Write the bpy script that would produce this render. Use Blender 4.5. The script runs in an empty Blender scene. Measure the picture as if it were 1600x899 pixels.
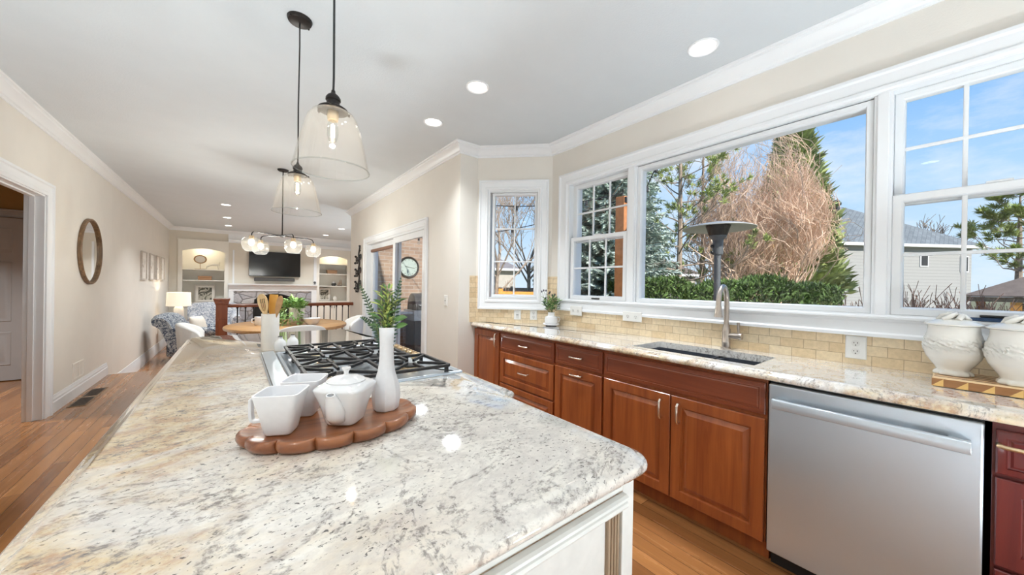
import bpy, math, random
from mathutils import Vector, Matrix, Euler

# ------------------------------------------------------------------ camera, world, sun, exposure
scene = bpy.context.scene
C = scene.collection
PI = math.pi
random.seed(7)

cam_data = bpy.data.cameras.new('camera')
cam = bpy.data.objects.new('camera', cam_data)
C.objects.link(cam)
scene.camera = cam
cam_data.sensor_fit = 'HORIZONTAL'
cam_data.sensor_width = 36.0
cam_data.lens = 546.93 / 1600.0 * 36.0
cam_data.clip_start = 0.02
cam_data.clip_end = 400.0
YAW, PITCH, ROLL = 0.6663, -0.0022, 0.0158
_f = Vector((math.sin(YAW) * math.cos(PITCH), math.cos(YAW) * math.cos(PITCH), math.sin(PITCH)))
_r = Vector((math.cos(YAW), -math.sin(YAW), 0.0))
_u = _r.cross(_f)
_r2 = _r * math.cos(ROLL) + _u * math.sin(ROLL)
_u2 = -_r * math.sin(ROLL) + _u * math.cos(ROLL)
_m = Matrix((_r2, _u2, -_f)).transposed().to_4x4()
_m.translation = Vector((0.0, 0.0, 1.2867))
cam.matrix_world = _m

vs = scene.view_settings
vs.view_transform = 'Standard'
vs.look = 'None'
vs.gamma = 1.0
vs.use_curve_mapping = False
vs.exposure = 0.25
scene.cycles.use_denoising = True
scene.cycles.sample_clamp_indirect = 6.0
scene.cycles.caustics_reflective = False
scene.cycles.caustics_refractive = False
scene.cycles.transparent_max_bounces = 16

CAN_POWER = 8.5        # every ceiling can
CAN_COLOR = (0.92, 0.97, 1.0)
PENDANT_POWER = 5.0
GLOBE_POWER = 16.0
FILL_POWER = 14.5
FILL_COLOR = (0.80, 0.925, 1.0)
SKY_STRENGTH = 0.9
SUN_STRENGTH = 6.0

world = bpy.data.worlds.new('sky')
scene.world = world
world.use_nodes = True
wn, wl = world.node_tree.nodes, world.node_tree.links
wn.clear()
_out = wn.new('ShaderNodeOutputWorld')
_bg = wn.new('ShaderNodeBackground')
_bg.inputs['Strength'].default_value = SKY_STRENGTH
_tc = wn.new('ShaderNodeTexCoord')
_sep = wn.new('ShaderNodeSeparateXYZ')
wl.new(_tc.outputs['Generated'], _sep.inputs[0])
_ramp = wn.new('ShaderNodeValToRGB')
_cr = _ramp.color_ramp
_cr.elements[0].position = 0.0
_cr.elements[0].color = (0.70, 0.85, 1.0, 1)
_cr.elements[1].position = 0.75
_cr.elements[1].color = (0.12, 0.32, 0.80, 1)
_e = _cr.elements.new(0.22); _e.color = (0.45, 0.70, 1.0, 1)
_e = _cr.elements.new(0.42); _e.color = (0.20, 0.48, 0.95, 1)
wl.new(_sep.outputs['Z'], _ramp.inputs[0])
_map = wn.new('ShaderNodeMapping')
_map.inputs['Scale'].default_value = (1.6, 1.6, 4.5)
wl.new(_tc.outputs['Generated'], _map.inputs[0])
_noi = wn.new('ShaderNodeTexNoise')
_noi.inputs['Scale'].default_value = 2.6
_noi.inputs['Detail'].default_value = 7.0
_noi.inputs['Roughness'].default_value = 0.62
wl.new(_map.outputs[0], _noi.inputs[0])
_cm = wn.new('ShaderNodeMapRange')
_cm.inputs['From Min'].default_value = 0.50
_cm.inputs['From Max'].default_value = 0.76
_cm.inputs['To Max'].default_value = 0.8
wl.new(_noi.outputs[0], _cm.inputs[0])
_mix = wn.new('ShaderNodeMix')
_mix.data_type = 'RGBA'
wl.new(_cm.outputs[0], _mix.inputs[0])
wl.new(_ramp.outputs[0], _mix.inputs[6])
_mix.inputs[7].default_value = (0.93, 0.96, 1.0, 1)
wl.new(_mix.outputs[2], _bg.inputs['Color'])
wl.new(_bg.outputs[0], _out.inputs['Surface'])

_sd = bpy.data.lights.new('sun', 'SUN')
_sd.energy = SUN_STRENGTH
_sd.angle = math.radians(1.2)
_sd.color = (1.0, 0.95, 0.87)
sun = bpy.data.objects.new('sun', _sd)
C.objects.link(sun)
sun.rotation_euler = Vector((0.13, 0.80, -0.52)).to_track_quat('-Z', 'Y').to_euler()
sun.location = (-8, -4, 9)

# ------------------------------------------------------------------ mesh helpers
class MB:
    def __init__(s):
        s.v = []; s.f = []
    def add(s, vs_, fs_):
        n = len(s.v)
        s.v.extend(tuple(p) for p in vs_)
        s.f.extend(tuple(i + n for i in f) for f in fs_)
        return s
    def box(s, x0, x1, y0, y1, z0, z1):
        if x0 > x1: x0, x1 = x1, x0
        if y0 > y1: y0, y1 = y1, y0
        if z0 > z1: z0, z1 = z1, z0
        return s.add([(x0,y0,z0),(x1,y0,z0),(x1,y1,z0),(x0,y1,z0),(x0,y0,z1),(x1,y0,z1),(x1,y1,z1),(x0,y1,z1)],
              [(3,2,1,0),(4,5,6,7),(0,1,5,4),(1,2,6,5),(2,3,7,6),(3,0,4,7)])
    def loft(s, rings, close=True, cap0=True, cap1=True):
        n = len(rings[0]); vs_ = [p for r in rings for p in r]; fs_ = []
        for k in range(len(rings) - 1):
            for i in range(n if close else n - 1):
                j = (i + 1) % n
                fs_.append((k*n+i, k*n+j, (k+1)*n+j, (k+1)*n+i))
        if cap0: fs_.append(tuple(range(n - 1, -1, -1)))
        if cap1: fs_.append(tuple((len(rings)-1)*n + i for i in range(n)))
        return s.add(vs_, fs_)
    def prism(s, poly, z0, z1):
        return s.loft([[(x, y, z0) for x, y in poly], [(x, y, z1) for x, y in poly]])
    def extrude(s, pts, vec):
        v = Vector(vec)
        return s.loft([[tuple(p) for p in pts], [tuple(Vector(p) + v) for p in pts]])
    def lathe(s, prof, c=(0,0,0), n=32, cap0=False, cap1=False, fx=1.0, fy=1.0):
        rings = []
        for r, z in prof:
            rings.append([(c[0] + fx*r*math.cos(2*PI*i/n), c[1] + fy*r*math.sin(2*PI*i/n), c[2] + z) for i in range(n)])
        return s.loft(rings, True, cap0, cap1)
    def tube(s, pts, r, n=8, cap=True):
        pts = [Vector(p) for p in pts]
        rr = r if isinstance(r, (list, tuple)) else [r] * len(pts)
        rings = []; prev = None
        for i, p in enumerate(pts):
            a = pts[max(i-1, 0)]; b = pts[min(i+1, len(pts)-1)]
            t = (b - a)
            if t.length < 1e-9: t = Vector((0,0,1))
            t.normalize()
            if prev is None:
                e = Vector((0,0,1)) if abs(t.z) < 0.9 else Vector((1,0,0))
                x = t.cross(e).normalized()
            else:
                x = prev - t * prev.dot(t)
                if x.length < 1e-6: x = t.orthogonal()
                x.normalize()
            prev = x; y = t.cross(x)
            rings.append([tuple(p + (x*math.cos(2*PI*k/n) + y*math.sin(2*PI*k/n)) * rr[i]) for k in range(n)])
        return s.loft(rings, True, cap, cap)
    def sphere(s, c, r, n=16, m=10, sx=1, sy=1, sz=1):
        prof = [(max(1e-4, r*math.sin(PI*k/m)), -r*math.cos(PI*k/m)*sz) for k in range(m+1)]
        return s.lathe(prof, c, n, False, False, sx, sy)
    def leaf(s, p, d, L, w, up=(0,0,1), bend=0.0):
        p = Vector(p); d = Vector(d).normalized(); u = Vector(up)
        x = d.cross(u)
        if x.length < 1e-4: x = d.orthogonal()
        x.normalize(); nrm = x.cross(d)
        m1 = p + d*L*0.35 + nrm*bend*0.5*L; m2 = p + d*L*0.7 + nrm*bend*0.2*L
        t = p + d*L - nrm*bend*L
        return s.add([p, m1 + x*w*0.5, m2 + x*w*0.38, t, m2 - x*w*0.38, m1 - x*w*0.5],
                     [(0,1,2,3), (0,3,4,5)])
    def blade(s, p, d, L, w, ax=None):
        p = Vector(p); d = Vector(d)
        x = ax if ax is not None else Vector((random.uniform(-1,1), random.uniform(-1,1), random.uniform(-1,1)))
        x = (x - d * x.dot(d) / max(d.dot(d), 1e-9))
        if x.length < 1e-5: x = d.orthogonal()
        x = x.normalized() * (w * 0.5)
        m = p + d*(L*0.45)
        return s.add([p, m + x, p + d*L, m - x], [(0,1,2,3)])
    def xform(s, mat4):
        s.v = [tuple(mat4 @ Vector(p)) for p in s.v]
        return s
    def build(s, name, m, parent=None, local=False, angle=35, bevel=0.0, seg=2, kind=None, label=None, sub=0):
        me = bpy.data.meshes.new(name)
        off = Vector((0,0,0))
        if parent is not None and not local:
            q = parent
            while q is not None:
                off += q.location; q = q.parent
        me.from_pydata([(x-off.x, y-off.y, z-off.z) for x, y, z in s.v], [], s.f)
        me.validate()
        me.materials.append(m)
        if angle > 0:
            me.polygons.foreach_set('use_smooth', [True] * len(me.polygons))
            me.set_sharp_from_angle(angle=math.radians(angle))
        me.update()
        o = bpy.data.objects.new(name, me)
        C.objects.link(o)
        if parent is not None: o.parent = parent
        if bevel > 0:
            b = o.modifiers.new('bevel', 'BEVEL'); b.width = bevel; b.segments = seg; b.limit_method = 'ANGLE'
            b.angle_limit = math.radians(40)
        if sub:
            b = o.modifiers.new('subdivision', 'SUBSURF'); b.levels = sub; b.render_levels = sub
        if kind: o['kind'] = kind
        if label: o['label'] = label
        return o

def thing(name, label, cat, loc=(0,0,0), rz=0.0, group=None, kind=None):
    o = bpy.data.objects.new(name, None)
    C.objects.link(o)
    o.empty_display_size = 0.05
    o.location = loc; o.rotation_euler = (0, 0, rz)
    o['label'] = label; o['category'] = cat
    if group: o['group'] = group
    if kind: o['kind'] = kind
    return o
def tag(o, label, cat, group=None, kind=None):
    o['label'] = label; o['category'] = cat
    if group: o['group'] = group
    if kind: o['kind'] = kind
    return o
def struct(o, label, cat):
    return tag(o, label, cat, None, 'structure')
def dup(root, loc, rz=None, label=None, group=None):
    def cp(o, parent):
        c = o.copy(); C.objects.link(c)
        if parent is not None: c.parent = parent
        for ch in list(o.children): cp(ch, c)
        return c
    r = cp(root, None)
    r.location = loc
    if rz is not None: r.rotation_euler = (0, 0, rz)
    if label: r['label'] = label
    if group: r['group'] = group
    return r

class Plane:
    """a wall plane: s along the wall, z up, d out of it into the room"""
    def __init__(s, o, S, N):
        s.o = Vector(o); s.S = Vector(S).normalized(); s.N = Vector(N).normalized()
    def p(s, a, z, d=0.0):
        return tuple(s.o + s.S*a + s.N*d + Vector((0,0,z)))
    def box(s, mb, a0, a1, z0, z1, d0, d1):
        q = [s.p(a0,z0,d0), s.p(a1,z0,d0), s.p(a1,z0,d1), s.p(a0,z0,d1), s.p(a0,z1,d0), s.p(a1,z1,d0), s.p(a1,z1,d1), s.p(a0,z1,d1)]
        return mb.add(q, [(3,2,1,0),(4,5,6,7),(0,1,5,4),(1,2,6,5),(2,3,7,6),(3,0,4,7)])
    def ring(s, a0, a1, z0, z1, i, d):
        return [s.p(a0+i, z0+i, d), s.p(a1-i, z0+i, d), s.p(a1-i, z1-i, d), s.p(a0+i, z1-i, d)]
    def panel(s, mb, a0, a1, z0, z1, prof):          # rectangle rings (inset, depth), last one capped
        return mb.loft([s.ring(a0, a1, z0, z1, i, d) for i, d in prof])
    def frame(s, mb, a0, a1, z0, z1, prof):          # an open picture frame of the given profile
        rings = [s.ring(a0, a1, z0, z1, i, d) for i, d in prof]
        rings.append(rings[0])
        return mb.loft(rings, True, False, False)
    def cyl(s, mb, a, z, r, d0, d1, n=24):
        r0 = [s.p(a + r*math.cos(2*PI*i/n), z + r*math.sin(2*PI*i/n), d0) for i in range(n)]
        r1 = [s.p(a + r*math.cos(2*PI*i/n), z + r*math.sin(2*PI*i/n), d1) for i in range(n)]
        return mb.loft([r0, r1])

def sweep(mb, path, prof, close=False, flip=1.0):
    """mitred sweep of prof [(offset to the left of the path, z)] along an XY path"""
    n = len(path); rings = []
    P_ = [Vector((p[0], p[1])) for p in path]
    for i in range(n):
        dirs = []
        if i > 0 or close: dirs.append((P_[i] - P_[i-1]).normalized())
        if i < n-1 or close: dirs.append((P_[(i+1) % n] - P_[i]).normalized())
        ns = [Vector((-d.y, d.x)) for d in dirs]
        if len(ns) == 2:
            b = ns[0] + ns[1]
            b = b / max(b.dot(ns[0]), 0.2)
        else: b = ns[0]
        rings.append([(P_[i].x + b.x*o*flip, P_[i].y + b.y*o*flip, z) for o, z in prof])
    if close: rings.append(rings[0])
    return mb.loft(rings, True, not close, not close)

def round_poly(pts, radii, n=6):
    out = []
    m = len(pts)
    for i in range(m):
        p = Vector(pts[i]); a = Vector(pts[i-1]); b = Vector(pts[(i+1) % m]); r = radii[i]
        if r <= 0: out.append((p.x, p.y)); continue
        da = (a - p).normalized(); db = (b - p).normalized()
        ang = da.angle(db); t = r / math.tan(ang/2)
        s0 = p + da*t; s1 = p + db*t
        c = p + (da + db).normalized() * (r / math.sin(ang/2))
        a0 = math.atan2(s0.y-c.y, s0.x-c.x); a1 = math.atan2(s1.y-c.y, s1.x-c.x)
        while a1 - a0 > PI: a1 -= 2*PI
        while a1 - a0 < -PI: a1 += 2*PI
        for k in range(n+1):
            q = a0 + (a1-a0)*k/n
            out.append((c.x + r*math.cos(q), c.y + r*math.sin(q)))
    return out
def inset_poly(poly, d):
    out = []
    m = len(poly)
    for i in range(m):
        p = Vector(poly[i]); a = Vector(poly[i-1]); b = Vector(poly[(i+1) % m])
        d0 = (p-a).normalized(); d1 = (b-p).normalized()
        n0 = Vector((-d0.y, d0.x)); n1 = Vector((-d1.y, d1.x))
        q = n0 + n1
        if q.length < 1e-6: q = n0
        q = q / max(q.dot(n0), 0.3)
        out.append((p.x + q.x*d, p.y + q.y*d))
    return out
def slab(mb, poly, prof):                            # CCW outline, prof [(inset, z)] bottom to top, capped
    return mb.loft([[(x, y, z) for x, y in inset_poly(poly, i)] for i, z in prof])
def superring(hx, hy, e, n, c=(0,0,0), rot=0.0):
    out = []
    for k in range(n):
        t = 2*PI*k/n; ct, st = math.cos(t), math.sin(t)
        x = hx*math.copysign(abs(ct)**(2.0/e), ct); y = hy*math.copysign(abs(st)**(2.0/e), st)
        out.append((c[0] + x*math.cos(rot) - y*math.sin(rot), c[1] + x*math.sin(rot) + y*math.cos(rot), c[2]))
    return out
def arc(c, r, a0, a1, n, ax=(1,0,0), ay=(0,0,1)):
    c = Vector(c); ax = Vector(ax); ay = Vector(ay)
    return [tuple(c + ax*r*math.cos(a0+(a1-a0)*k/n) + ay*r*math.sin(a0+(a1-a0)*k/n)) for k in range(n+1)]

# ------------------------------------------------------------------ materials
def principled(name, col, rough=0.5, metal=0.0, coat=0.0, spec=None, emit=None, es=0.0, sheen=0.0):
    m = bpy.data.materials.new(name); m.use_nodes = True
    b = m.node_tree.nodes['Principled BSDF']
    b.inputs['Base Color'].default_value = (*col, 1)
    b.inputs['Roughness'].default_value = rough
    b.inputs['Metallic'].default_value = metal
    b.inputs['Coat Weight'].default_value = coat
    b.inputs['Coat Roughness'].default_value = 0.08
    b.inputs['Sheen Weight'].default_value = sheen
    if spec is not None: b.inputs['Specular IOR Level'].default_value = spec
    if emit: 
        b.inputs['Emission Color'].default_value = (*emit, 1); b.inputs['Emission Strength'].default_value = es
    return m
class NT:
    def __init__(s, m):
        s.m = m; s.t = m.node_tree; s.b = s.t.nodes['Principled BSDF']
    def new(s, typ, **kw):
        n = s.t.nodes.new(typ)
        for k, v in kw.items(): setattr(n, k, v)
        return n
    def link(s, a, b): s.t.links.new(a, b)
    def coord(s, scale=(1,1,1), rot=(0,0,0), loc=(0,0,0), out='Object'):
        t = s.new('ShaderNodeTexCoord'); mp = s.new('ShaderNodeMapping')
        mp.inputs['Scale'].default_value = scale; mp.inputs['Rotation'].default_value = rot; mp.inputs['Location'].default_value = loc
        s.link(t.outputs[out], mp.inputs[0]); return mp.outputs[0]
    def noise(s, co, scale, detail=4.0, rough=0.55, dist=0.0):
        n = s.new('ShaderNodeTexNoise')
        n.inputs['Scale'].default_value = scale; n.inputs['Detail'].default_value = detail
        n.inputs['Roughness'].default_value = rough; n.inputs['Distortion'].default_value = dist
        s.link(co, n.inputs['Vector']); return n.outputs[0]
    def voronoi(s, co, scale, feature='F1', out='Distance', rnd=1.0):
        n = s.new('ShaderNodeTexVoronoi', feature=feature)
        n.inputs['Scale'].default_value = scale; n.inputs['Randomness'].default_value = rnd
        s.link(co, n.inputs['Vector']); return n.outputs[out]
    def ramp(s, fac, stops, interp='LINEAR'):
        n = s.new('ShaderNodeValToRGB'); cr = n.color_ramp; cr.interpolation = interp
        cr.elements[0].position = stops[0][0]; cr.elements[1].position = stops[-1][0]
        for st in stops[1:-1]: cr.elements.new(st[0])
        for e, st in zip(cr.elements, stops):
            c = st[1]; e.color = (c, c, c, 1) if isinstance(c, (int, float)) else (*c, 1)
        s.link(fac, n.inputs[0]); return n.outputs[0]
    def mix(s, fac, a, b, blend='MIX'):
        n = s.new('ShaderNodeMix', data_type='RGBA', blend_type=blend)
        for val, idx in ((fac, 0), (a, 6), (b, 7)):
            if isinstance(val, (int, float)): n.inputs[idx].default_value = val
            elif isinstance(val, tuple): n.inputs[idx].default_value = (*val, 1)
            else: s.link(val, n.inputs[idx])
        return n.outputs[2]
    def math(s, op, a, b=0.0, c=None):
        n = s.new('ShaderNodeMath', operation=op)
        for val, idx in ((a, 0), (b, 1), (c, 2)):
            if val is None: continue
            if isinstance(val, (int, float)): n.inputs[idx].default_value = val
            else: s.link(val, n.inputs[idx])
        return n.outputs[0]
    def bump(s, h, strength=0.3, dist=0.01):
        n = s.new('ShaderNodeBump'); n.inputs['Strength'].default_value = strength; n.inputs['Distance'].default_value = dist
        s.link(h, n.inputs['Height']); s.link(n.outputs[0], s.b.inputs['Normal'])
    def color(s, o): s.link(o, s.b.inputs['Base Color'])
    def rough(s, o): s.link(o, s.b.inputs['Roughness'])

MAT = {}
def speckled(name, col, rough=0.6, var=0.06, scale=30.0, bump=0.0, bscale=200.0, bdist=0.002, **kw):
    m = principled(name, col, rough, **kw); t = NT(m); co = t.coord()
    n = t.noise(co, scale, 3)
    a = tuple(c*(1-var) for c in col); b = tuple(min(1, c*(1+var)) for c in col)
    t.color(t.ramp(n, [(0.3, a), (0.7, b)]))
    if bump: t.bump(t.noise(co, bscale, 3), bump, bdist)
    MAT[name] = m; return m
speckled('wall_paint', (0.775, 0.735, 0.675), 0.75, 0.02, 3, 0.25, 120, 0.003)
speckled('living_paint', (0.73, 0.68, 0.59), 0.75, 0.02, 3)
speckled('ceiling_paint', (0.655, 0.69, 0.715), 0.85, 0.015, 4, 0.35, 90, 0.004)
speckled('trim_paint', (0.84, 0.855, 0.875), 0.35, 0.01, 5)
speckled('sash_paint', (0.80, 0.815, 0.83), 0.35, 0.01, 5)
speckled('cream_paint', (0.83, 0.80, 0.73), 0.4, 0.01, 5)
speckled('hall_paint', (0.34, 0.19, 0.055), 0.8, 0.05, 8)
speckled('hall_door_shade', (0.42, 0.40, 0.39), 0.5, 0.02, 8)  # white door, its shade put into a grey base colour
speckled('island_paint', (0.66, 0.655, 0.625), 0.45, 0.05, 25)
speckled('bronze', (0.035, 0.03, 0.028), 0.45, 0.15, 60, metal=0.7)
speckled('iron', (0.012, 0.011, 0.012), 0.42, 0.15, 60, metal=0.2)
speckled('cast_iron', (0.016, 0.015, 0.016), 0.5, 0.2, 120, 0.3, 400, 0.0005)
speckled('black_plastic', (0.012, 0.012, 0.013), 0.35, 0.1, 40)
speckled('kick_black', (0.012, 0.010, 0.010), 0.6, 0.1, 40)
speckled('rubber_grey', (0.12, 0.12, 0.12), 0.6, 0.1, 40)
speckled('nickel', (0.78, 0.70, 0.62), 0.25, 0.03, 60, metal=1.0)
speckled('champagne', (0.80, 0.62, 0.40), 0.3, 0.03, 60, metal=1.0)
speckled('faucet_steel', (0.46, 0.41, 0.37), 0.28, 0.05, 60, metal=1.0)
speckled('sink_composite', (0.012, 0.018, 0.03), 0.5, 0.4, 300)
speckled('porcelain', (0.82, 0.82, 0.83), 0.12, 0.01, 10, coat=0.5)
speckled('matte_ceramic', (0.80, 0.80, 0.82), 0.35, 0.02, 60)
speckled('cream_ceramic', (0.80, 0.775, 0.72), 0.22, 0.04, 9, coat=0.3)
speckled('crock_ceramic', (0.84, 0.81, 0.77), 0.3, 0.03, 20)
speckled('plastic_white', (0.80, 0.79, 0.76), 0.4, 0.01, 20)
speckled('socket_white', (0.72, 0.71, 0.68), 0.4, 0.01, 20)
speckled('slot_dark', (0.05, 0.045, 0.04), 0.6, 0.1, 50)
speckled('blue_case', (0.015, 0.05, 0.13), 0.45, 0.15, 80)
speckled('lamp_shade', (0.86, 0.80, 0.68), 0.8, 0.02, 60, emit=(1.0, 0.88, 0.66), es=0.35)
speckled('leaf_green', (0.14, 0.27, 0.08), 0.5, 0.5, 25)
speckled('leaf_dark', (0.035, 0.085, 0.045), 0.5, 0.4, 25)
speckled('leaf_light', (0.28, 0.44, 0.14), 0.5, 0.4, 25)
speckled('leaf_yellow', (0.42, 0.48, 0.13), 0.5, 0.4, 25)
speckled('stem_green', (0.10, 0.14, 0.05), 0.6, 0.3, 25)
speckled('bud_dark', (0.035, 0.03, 0.05), 0.6, 0.3, 50)
speckled('white_upholstery', (0.78, 0.77, 0.75), 0.9, 0.03, 80, 0.15, 300, 0.001)
speckled('pillow_fabric', (0.62, 0.57, 0.50), 0.9, 0.06, 60)
speckled('screen_black', (0.008, 0.008, 0.009), 0.12, 0.3, 30)
speckled('firebox', (0.008, 0.008, 0.008), 0.6, 0.2, 30)
speckled('spruce_needles', (0.40, 0.48, 0.42), 0.7, 0.5, 3)
speckled('pine_needles', (0.30, 0.36, 0.10), 0.7, 0.5, 2)
speckled('cedar_leaves', (0.34, 0.40, 0.15), 0.7, 0.5, 1.5)
speckled('hedge_leaves', (0.085, 0.15, 0.03), 0.7, 0.6, 6)
speckled('bark', (0.20, 0.15, 0.105), 0.9, 0.35, 12)
speckled('pale_bark', (0.30, 0.235, 0.18), 0.9, 0.35, 8)
speckled('tan_twigs', (0.74, 0.54, 0.40), 0.9, 0.3, 1.2)
speckled('red_twigs', (0.24, 0.14, 0.105), 0.9, 0.35, 6)
speckled('dry_shrub', (0.26, 0.17, 0.10), 0.9, 0.3, 8)
speckled('cedar_wood', (0.42, 0.17, 0.06), 0.7, 0.2, 14)
speckled('orange_wood', (0.70, 0.30, 0.05), 0.6, 0.15, 10)
speckled('grey_steel', (0.12, 0.13, 0.14), 0.45, 0.1, 30, metal=0.5)
speckled('reflector', (0.50, 0.48, 0.43), 0.4, 0.06, 20, metal=0.4)
speckled('far_wall', (0.48, 0.44, 0.39), 0.9, 0.06, 3)
speckled('far_roof', (0.22, 0.20, 0.20), 0.9, 0.15, 5)
speckled('tan_roof', (0.16, 0.125, 0.105), 0.9, 0.15, 5)
speckled('patio_stone', (0.38, 0.36, 0.33), 0.9, 0.1, 4)
speckled('lawn', (0.16, 0.15, 0.07), 0.95, 0.3, 3)
speckled('grill_black', (0.02, 0.02, 0.022), 0.45, 0.2, 20)
speckled('grill_steel', (0.45, 0.46, 0.47), 0.45, 0.05, 20, metal=0.6)
speckled('clock_face', (0.36, 0.43, 0.39), 0.5, 0.05, 20)
speckled('frame_grey', (0.55, 0.50, 0.45), 0.6, 0.1, 30)
speckled('mat_board', (0.78, 0.74, 0.68), 0.8, 0.02, 30)
speckled('gold_rust', (0.35, 0.20, 0.08), 0.5, 0.2, 50)
speckled('basket', (0.42, 0.24, 0.13), 0.7, 0.2, 60)
speckled('book_brown', (0.22, 0.12, 0.08), 0.7, 0.1, 30)
speckled('copper_fin', (0.45, 0.24, 0.12), 0.4, 0.1, 30)
speckled('glass_green', (0.30, 0.36, 0.30), 0.3, 0.1, 30)

def wood(name, c0, c1, rough=0.35, scale=1.0, axis='z', coat=0.2, grain=18.0):
    m = principled(name, c0, rough, coat=coat); t = NT(m)
    sc = {'x': (1.2, grain, grain), 'y': (grain, 1.2, grain), 'z': (grain, grain, 1.2)}[axis]
    co = t.coord(tuple(q*scale for q in sc))
    n = t.noise(co, 1.0, 6, 0.6, 0.8)
    big = t.noise(t.coord(), 2.2, 3)
    col = t.ramp(n, [(0.36, c0), (0.64, c1)])
    col = t.mix(t.ramp(big, [(0.35, 0.0), (0.7, 0.35)]), col, tuple(q*0.7 for q in c0))
    t.color(col); t.bump(n, 0.08, 0.002)
    MAT[name] = m; return m
wood('cherry', (0.24, 0.055, 0.015), (0.39, 0.108, 0.027), 0.33)
wood('cherry_horizontal', (0.18, 0.042, 0.018), (0.27, 0.070, 0.028), 0.33, axis='y')
wood('shaded_cherry', (0.10, 0.012, 0.012), (0.15, 0.020, 0.016), 0.33)  # same cherry, darkened and reddened to put shade into its colour
wood('acacia', (0.15, 0.040, 0.013), (0.40, 0.145, 0.05), 0.3, axis='x', coat=0.4, grain=26)
wood('maple_utensil', (0.70, 0.47, 0.22), (0.78, 0.56, 0.30), 0.5, grain=30)
wood('bamboo', (0.62, 0.30, 0.045), (0.70, 0.36, 0.06), 0.5, grain=30)
wood('oak_table', (0.42, 0.215, 0.075), (0.56, 0.31, 0.13), 0.4, axis='x')
wood('railing_wood', (0.15, 0.035, 0.012), (0.23, 0.06, 0.02), 0.35, axis='x')
wood('newel_wood', (0.19, 0.042, 0.013), (0.27, 0.07, 0.02), 0.35)
wood('mirror_wood', (0.12, 0.065, 0.03), (0.30, 0.18, 0.09), 0.5, axis='z', grain=40)
wood('crate_wood', (0.40, 0.20, 0.09), (0.52, 0.28, 0.14), 0.6, axis='x')
wood('light_maple', (0.80, 0.55, 0.30), (0.86, 0.63, 0.38), 0.4, axis='y')
wood('dark_walnut', (0.26, 0.105, 0.03), (0.36, 0.16, 0.05), 0.4, axis='y')
wood('golden_maple', (0.74, 0.43, 0.12), (0.82, 0.52, 0.18), 0.4, axis='y')
wood('fluted_glaze', (0.22, 0.14, 0.08), (0.50, 0.38, 0.26), 0.5, axis='z', grain=60)

def mk_floor():
    m = principled('hardwood', (0.25, 0.1, 0.04), 0.22, coat=0.25); t = NT(m)
    co = t.coord((1,1,1), (0,0,PI/2))
    br = t.new('ShaderNodeTexBrick'); br.offset = 0.37; br.offset_frequency = 2
    br.inputs['Scale'].default_value = 1.0
    br.inputs['Brick Width'].default_value = 1.15; br.inputs['Row Height'].default_value = 0.083
    br.inputs['Mortar Size'].default_value = 0.0013; br.inputs['Mortar Smooth'].default_value = 0.2; br.inputs['Bias'].default_value = 0.0
    br.inputs['Color1'].default_value = (0.235, 0.095, 0.032, 1); br.inputs['Color2'].default_value = (0.43, 0.19, 0.064, 1)
    br.inputs['Mortar'].default_value = (0.05, 0.022, 0.01, 1)
    t.link(co, br.inputs['Vector'])
    g = t.noise(t.coord((26, 1.6, 1)), 1.0, 6, 0.6, 0.6)
    col = t.mix(0.55, br.outputs[0], t.ramp(g, [(0.25, (0.55,0.5,0.45)), (0.75, (1.25,1.2,1.15))]), 'MULTIPLY')
    t.color(col); t.rough(t.ramp(g, [(0.3, 0.16), (0.7, 0.3)]))
    t.bump(br.outputs['Fac'], -0.25, 0.001)
    MAT['hardwood'] = m
mk_floor()
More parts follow.
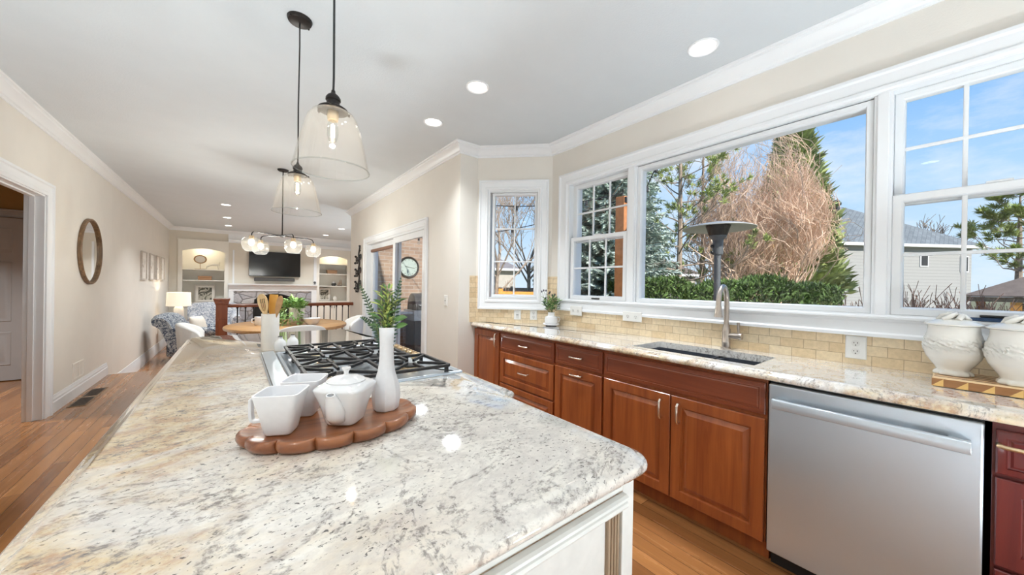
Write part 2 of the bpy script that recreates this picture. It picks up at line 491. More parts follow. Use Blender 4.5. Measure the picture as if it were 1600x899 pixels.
def mk_granite(name, gold):
    m = principled(name, (0.7,0.66,0.6), 0.06, coat=1.0, spec=0.5); t = NT(m)
    t.b.inputs['Coat IOR'].default_value = 1.75; t.b.inputs['Coat Roughness'].default_value = 0.015
    rot = (0, 0, math.radians(-32))
    co = t.coord((1.0, 1.3, 1.2), rot); raw = t.coord()
    big = t.noise(co, 3.4, 7, 0.68, 0.7)
    col = t.ramp(big, [(0.30, (0.72,0.67,0.59)), (0.43, (0.77,0.73,0.66)), (0.50, (0.63,0.585,0.535)), (0.57, (0.73,0.685,0.62)), (0.70, (0.79,0.755,0.70))])
    if gold == 'counter': col = t.mix(0.72, col, (0.88,0.88,0.87))  # worktop base whitened to carry the window reflections in its colour
    # gold and rust patches, mostly along one side of the slab
    gm = t.noise(t.coord((1.0,1.3,1.0), rot, (3.1,1.7,0.4)), 2.3, 6, 0.66, 0.6)
    sep = t.new('ShaderNodeSeparateXYZ'); t.link(raw, sep.inputs[0])
    mr = t.new('ShaderNodeMapRange'); t.link(sep.outputs['X'], mr.inputs[0])
    if gold == 'island':
        mr.inputs['From Min'].default_value = 0.36; mr.inputs['From Max'].default_value = -0.12
    else:
        mr.inputs['From Min'].default_value = 1.99; mr.inputs['From Max'].default_value = 1.92
    gfac = t.math('MULTIPLY', t.ramp(gm, [(0.42, 0.0), (0.56, 1.0)]), mr.outputs[0])
    if gold == 'island':
        m2 = t.new('ShaderNodeMapRange'); t.link(sep.outputs['X'], m2.inputs[0]); m2.inputs['From Min'].default_value = -0.215; m2.inputs['From Max'].default_value = -0.25
        gfac = t.math('MAXIMUM', gfac, m2.outputs[0])
    gcol = t.ramp(t.noise(co, 17, 7, 0.74, 0.3), [(0.34, (0.66,0.54,0.36)), (0.50, (0.60,0.45,0.26)), (0.60, (0.40,0.21,0.095)), (0.68, (0.60,0.49,0.34))])
    col = t.mix(t.math('MULTIPLY', gfac, 0.92), col, gcol)
    # soft grey mottling, then brown-grey drifts, then small near-black flecks
    mot = t.noise(t.coord((1.0, 1.5, 1.3), rot, (1,5,2)), 34, 6, 0.74, 0.3)
    col = t.mix(t.ramp(mot, [(0.46, 0.0), (0.62, 0.28)]), col, (0.40,0.365,0.345))
    fl = t.noise(t.coord((1.0, 1.35, 1.2), rot), 58, 6, 0.70, 0.4)
    msk = t.noise(co, 5.0, 5, 0.62, 0.5)
    d1 = t.math('MULTIPLY', t.ramp(fl, [(0.53, 0.0), (0.60, 1.0)]), t.ramp(msk, [(0.46, 0.0), (0.60, 0.72 if gold == 'island' else 0.4)]))
    col = t.mix(d1, col, (0.20, 0.165, 0.145))
    fl2 = t.noise(t.coord((1.0, 1.4, 1.2), rot, (7,3,1)), 92, 4, 0.60, 0.3)
    d2 = t.math('MULTIPLY', t.ramp(fl2, [(0.605, 0.0), (0.65, 1.0)]), t.ramp(t.noise(co, 4.1, 4), [(0.38, 0.15), (0.54, 1.0)]))
    col = t.mix(t.math('MULTIPLY', d2, 0.92 if gold == 'island' else 0.55), col, (0.045, 0.036, 0.034))
    # a few thin dark veins
    vn = t.noise(t.coord((1.0, 1.3, 1.0), rot, (2,9,4)), 3.2, 8, 0.66, 1.0)
    vein = t.math('MULTIPLY', t.ramp(vn, [(0.475, 0.0), (0.495, 1.0), (0.505, 1.0), (0.525, 0.0)]), t.ramp(fl, [(0.42, 0.0), (0.58, 0.75)]))
    col = t.mix(vein, col, (0.15, 0.125, 0.115))
    t.color(col)
    MAT[name] = m
mk_granite('granite_island', 'island')
mk_granite('granite_counter', 'counter')
def mk_tile():
    m = principled('travertine', (0.6,0.45,0.28), 0.55); t = NT(m)
    def one(axis):
        co = t.coord((1,1,1), (PI/2, 0, 0) if axis == 'x' else (PI/2, 0, 0))
        return co
    tc = t.new('ShaderNodeTexCoord'); sep = t.new('ShaderNodeSeparateXYZ'); t.link(tc.outputs['Object'], sep.inputs[0])
    s_ = t.math('SUBTRACT', sep.outputs['Y'], sep.outputs['X'])
    comb = t.new('ShaderNodeCombineXYZ'); t.link(s_, comb.inputs[0]); t.link(sep.outputs['Z'], comb.inputs[1])
    mp = t.new('ShaderNodeMapping'); mp.inputs['Location'].default_value = (0.04, -0.914 + 0.051*0, 0); t.link(comb.outputs[0], mp.inputs[0])
    br = t.new('ShaderNodeTexBrick'); br.offset = 0.5
    br.inputs['Scale'].default_value = 1.0
    br.inputs['Brick Width'].default_value = 0.108; br.inputs['Row Height'].default_value = 0.051
    br.inputs['Mortar Size'].default_value = 0.0016; br.inputs['Bias'].default_value = -0.25; br.inputs['Mortar Smooth'].default_value = 0.3
    br.inputs['Color1'].default_value = (0.78, 0.65, 0.46, 1); br.inputs['Color2'].default_value = (0.62, 0.45, 0.255, 1)
    br.inputs['Mortar'].default_value = (0.42, 0.31, 0.20, 1)
    t.link(mp.outputs[0], br.inputs['Vector'])
    n = t.noise(t.coord(), 45, 6, 0.7)
    col = t.mix(0.5, br.outputs[0], t.ramp(n, [(0.3, (0.75,0.7,0.62)), (0.7, (1.2,1.17,1.12))]), 'MULTIPLY')
    t.color(col); t.bump(br.outputs['Fac'], -0.4, 0.002)
    MAT['travertine'] = m
mk_tile()
def mk_brick():
    m = principled('brick', (0.4,0.2,0.12), 0.85); t = NT(m)
    tc = t.new('ShaderNodeTexCoord'); sep = t.new('ShaderNodeSeparateXYZ'); t.link(tc.outputs['Object'], sep.inputs[0])
    comb = t.new('ShaderNodeCombineXYZ'); t.link(t.math('ADD', sep.outputs['X'], sep.outputs['Y']), comb.inputs[0]); t.link(sep.outputs['Z'], comb.inputs[1])
    br = t.new('ShaderNodeTexBrick'); br.inputs['Scale'].default_value = 1.0
    br.inputs['Brick Width'].default_value = 0.21; br.inputs['Row Height'].default_value = 0.075; br.inputs['Mortar Size'].default_value = 0.006
    br.inputs['Color1'].default_value = (0.33, 0.225, 0.16, 1); br.inputs['Color2'].default_value = (0.235, 0.155, 0.11, 1)
    br.inputs['Mortar'].default_value = (0.34, 0.31, 0.275, 1)
    t.link(comb.outputs[0], br.inputs['Vector'])
    t.color(br.outputs[0]); t.bump(br.outputs['Fac'], -0.5, 0.006)
    MAT['brick'] = m
mk_brick()
def mk_stone():
    m = principled('hearth_stone', (0.4,0.4,0.42), 0.8); t = NT(m); co = t.coord((1,1,1.5))
    cell = t.voronoi(co, 3.6, 'F1', 'Color'); 
    edge = t.voronoi(co, 3.6, 'DISTANCE_TO_EDGE')
    n = t.noise(t.coord(), 24, 6, 0.7)
    sp = t.new('ShaderNodeSeparateColor'); t.link(cell, sp.inputs[0])
    base = t.ramp(sp.outputs[0], [(0.0, (0.34,0.34,0.37)), (0.5, (0.48,0.47,0.50)), (1.0, (0.58,0.55,0.53))])
    base = t.mix(0.6, base, t.ramp(n, [(0.3, (0.55,0.55,0.57)), (0.7, (1.2,1.2,1.2))]), 'MULTIPLY')
    t.color(t.mix(t.ramp(edge, [(0.02, 1.0), (0.06, 0.0)]), base, (0.22,0.21,0.21)))
    t.bump(t.ramp(edge, [(0.0, 0.0), (0.1, 1.0)]), 0.6, 0.02)
    MAT['hearth_stone'] = m
mk_stone()
def mk_floral():
    for name, dark, light in (('floral_fabric', (0.040,0.055,0.090), (0.40,0.41,0.41)), ('floral_fabric_pale', (0.20,0.22,0.27), (0.58,0.58,0.59))):
        m = principled(name, dark, 0.9); t = NT(m); co = t.coord()
        n = t.noise(co, 16, 5, 0.6, 2.4); v = t.voronoi(co, 20, 'SMOOTH_F1')
        f = t.math('ADD', t.ramp(n, [(0.47, 0.0), (0.53, 0.8)]), t.math('MULTIPLY', t.ramp(v, [(0.2, 1.0), (0.3, 0.0)]), 0.5))
        t.color(t.mix(f, dark, light)); MAT[name] = m
mk_floral()
def mk_steel():
    m = principled('stainless', (0.56,0.62,0.68), 0.34, 0.72); t = NT(m)
    n = t.noise(t.coord((1, 0.6, 420)), 1.0, 2, 0.5)
    t.rough(t.ramp(n, [(0.3, 0.30), (0.7, 0.32)]));     t.b.inputs['Anisotropic'].default_value = 0.6
    MAT['stainless'] = m
mk_steel()
def mk_siding():
    m = principled('siding', (0.55,0.55,0.54), 0.7); t = NT(m)
    tc = t.new('ShaderNodeTexCoord'); sep = t.new('ShaderNodeSeparateXYZ'); t.link(tc.outputs['Object'], sep.inputs[0])
    fr = t.math('FRACT', t.math('MULTIPLY', sep.outputs['Z'], 4.5))
    t.color(t.ramp(fr, [(0.0, (0.19,0.19,0.19)), (0.14, (0.345,0.345,0.34))])); t.bump(fr, 0.5, 0.02)
    MAT['siding'] = m
    m = principled('shingles', (0.30,0.33,0.36), 0.9); t = NT(m)
    br = t.new('ShaderNodeTexBrick'); br.inputs['Scale'].default_value = 1.0; br.inputs['Brick Width'].default_value = 0.5; br.inputs['Row Height'].default_value = 0.2
    br.inputs['Mortar Size'].default_value = 0.01
    br.inputs['Color1'].default_value = (0.185,0.21,0.225,1); br.inputs['Color2'].default_value = (0.13,0.15,0.165,1); br.inputs['Mortar'].default_value = (0.08,0.09,0.10,1)
    t.link(t.coord(), br.inputs['Vector']); t.color(br.outputs[0]); MAT['shingles'] = m
mk_siding()
def mk_glass(name, tint, rough=0.0, base=0.03, mult=1.0):
    """thin clear glass: see-through, with a mirror share that grows towards grazing angles"""
    m = bpy.data.materials.new(name); m.use_nodes = True
    nt = m.node_tree; nt.nodes.clear()
    o = nt.nodes.new('ShaderNodeOutputMaterial'); tr = nt.nodes.new('ShaderNodeBsdfTransparent'); gl = nt.nodes.new('ShaderNodeBsdfGlossy')
    mx = nt.nodes.new('ShaderNodeMixShader'); lw = nt.nodes.new('ShaderNodeLayerWeight'); pw = nt.nodes.new('ShaderNodeMath'); ma = nt.nodes.new('ShaderNodeMath')
    tr.inputs[0].default_value = (*tint, 1); gl.inputs['Roughness'].default_value = rough; lw.inputs['Blend'].default_value = 0.5
    pw.operation = 'POWER'; pw.inputs[1].default_value = 5.0
    ma.operation = 'MULTIPLY_ADD'; ma.inputs[1].default_value = mult; ma.inputs[2].default_value = base
    nt.links.new(lw.outputs['Facing'], pw.inputs[0]); nt.links.new(pw.outputs[0], ma.inputs[0]); nt.links.new(ma.outputs[0], mx.inputs[0])
    nt.links.new(tr.outputs[0], mx.inputs[1]); nt.links.new(gl.outputs[0], mx.inputs[2]); nt.links.new(mx.outputs[0], o.inputs['Surface'])
    MAT[name] = m
mk_glass('window_glass', (0.985, 0.99, 0.985), 0.0, 0.016, 0.6)
mk_glass('shade_glass', (0.992, 0.985, 0.975), 0.02, 0.045, 0.6)
mk_glass('jar_glass', (0.90, 0.92, 0.92), 0.05, 0.06, 0.9)
mk_glass('seeded_glass', (0.95, 0.93, 0.89), 0.25, 0.02, 0.5)
def mk_seeded():
    m = MAT['seeded_glass']; nt = m.node_tree
    o = [n for n in nt.nodes if n.type == 'OUTPUT_MATERIAL'][0]; prev = o.inputs['Surface'].links[0].from_socket
    tl = nt.nodes.new('ShaderNodeBsdfTranslucent'); tl.inputs[0].default_value = (0.95, 0.92, 0.86, 1)
    mx = nt.nodes.new('ShaderNodeMixShader'); mx.inputs[0].default_value = 0.004
    nt.links.new(prev, mx.inputs[1]); nt.links.new(tl.outputs[0], mx.inputs[2]); nt.links.new(mx.outputs[0], o.inputs['Surface'])
mk_seeded()
def mk_shade():
    m = MAT['shade_glass']; nt = m.node_tree
    o = [n for n in nt.nodes if n.type == 'OUTPUT_MATERIAL'][0]; prev = o.inputs['Surface'].links[0].from_socket
    tl = nt.nodes.new('ShaderNodeBsdfTranslucent'); tl.inputs[0].default_value = (1.0, 0.93, 0.80, 1)
    mx = nt.nodes.new('ShaderNodeMixShader'); mx.inputs[0].default_value = 0.007
    nt.links.new(prev, mx.inputs[1]); nt.links.new(tl.outputs[0], mx.inputs[2]); nt.links.new(mx.outputs[0], o.inputs['Surface'])
mk_shade()
def mk_emit(name, col, s):
    MAT[name] = principled(name, (0.9,0.9,0.9), 0.5, emit=col, es=s)
mk_emit('can_lens', (1.0, 0.96, 0.90), 9.0)
mk_emit('bulb_glow', (1.0, 0.72, 0.34), 14.0)
mk_emit('globe_bulb', (1.0, 0.86, 0.62), 5.0)
MAT['mirror_glass'] = principled('mirror_glass', (0.86,0.86,0.85), 0.02, 1.0)
def mk_print():
    m = principled('leaf_print', (0.5,0.46,0.36), 0.8); t = NT(m)
    v = t.noise(t.coord((1,1,1)), 7.5, 2, 0.5, 1.6)
    t.color(t.ramp(v, [(0.47, (0.50,0.46,0.38)), (0.5, (0.10,0.095,0.075))])); MAT['leaf_print'] = m
    m = principled('small_print', (0.7,0.67,0.62), 0.8); t = NT(m)
    v = t.noise(t.coord(), 9, 3, 0.5, 0.5)
    t.color(t.ramp(v, [(0.56, (0.72,0.68,0.62)), (0.66, (0.34,0.29,0.24))])); MAT['small_print'] = m
mk_print()

# ------------------------------------------------------------------ the room
XL, XS, XR, CE = -1.387, 1.765, 2.525, 2.72
YR, YN, YF = 3.118, 7.42, 12.6           # return wall, end of the patio wall, far wall
YB = -2.6                                 # wall behind the camera
XLR = 3.05                                # living room's right wall
LZ = -0.32                                # sunken living room floor
STEP_Y = 7.15
A2 = (XR, 2.5685); B2 = (1.972, YR)       # angled wall
R_ = Plane((XR, 0, 0), (0, 1, 0), (-1, 0, 0))
L_ = Plane((XL, 0, 0), (0, 1, 0), (1, 0, 0))
S_ = Plane((XS, 0, 0), (0, 1, 0), (-1, 0, 0))
F_ = Plane((0, YF, 0), (1, 0, 0), (0, -1, 0))
_ad = Vector((B2[0]-A2[0], B2[1]-A2[1], 0)); ALEN = _ad.length
G_ = Plane((A2[0], A2[1], 0), _ad, (_ad.y*-1, _ad.x, 0) if (-_ad.y*-A2[0] + _ad.x*-A2[1]) > 0 else (_ad.y, -_ad.x, 0))

def wall_cells(plane, a0, a1, z0, z1, t, holes):
    mb = MB()
    As = sorted({a0, a1, *[h[0] for h in holes], *[h[1] for h in holes]})
    Zs = sorted({z0, z1, *[h[2] for h in holes], *[h[3] for h in holes]})
    for i in range(len(As)-1):
        run = None
        for k in range(len(Zs)-1):
            ca = (As[i]+As[i+1])/2; cz = (Zs[k]+Zs[k+1])/2
            if any(h[0] < ca < h[1] and h[2] < cz < h[3] for h in holes):
                if run is not None: plane.box(mb, As[i], As[i+1], run, Zs[k], 0, -t); run = None
            elif run is None: run = Zs[k]
        if run is not None: plane.box(mb, As[i], As[i+1], run, Zs[-1], 0, -t)
    return mb
WIN_R = (-0.445, 2.338, 1.165, 2.290)
WIN_A = (0.140, 0.650, 1.165, 2.275)
DOOR_S = (3.945, 6.36, 0.0, 2.0)
DOOR_L = (3.9, 5.185, -0.32, 2.062)
struct(MB().prism([(XL-0.3, YB), (XR+0.1, YB), (XR+0.1, 2.6), (2.0, YR+0.1), (XS+0.12, YR+0.1), (XS+0.12, STEP_Y), (XL-0.3, STEP_Y)], -0.06, 0.0).build('floor', MAT['hardwood']), 'polished brown plank floor of the kitchen and dining area', 'floor')
mb = MB(); mb.box(XL, -0.22, STEP_Y-0.02, STEP_Y+0.28, -0.32, -0.16); mb.box(XL-0.02, XS+0.1, STEP_Y-0.03, STEP_Y, -0.32, -0.061)
struct(mb.build('floor_step', MAT['hardwood']), 'single wooden step down beside the railing', 'step')
struct(MB().box(XL-0.1, XLR+0.1, STEP_Y, YF+0.5, LZ-0.06, LZ).build('floor_living', MAT['hardwood']), 'lower plank floor of the sunken living room', 'floor')
struct(MB().box(-4.6, XL-0.06, 2.0, 7.6, -0.06, -0.001).build('floor_hall', MAT['hardwood']), 'plank floor of the hallway behind the doorway', 'floor')
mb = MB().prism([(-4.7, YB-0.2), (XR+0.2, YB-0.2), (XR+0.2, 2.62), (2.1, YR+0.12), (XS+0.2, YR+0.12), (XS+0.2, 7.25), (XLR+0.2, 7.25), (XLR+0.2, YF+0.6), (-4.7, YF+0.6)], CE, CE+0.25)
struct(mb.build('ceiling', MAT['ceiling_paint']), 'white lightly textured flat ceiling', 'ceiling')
struct(wall_cells(R_, YB, A2[1]+0.08, 0, CE, 0.16, [WIN_R]).build('wall_right', MAT['wall_paint'], angle=0), 'beige wall around the wide kitchen window', 'wall')
struct(wall_cells(G_, 0.0, ALEN, 0, CE, 0.16, [WIN_A]).build('wall_corner', MAT['wall_paint'], angle=0), 'short angled beige wall with the narrow window', 'wall')
struct(MB().box(XS, B2[0]+0.12, YR, YR+0.12, 0, CE).build('wall_return', MAT['wall_paint'], angle=0), 'narrow beige return wall at the end of the cabinets', 'wall')
struct(wall_cells(S_, YR+0.12, YN, 0, CE, 0.14, [DOOR_S]).build('wall_patio', MAT['wall_paint'], angle=0), 'beige wall with the sliding patio door', 'wall')
struct(wall_cells(L_, YB, YF+0.5, LZ, CE, 0.12, [DOOR_L]).build('wall_left', MAT['wall_paint'], angle=0), 'long beige left wall with doorway and round mirror', 'wall')
struct(MB().box(-4.7, XR+0.2, YB-0.12, YB, 0, CE).build('wall_back', MAT['wall_paint'], angle=0), 'beige wall behind the camera', 'wall')
struct(MB().box(XS+0.14, XLR+0.15, YN-0.07, YN, LZ, CE).build('wall_near', MAT['living_paint'], angle=0), 'living room wall turning away at the end of the patio wall', 'wall')
struct(MB().box(XLR, XLR+0.15, YN, YF+0.5, LZ, CE).build('wall_side', MAT['living_paint'], angle=0), 'right wall of the living room', 'wall')
BL = (-1.205, -0.200); BR = (1.992, 2.962); NT_ = 2.375
struct(wall_cells(F_, XL, XLR, LZ, CE, 0.5, [(BL[0], BL[1], LZ, NT_), (BR[0], BR[1], LZ, NT_), (0.4, 1.4, LZ, 0.97)]).build('wall_far', MAT['living_paint'], angle=0), 'far living room wall with built-in niches and fireplace', 'wall')
struct(MB().box(XL, XLR, YF+0.5, YF+0.6, LZ, CE).build('wall_outer', MAT['living_paint'], angle=0), 'outer shell of the far living room wall', 'wall')
# hall behind the left doorway
mb = MB(); mb.box(-4.6, XL-0.12, 7.39, 7.5, 0, CE)
struct(mb.build('wall_hall', MAT['hall_paint'], angle=0), 'mustard brown wall of the hallway', 'wall')
mb = MB(); mb.box(-4.7, -4.6, 1.9, 7.5, 0, CE); mb.box(-4.6, XL-0.12, 1.9, 2.0, 0, CE)
struct(mb.build('wall_hallway', MAT['hall_paint'], angle=0), 'far walls of the hallway', 'wall')

# crown moulding along the walls
CP = [(0, CE-0.094), (0.010, CE-0.094), (0.013, CE-0.080), (0.026, CE-0.074), (0.034, CE-0.060), (0.058, CE-0.036), (0.076, CE-0.026), (0.080, CE-0.014), (0.094, CE-0.012), (0.100, CE-0.001), (0, CE-0.001)]
path = [(XR, YB), (XR, A2[1]), B2, (XS, YR), (XS, YN), (XLR, YN), (XLR, YF)]
struct(sweep(MB(), path, CP).build('trim_1', MAT['trim_paint'], angle=25), 'white crown moulding over the windows and patio door', 'crown moulding')
struct(sweep(MB(), [(-0.198, YF), (XL, YF), (XL, YB)], CP).build('trim_2', MAT['trim_paint'], angle=25), 'white crown moulding along the left wall', 'crown moulding')
# broad white header over fireplace and right bookcase
mb = MB(); mb.box(-0.198, XLR, YF-0.05, YF, 2.395, CE)
sweep(mb, [(XLR, YF-0.05), (-0.198, YF-0.05)], [(0, 2.40), (0.015, 2.40), (0.02, 2.43), (0.045, 2.46), (0.05, 2.49), (0, 2.50)])
sweep(mb, [(XLR, YF-0.05), (-0.198, YF-0.05)], CP)
struct(mb.build('trim_3', MAT['trim_paint'], angle=25), 'broad white header above the fireplace and right bookcase', 'trim')
# baseboards
def bb(z0, h): return [(0, z0), (0.018, z0), (0.018, z0+h*0.62), (0.013, z0+h*0.68), (0.013, z0+h*0.80), (0.008, z0+h*0.86), (0.006, z0+h), (0, z0+h)]
struct(sweep(MB(), [(XL, STEP_Y), (XL, DOOR_L[1]+0.115)], bb(0, 0.165)).build('baseboard_left', MAT['trim_paint'], angle=25), 'tall white baseboard below the round mirror', 'baseboard')
struct(sweep(MB(), [(XL, DOOR_L[0]-0.115), (XL, YB)], bb(0, 0.165)).build('baseboard_near', MAT['trim_paint'], angle=25), 'white baseboard before the doorway', 'baseboard')
struct(sweep(MB(), [(-1.21, YF), (XL, YF), (XL, STEP_Y+0.281)], bb(LZ, 0.215)).build('baseboard_living', MAT['trim_paint'], angle=25), 'white baseboard of the sunken living room', 'baseboard')
struct(sweep(MB(), [(XS, YR), (XS, DOOR_S[0]-0.09)], bb(0, 0.165)).build('baseboard_patio', MAT['trim_paint'], angle=25), 'white baseboard right of the patio door', 'baseboard')
struct(sweep(MB(), [(XS, DOOR_S[1]+0.09), (XS, YN)], bb(0, 0.165)).build('baseboard_end', MAT['trim_paint'], angle=25), 'white baseboard left of the patio door', 'baseboard')

CAS = [(0, 0), (0, 0.030), (0.018, 0.030), (0.026, 0.020), (0.082, 0.015), (0.090, 0.022), (0.100, 0.022), (0.108, 0.012), (0.115, 0.010), (0.115, 0)]
# left doorway: jambs, stop and casing
mb = MB()
a0, a1, _, zt = DOOR_L
for (p, q) in ((a0-0.001, a0+0.018), (a1-0.018, a1+0.001)): L_.box(mb, p, q, 0, zt, 0.0, -0.12)
L_.box(mb, a0, a1, zt-0.018, zt+0.001, 0.0, -0.12)
for (p, q) in ((a0+0.018, a0+0.030), (a1-0.030, a1-0.018)): L_.box(mb, p, q, 0, zt-0.018, -0.055, -0.09)
L_.box(mb, a0+0.018, a1-0.018, zt-0.030, zt-0.018, -0.055, -0.09)
struct(mb.build('trim_4', MAT['trim_paint'], angle=0, bevel=0.002), 'white jamb and stop lining the left doorway', 'door jamb')
mb = MB()
def casing3(mb, pl, a0, a1, zt, w, z0=0.0, prof=None):
    prof = prof or [(0, 0.0), (0, 0.012), (w*0.1, 0.016), (w*0.25, 0.016), (w*0.32, 0.011), (w*0.75, 0.017), (w*0.82, 0.028), (w, 0.028), (w, 0)]
    rings = []
    for (a, z, sa, sz) in ((a0, z0, -1, 0), (a0, zt, -1, 1), (a1, zt, 1, 1), (a1, z0, 1, 0)):
        rings.append([pl.p(a + sa*o, z + sz*o, d) for o, d in prof])
    return mb.loft(rings)
casing3(mb, L_, a0+0.006, a1-0.006, zt-0.006, 0.115)
struct(mb.build('trim_5', MAT['trim_paint'], angle=25), 'wide white casing around the left doorway', 'door casing')
# hall door
hp = Plane((0, 7.39, 0), (1, 0, 0), (0, -1, 0))
d2 = thing('door_2', 'white panelled door at the end of the hallway, shade put in as grey', 'door', (-2.5, 7.39, 0), kind='structure')
mb = MB(); x0, x1 = -3.02, -2.105
hp.box(mb, x0, x1, 0.01, 2.05, 0.0, 0.035)
mb.build('door_slab', MAT['hall_door_shade'], d2)
DP = [(0, 0.036), (0.006, 0.041), (0.018, 0.040), (0.03, 0.037), (0.055, 0.046)]
for (p, q) in ((x0+0.12, (x0+x1)/2-0.05), ((x0+x1)/2+0.05, x1-0.12)):
    for (z0, z1) in ((0.20, 0.62), (0.75, 1.50), (1.62, 1.92)):
        mb = MB(); hp.panel(mb, p, q, z0, z1, DP); mb.build('raised_panel', MAT['hall_door_shade'], d2)
mb = MB(); casing3(mb, hp, x0-0.005, x1+0.005, 2.06, 0.10); mb.build('casing', MAT['hall_door_shade'], d2)
mb = MB(); hp.cyl(mb, x0+0.07, 0.98, 0.012, 0.03, 0.07); mb.sphere(hp.p(x0+0.07, 0.98, 0.09), 0.028); mb.build('knob', MAT['nickel'], d2)

# ---- windows
SP = [(0, 0), (0.0, 0.035), (0.004, 0.040), (0.034, 0.040), (0.040, 0.032), (0.043, 0.012), (0.043, 0)]
def sash(win, pl, a0, a1, z0, z1, d, w=0.045, cols=0, rows=0, mw=0.016, label=None, matn='sash_paint'):
    """one sash: frame, pane and thin muntin grid; d is where its back lies"""
    mb = MB()
    k = w/0.043
    pl.frame(mb, a0, a1, z0, z1, [(i*k, d+q) for i, q in SP])
    s = mb.build('sash', MAT[matn], win, angle=25)
    g = MB(); pl.box(g, a0+w-0.006, a1-w+0.006, z0+w-0.006, z1-w+0.006, d+0.016, d+0.020)
    g.build('pane', MAT['window_glass'], s, angle=0)
    ga0, ga1, gz0, gz1 = a0+w, a1-w, z0+w, z1-w
    if cols or rows:
        mu = MB()
        for c in range(1, cols):
            x = ga0 + (ga1-ga0)*c/cols; pl.box(mu, x-mw/2, x+mw/2, gz0-0.004, gz1+0.004, d+0.012, d+0.026)
        for r in range(1, rows):
            z = gz0 + (gz1-gz0)*r/rows; pl.box(mu, ga0-0.004, ga1+0.004, z-mw/2, z+mw/2, d+0.0125, d+0.0265)
        mu.build('muntin_grid', MAT[matn], s, angle=0, bevel=0.003)
    return s
def reveal(mb, pl, a0, a1, z0, z1, d0, d1, t=0.02):
    pl.frame(mb, a0, a1, z0, z1, [(0, d0), (0, d1), (t, d1), (t, d0)])
# wide triple window in the right wall
w1 = thing('window_1', 'wide white kitchen window with big middle pane between two gridded sashes', 'window', (XR, 0.9, 1.165), kind='structure')
mb = MB(); R_.frame(mb, WIN_R[0]-0.112, WIN_R[1]+0.112, WIN_R[2]-0.100, WIN_R[3]+0.100, [(0,0),(0,0.030),(0.016,0.032),(0.024,0.022),(0.074,0.016),(0.082,0.024),(0.096,0.024),(0.104,0.012),(0.112,0.010),(0.112,0)])
mb.build('casing', MAT['trim_paint'], w1, angle=25)
mb = MB(); R_.frame(mb, WIN_R[0], WIN_R[1], WIN_R[2], WIN_R[3], [(-0.001,0.008),(0.014,0.008),(0.014,-0.05),(0.03,-0.05),(0.03,-0.159),(-0.001,-0.159)])
mb.build('frame', MAT['sash_paint'], w1, angle=25)
for (p, q) in ((0.203, 0.270), (1.608, 1.690)):
    mb = MB(); R_.box(mb, p, q, WIN_R[2]+0.01, WIN_R[3]-0.01, -0.15, 0.000); R_.box(mb, p+0.012, q-0.012, WIN_R[2]+0.01, WIN_R[3]-0.01, 0.0, 0.010)
    mb.build('mullion', MAT['trim_paint'], w1, angle=0, bevel=0.004)
mb = MB(); R_.box(mb, WIN_R[0]-0.10, WIN_R[1]+0.10, WIN_R[2]-0.010, WIN_R[2]+0.006, -0.05, 0.036); mb.build('sill', MAT['trim_paint'], w1, angle=0, bevel=0.004)
def dh(a0, a1, matn='sash_paint'):
    sash(w1, R_, a0, a1, 1.718, 2.272, -0.085, 0.038, 3, 2, matn=matn)
    lo = sash(w1, R_, a0, a1, 1.178, 1.764, -0.040, 0.040, 3, 2, matn=matn)
    mid = (a0+a1)/2
    m2 = MB(); R_.box(m2, mid-0.035, mid+0.035, 1.764, 1.774, -0.038, -0.006); m2.build('sash_lock', MAT['sash_paint'], lo, angle=0, bevel=0.003)
    m2 = MB(); R_.box(m2, mid-0.045, mid+0.045, 1.186, 1.197, -0.002, 0.006); m2.build('lift_handle', MAT['black_plastic'], lo, angle=0, bevel=0.003)
dh(1.692, 2.308); dh(-0.415, 0.203)
sash(w1, R_, 0.270, 1.608, 1.178, 2.272, -0.055, 0.034)
# narrow window of the angled wall
w2 = thing('window_2', 'narrow white six-pane window in the angled corner wall', 'window', G_.p(0.395, 1.165), kind='structure')
mb = MB(); G_.frame(mb, 0.034, 0.756, 1.052, 2.385, [(0,0),(0,0.030),(0.016,0.032),(0.024,0.022),(0.068,0.016),(0.076,0.024),(0.090,0.024),(0.098,0.012),(0.107,0.010),(0.107,0)])
mb.build('casing', MAT['trim_paint'], w2, angle=25)
mb = MB(); G_.frame(mb, WIN_A[0], WIN_A[1], WIN_A[2], WIN_A[3], [(-0.001,0.006),(0.010,0.006),(0.010,-0.159),(-0.001,-0.159)])
mb.build('frame', MAT['sash_paint'], w2, angle=25)
sash(w2, G_, 0.150, 0.622, 1.176, 2.264, -0.06, 0.030, 2, 3, 0.014)
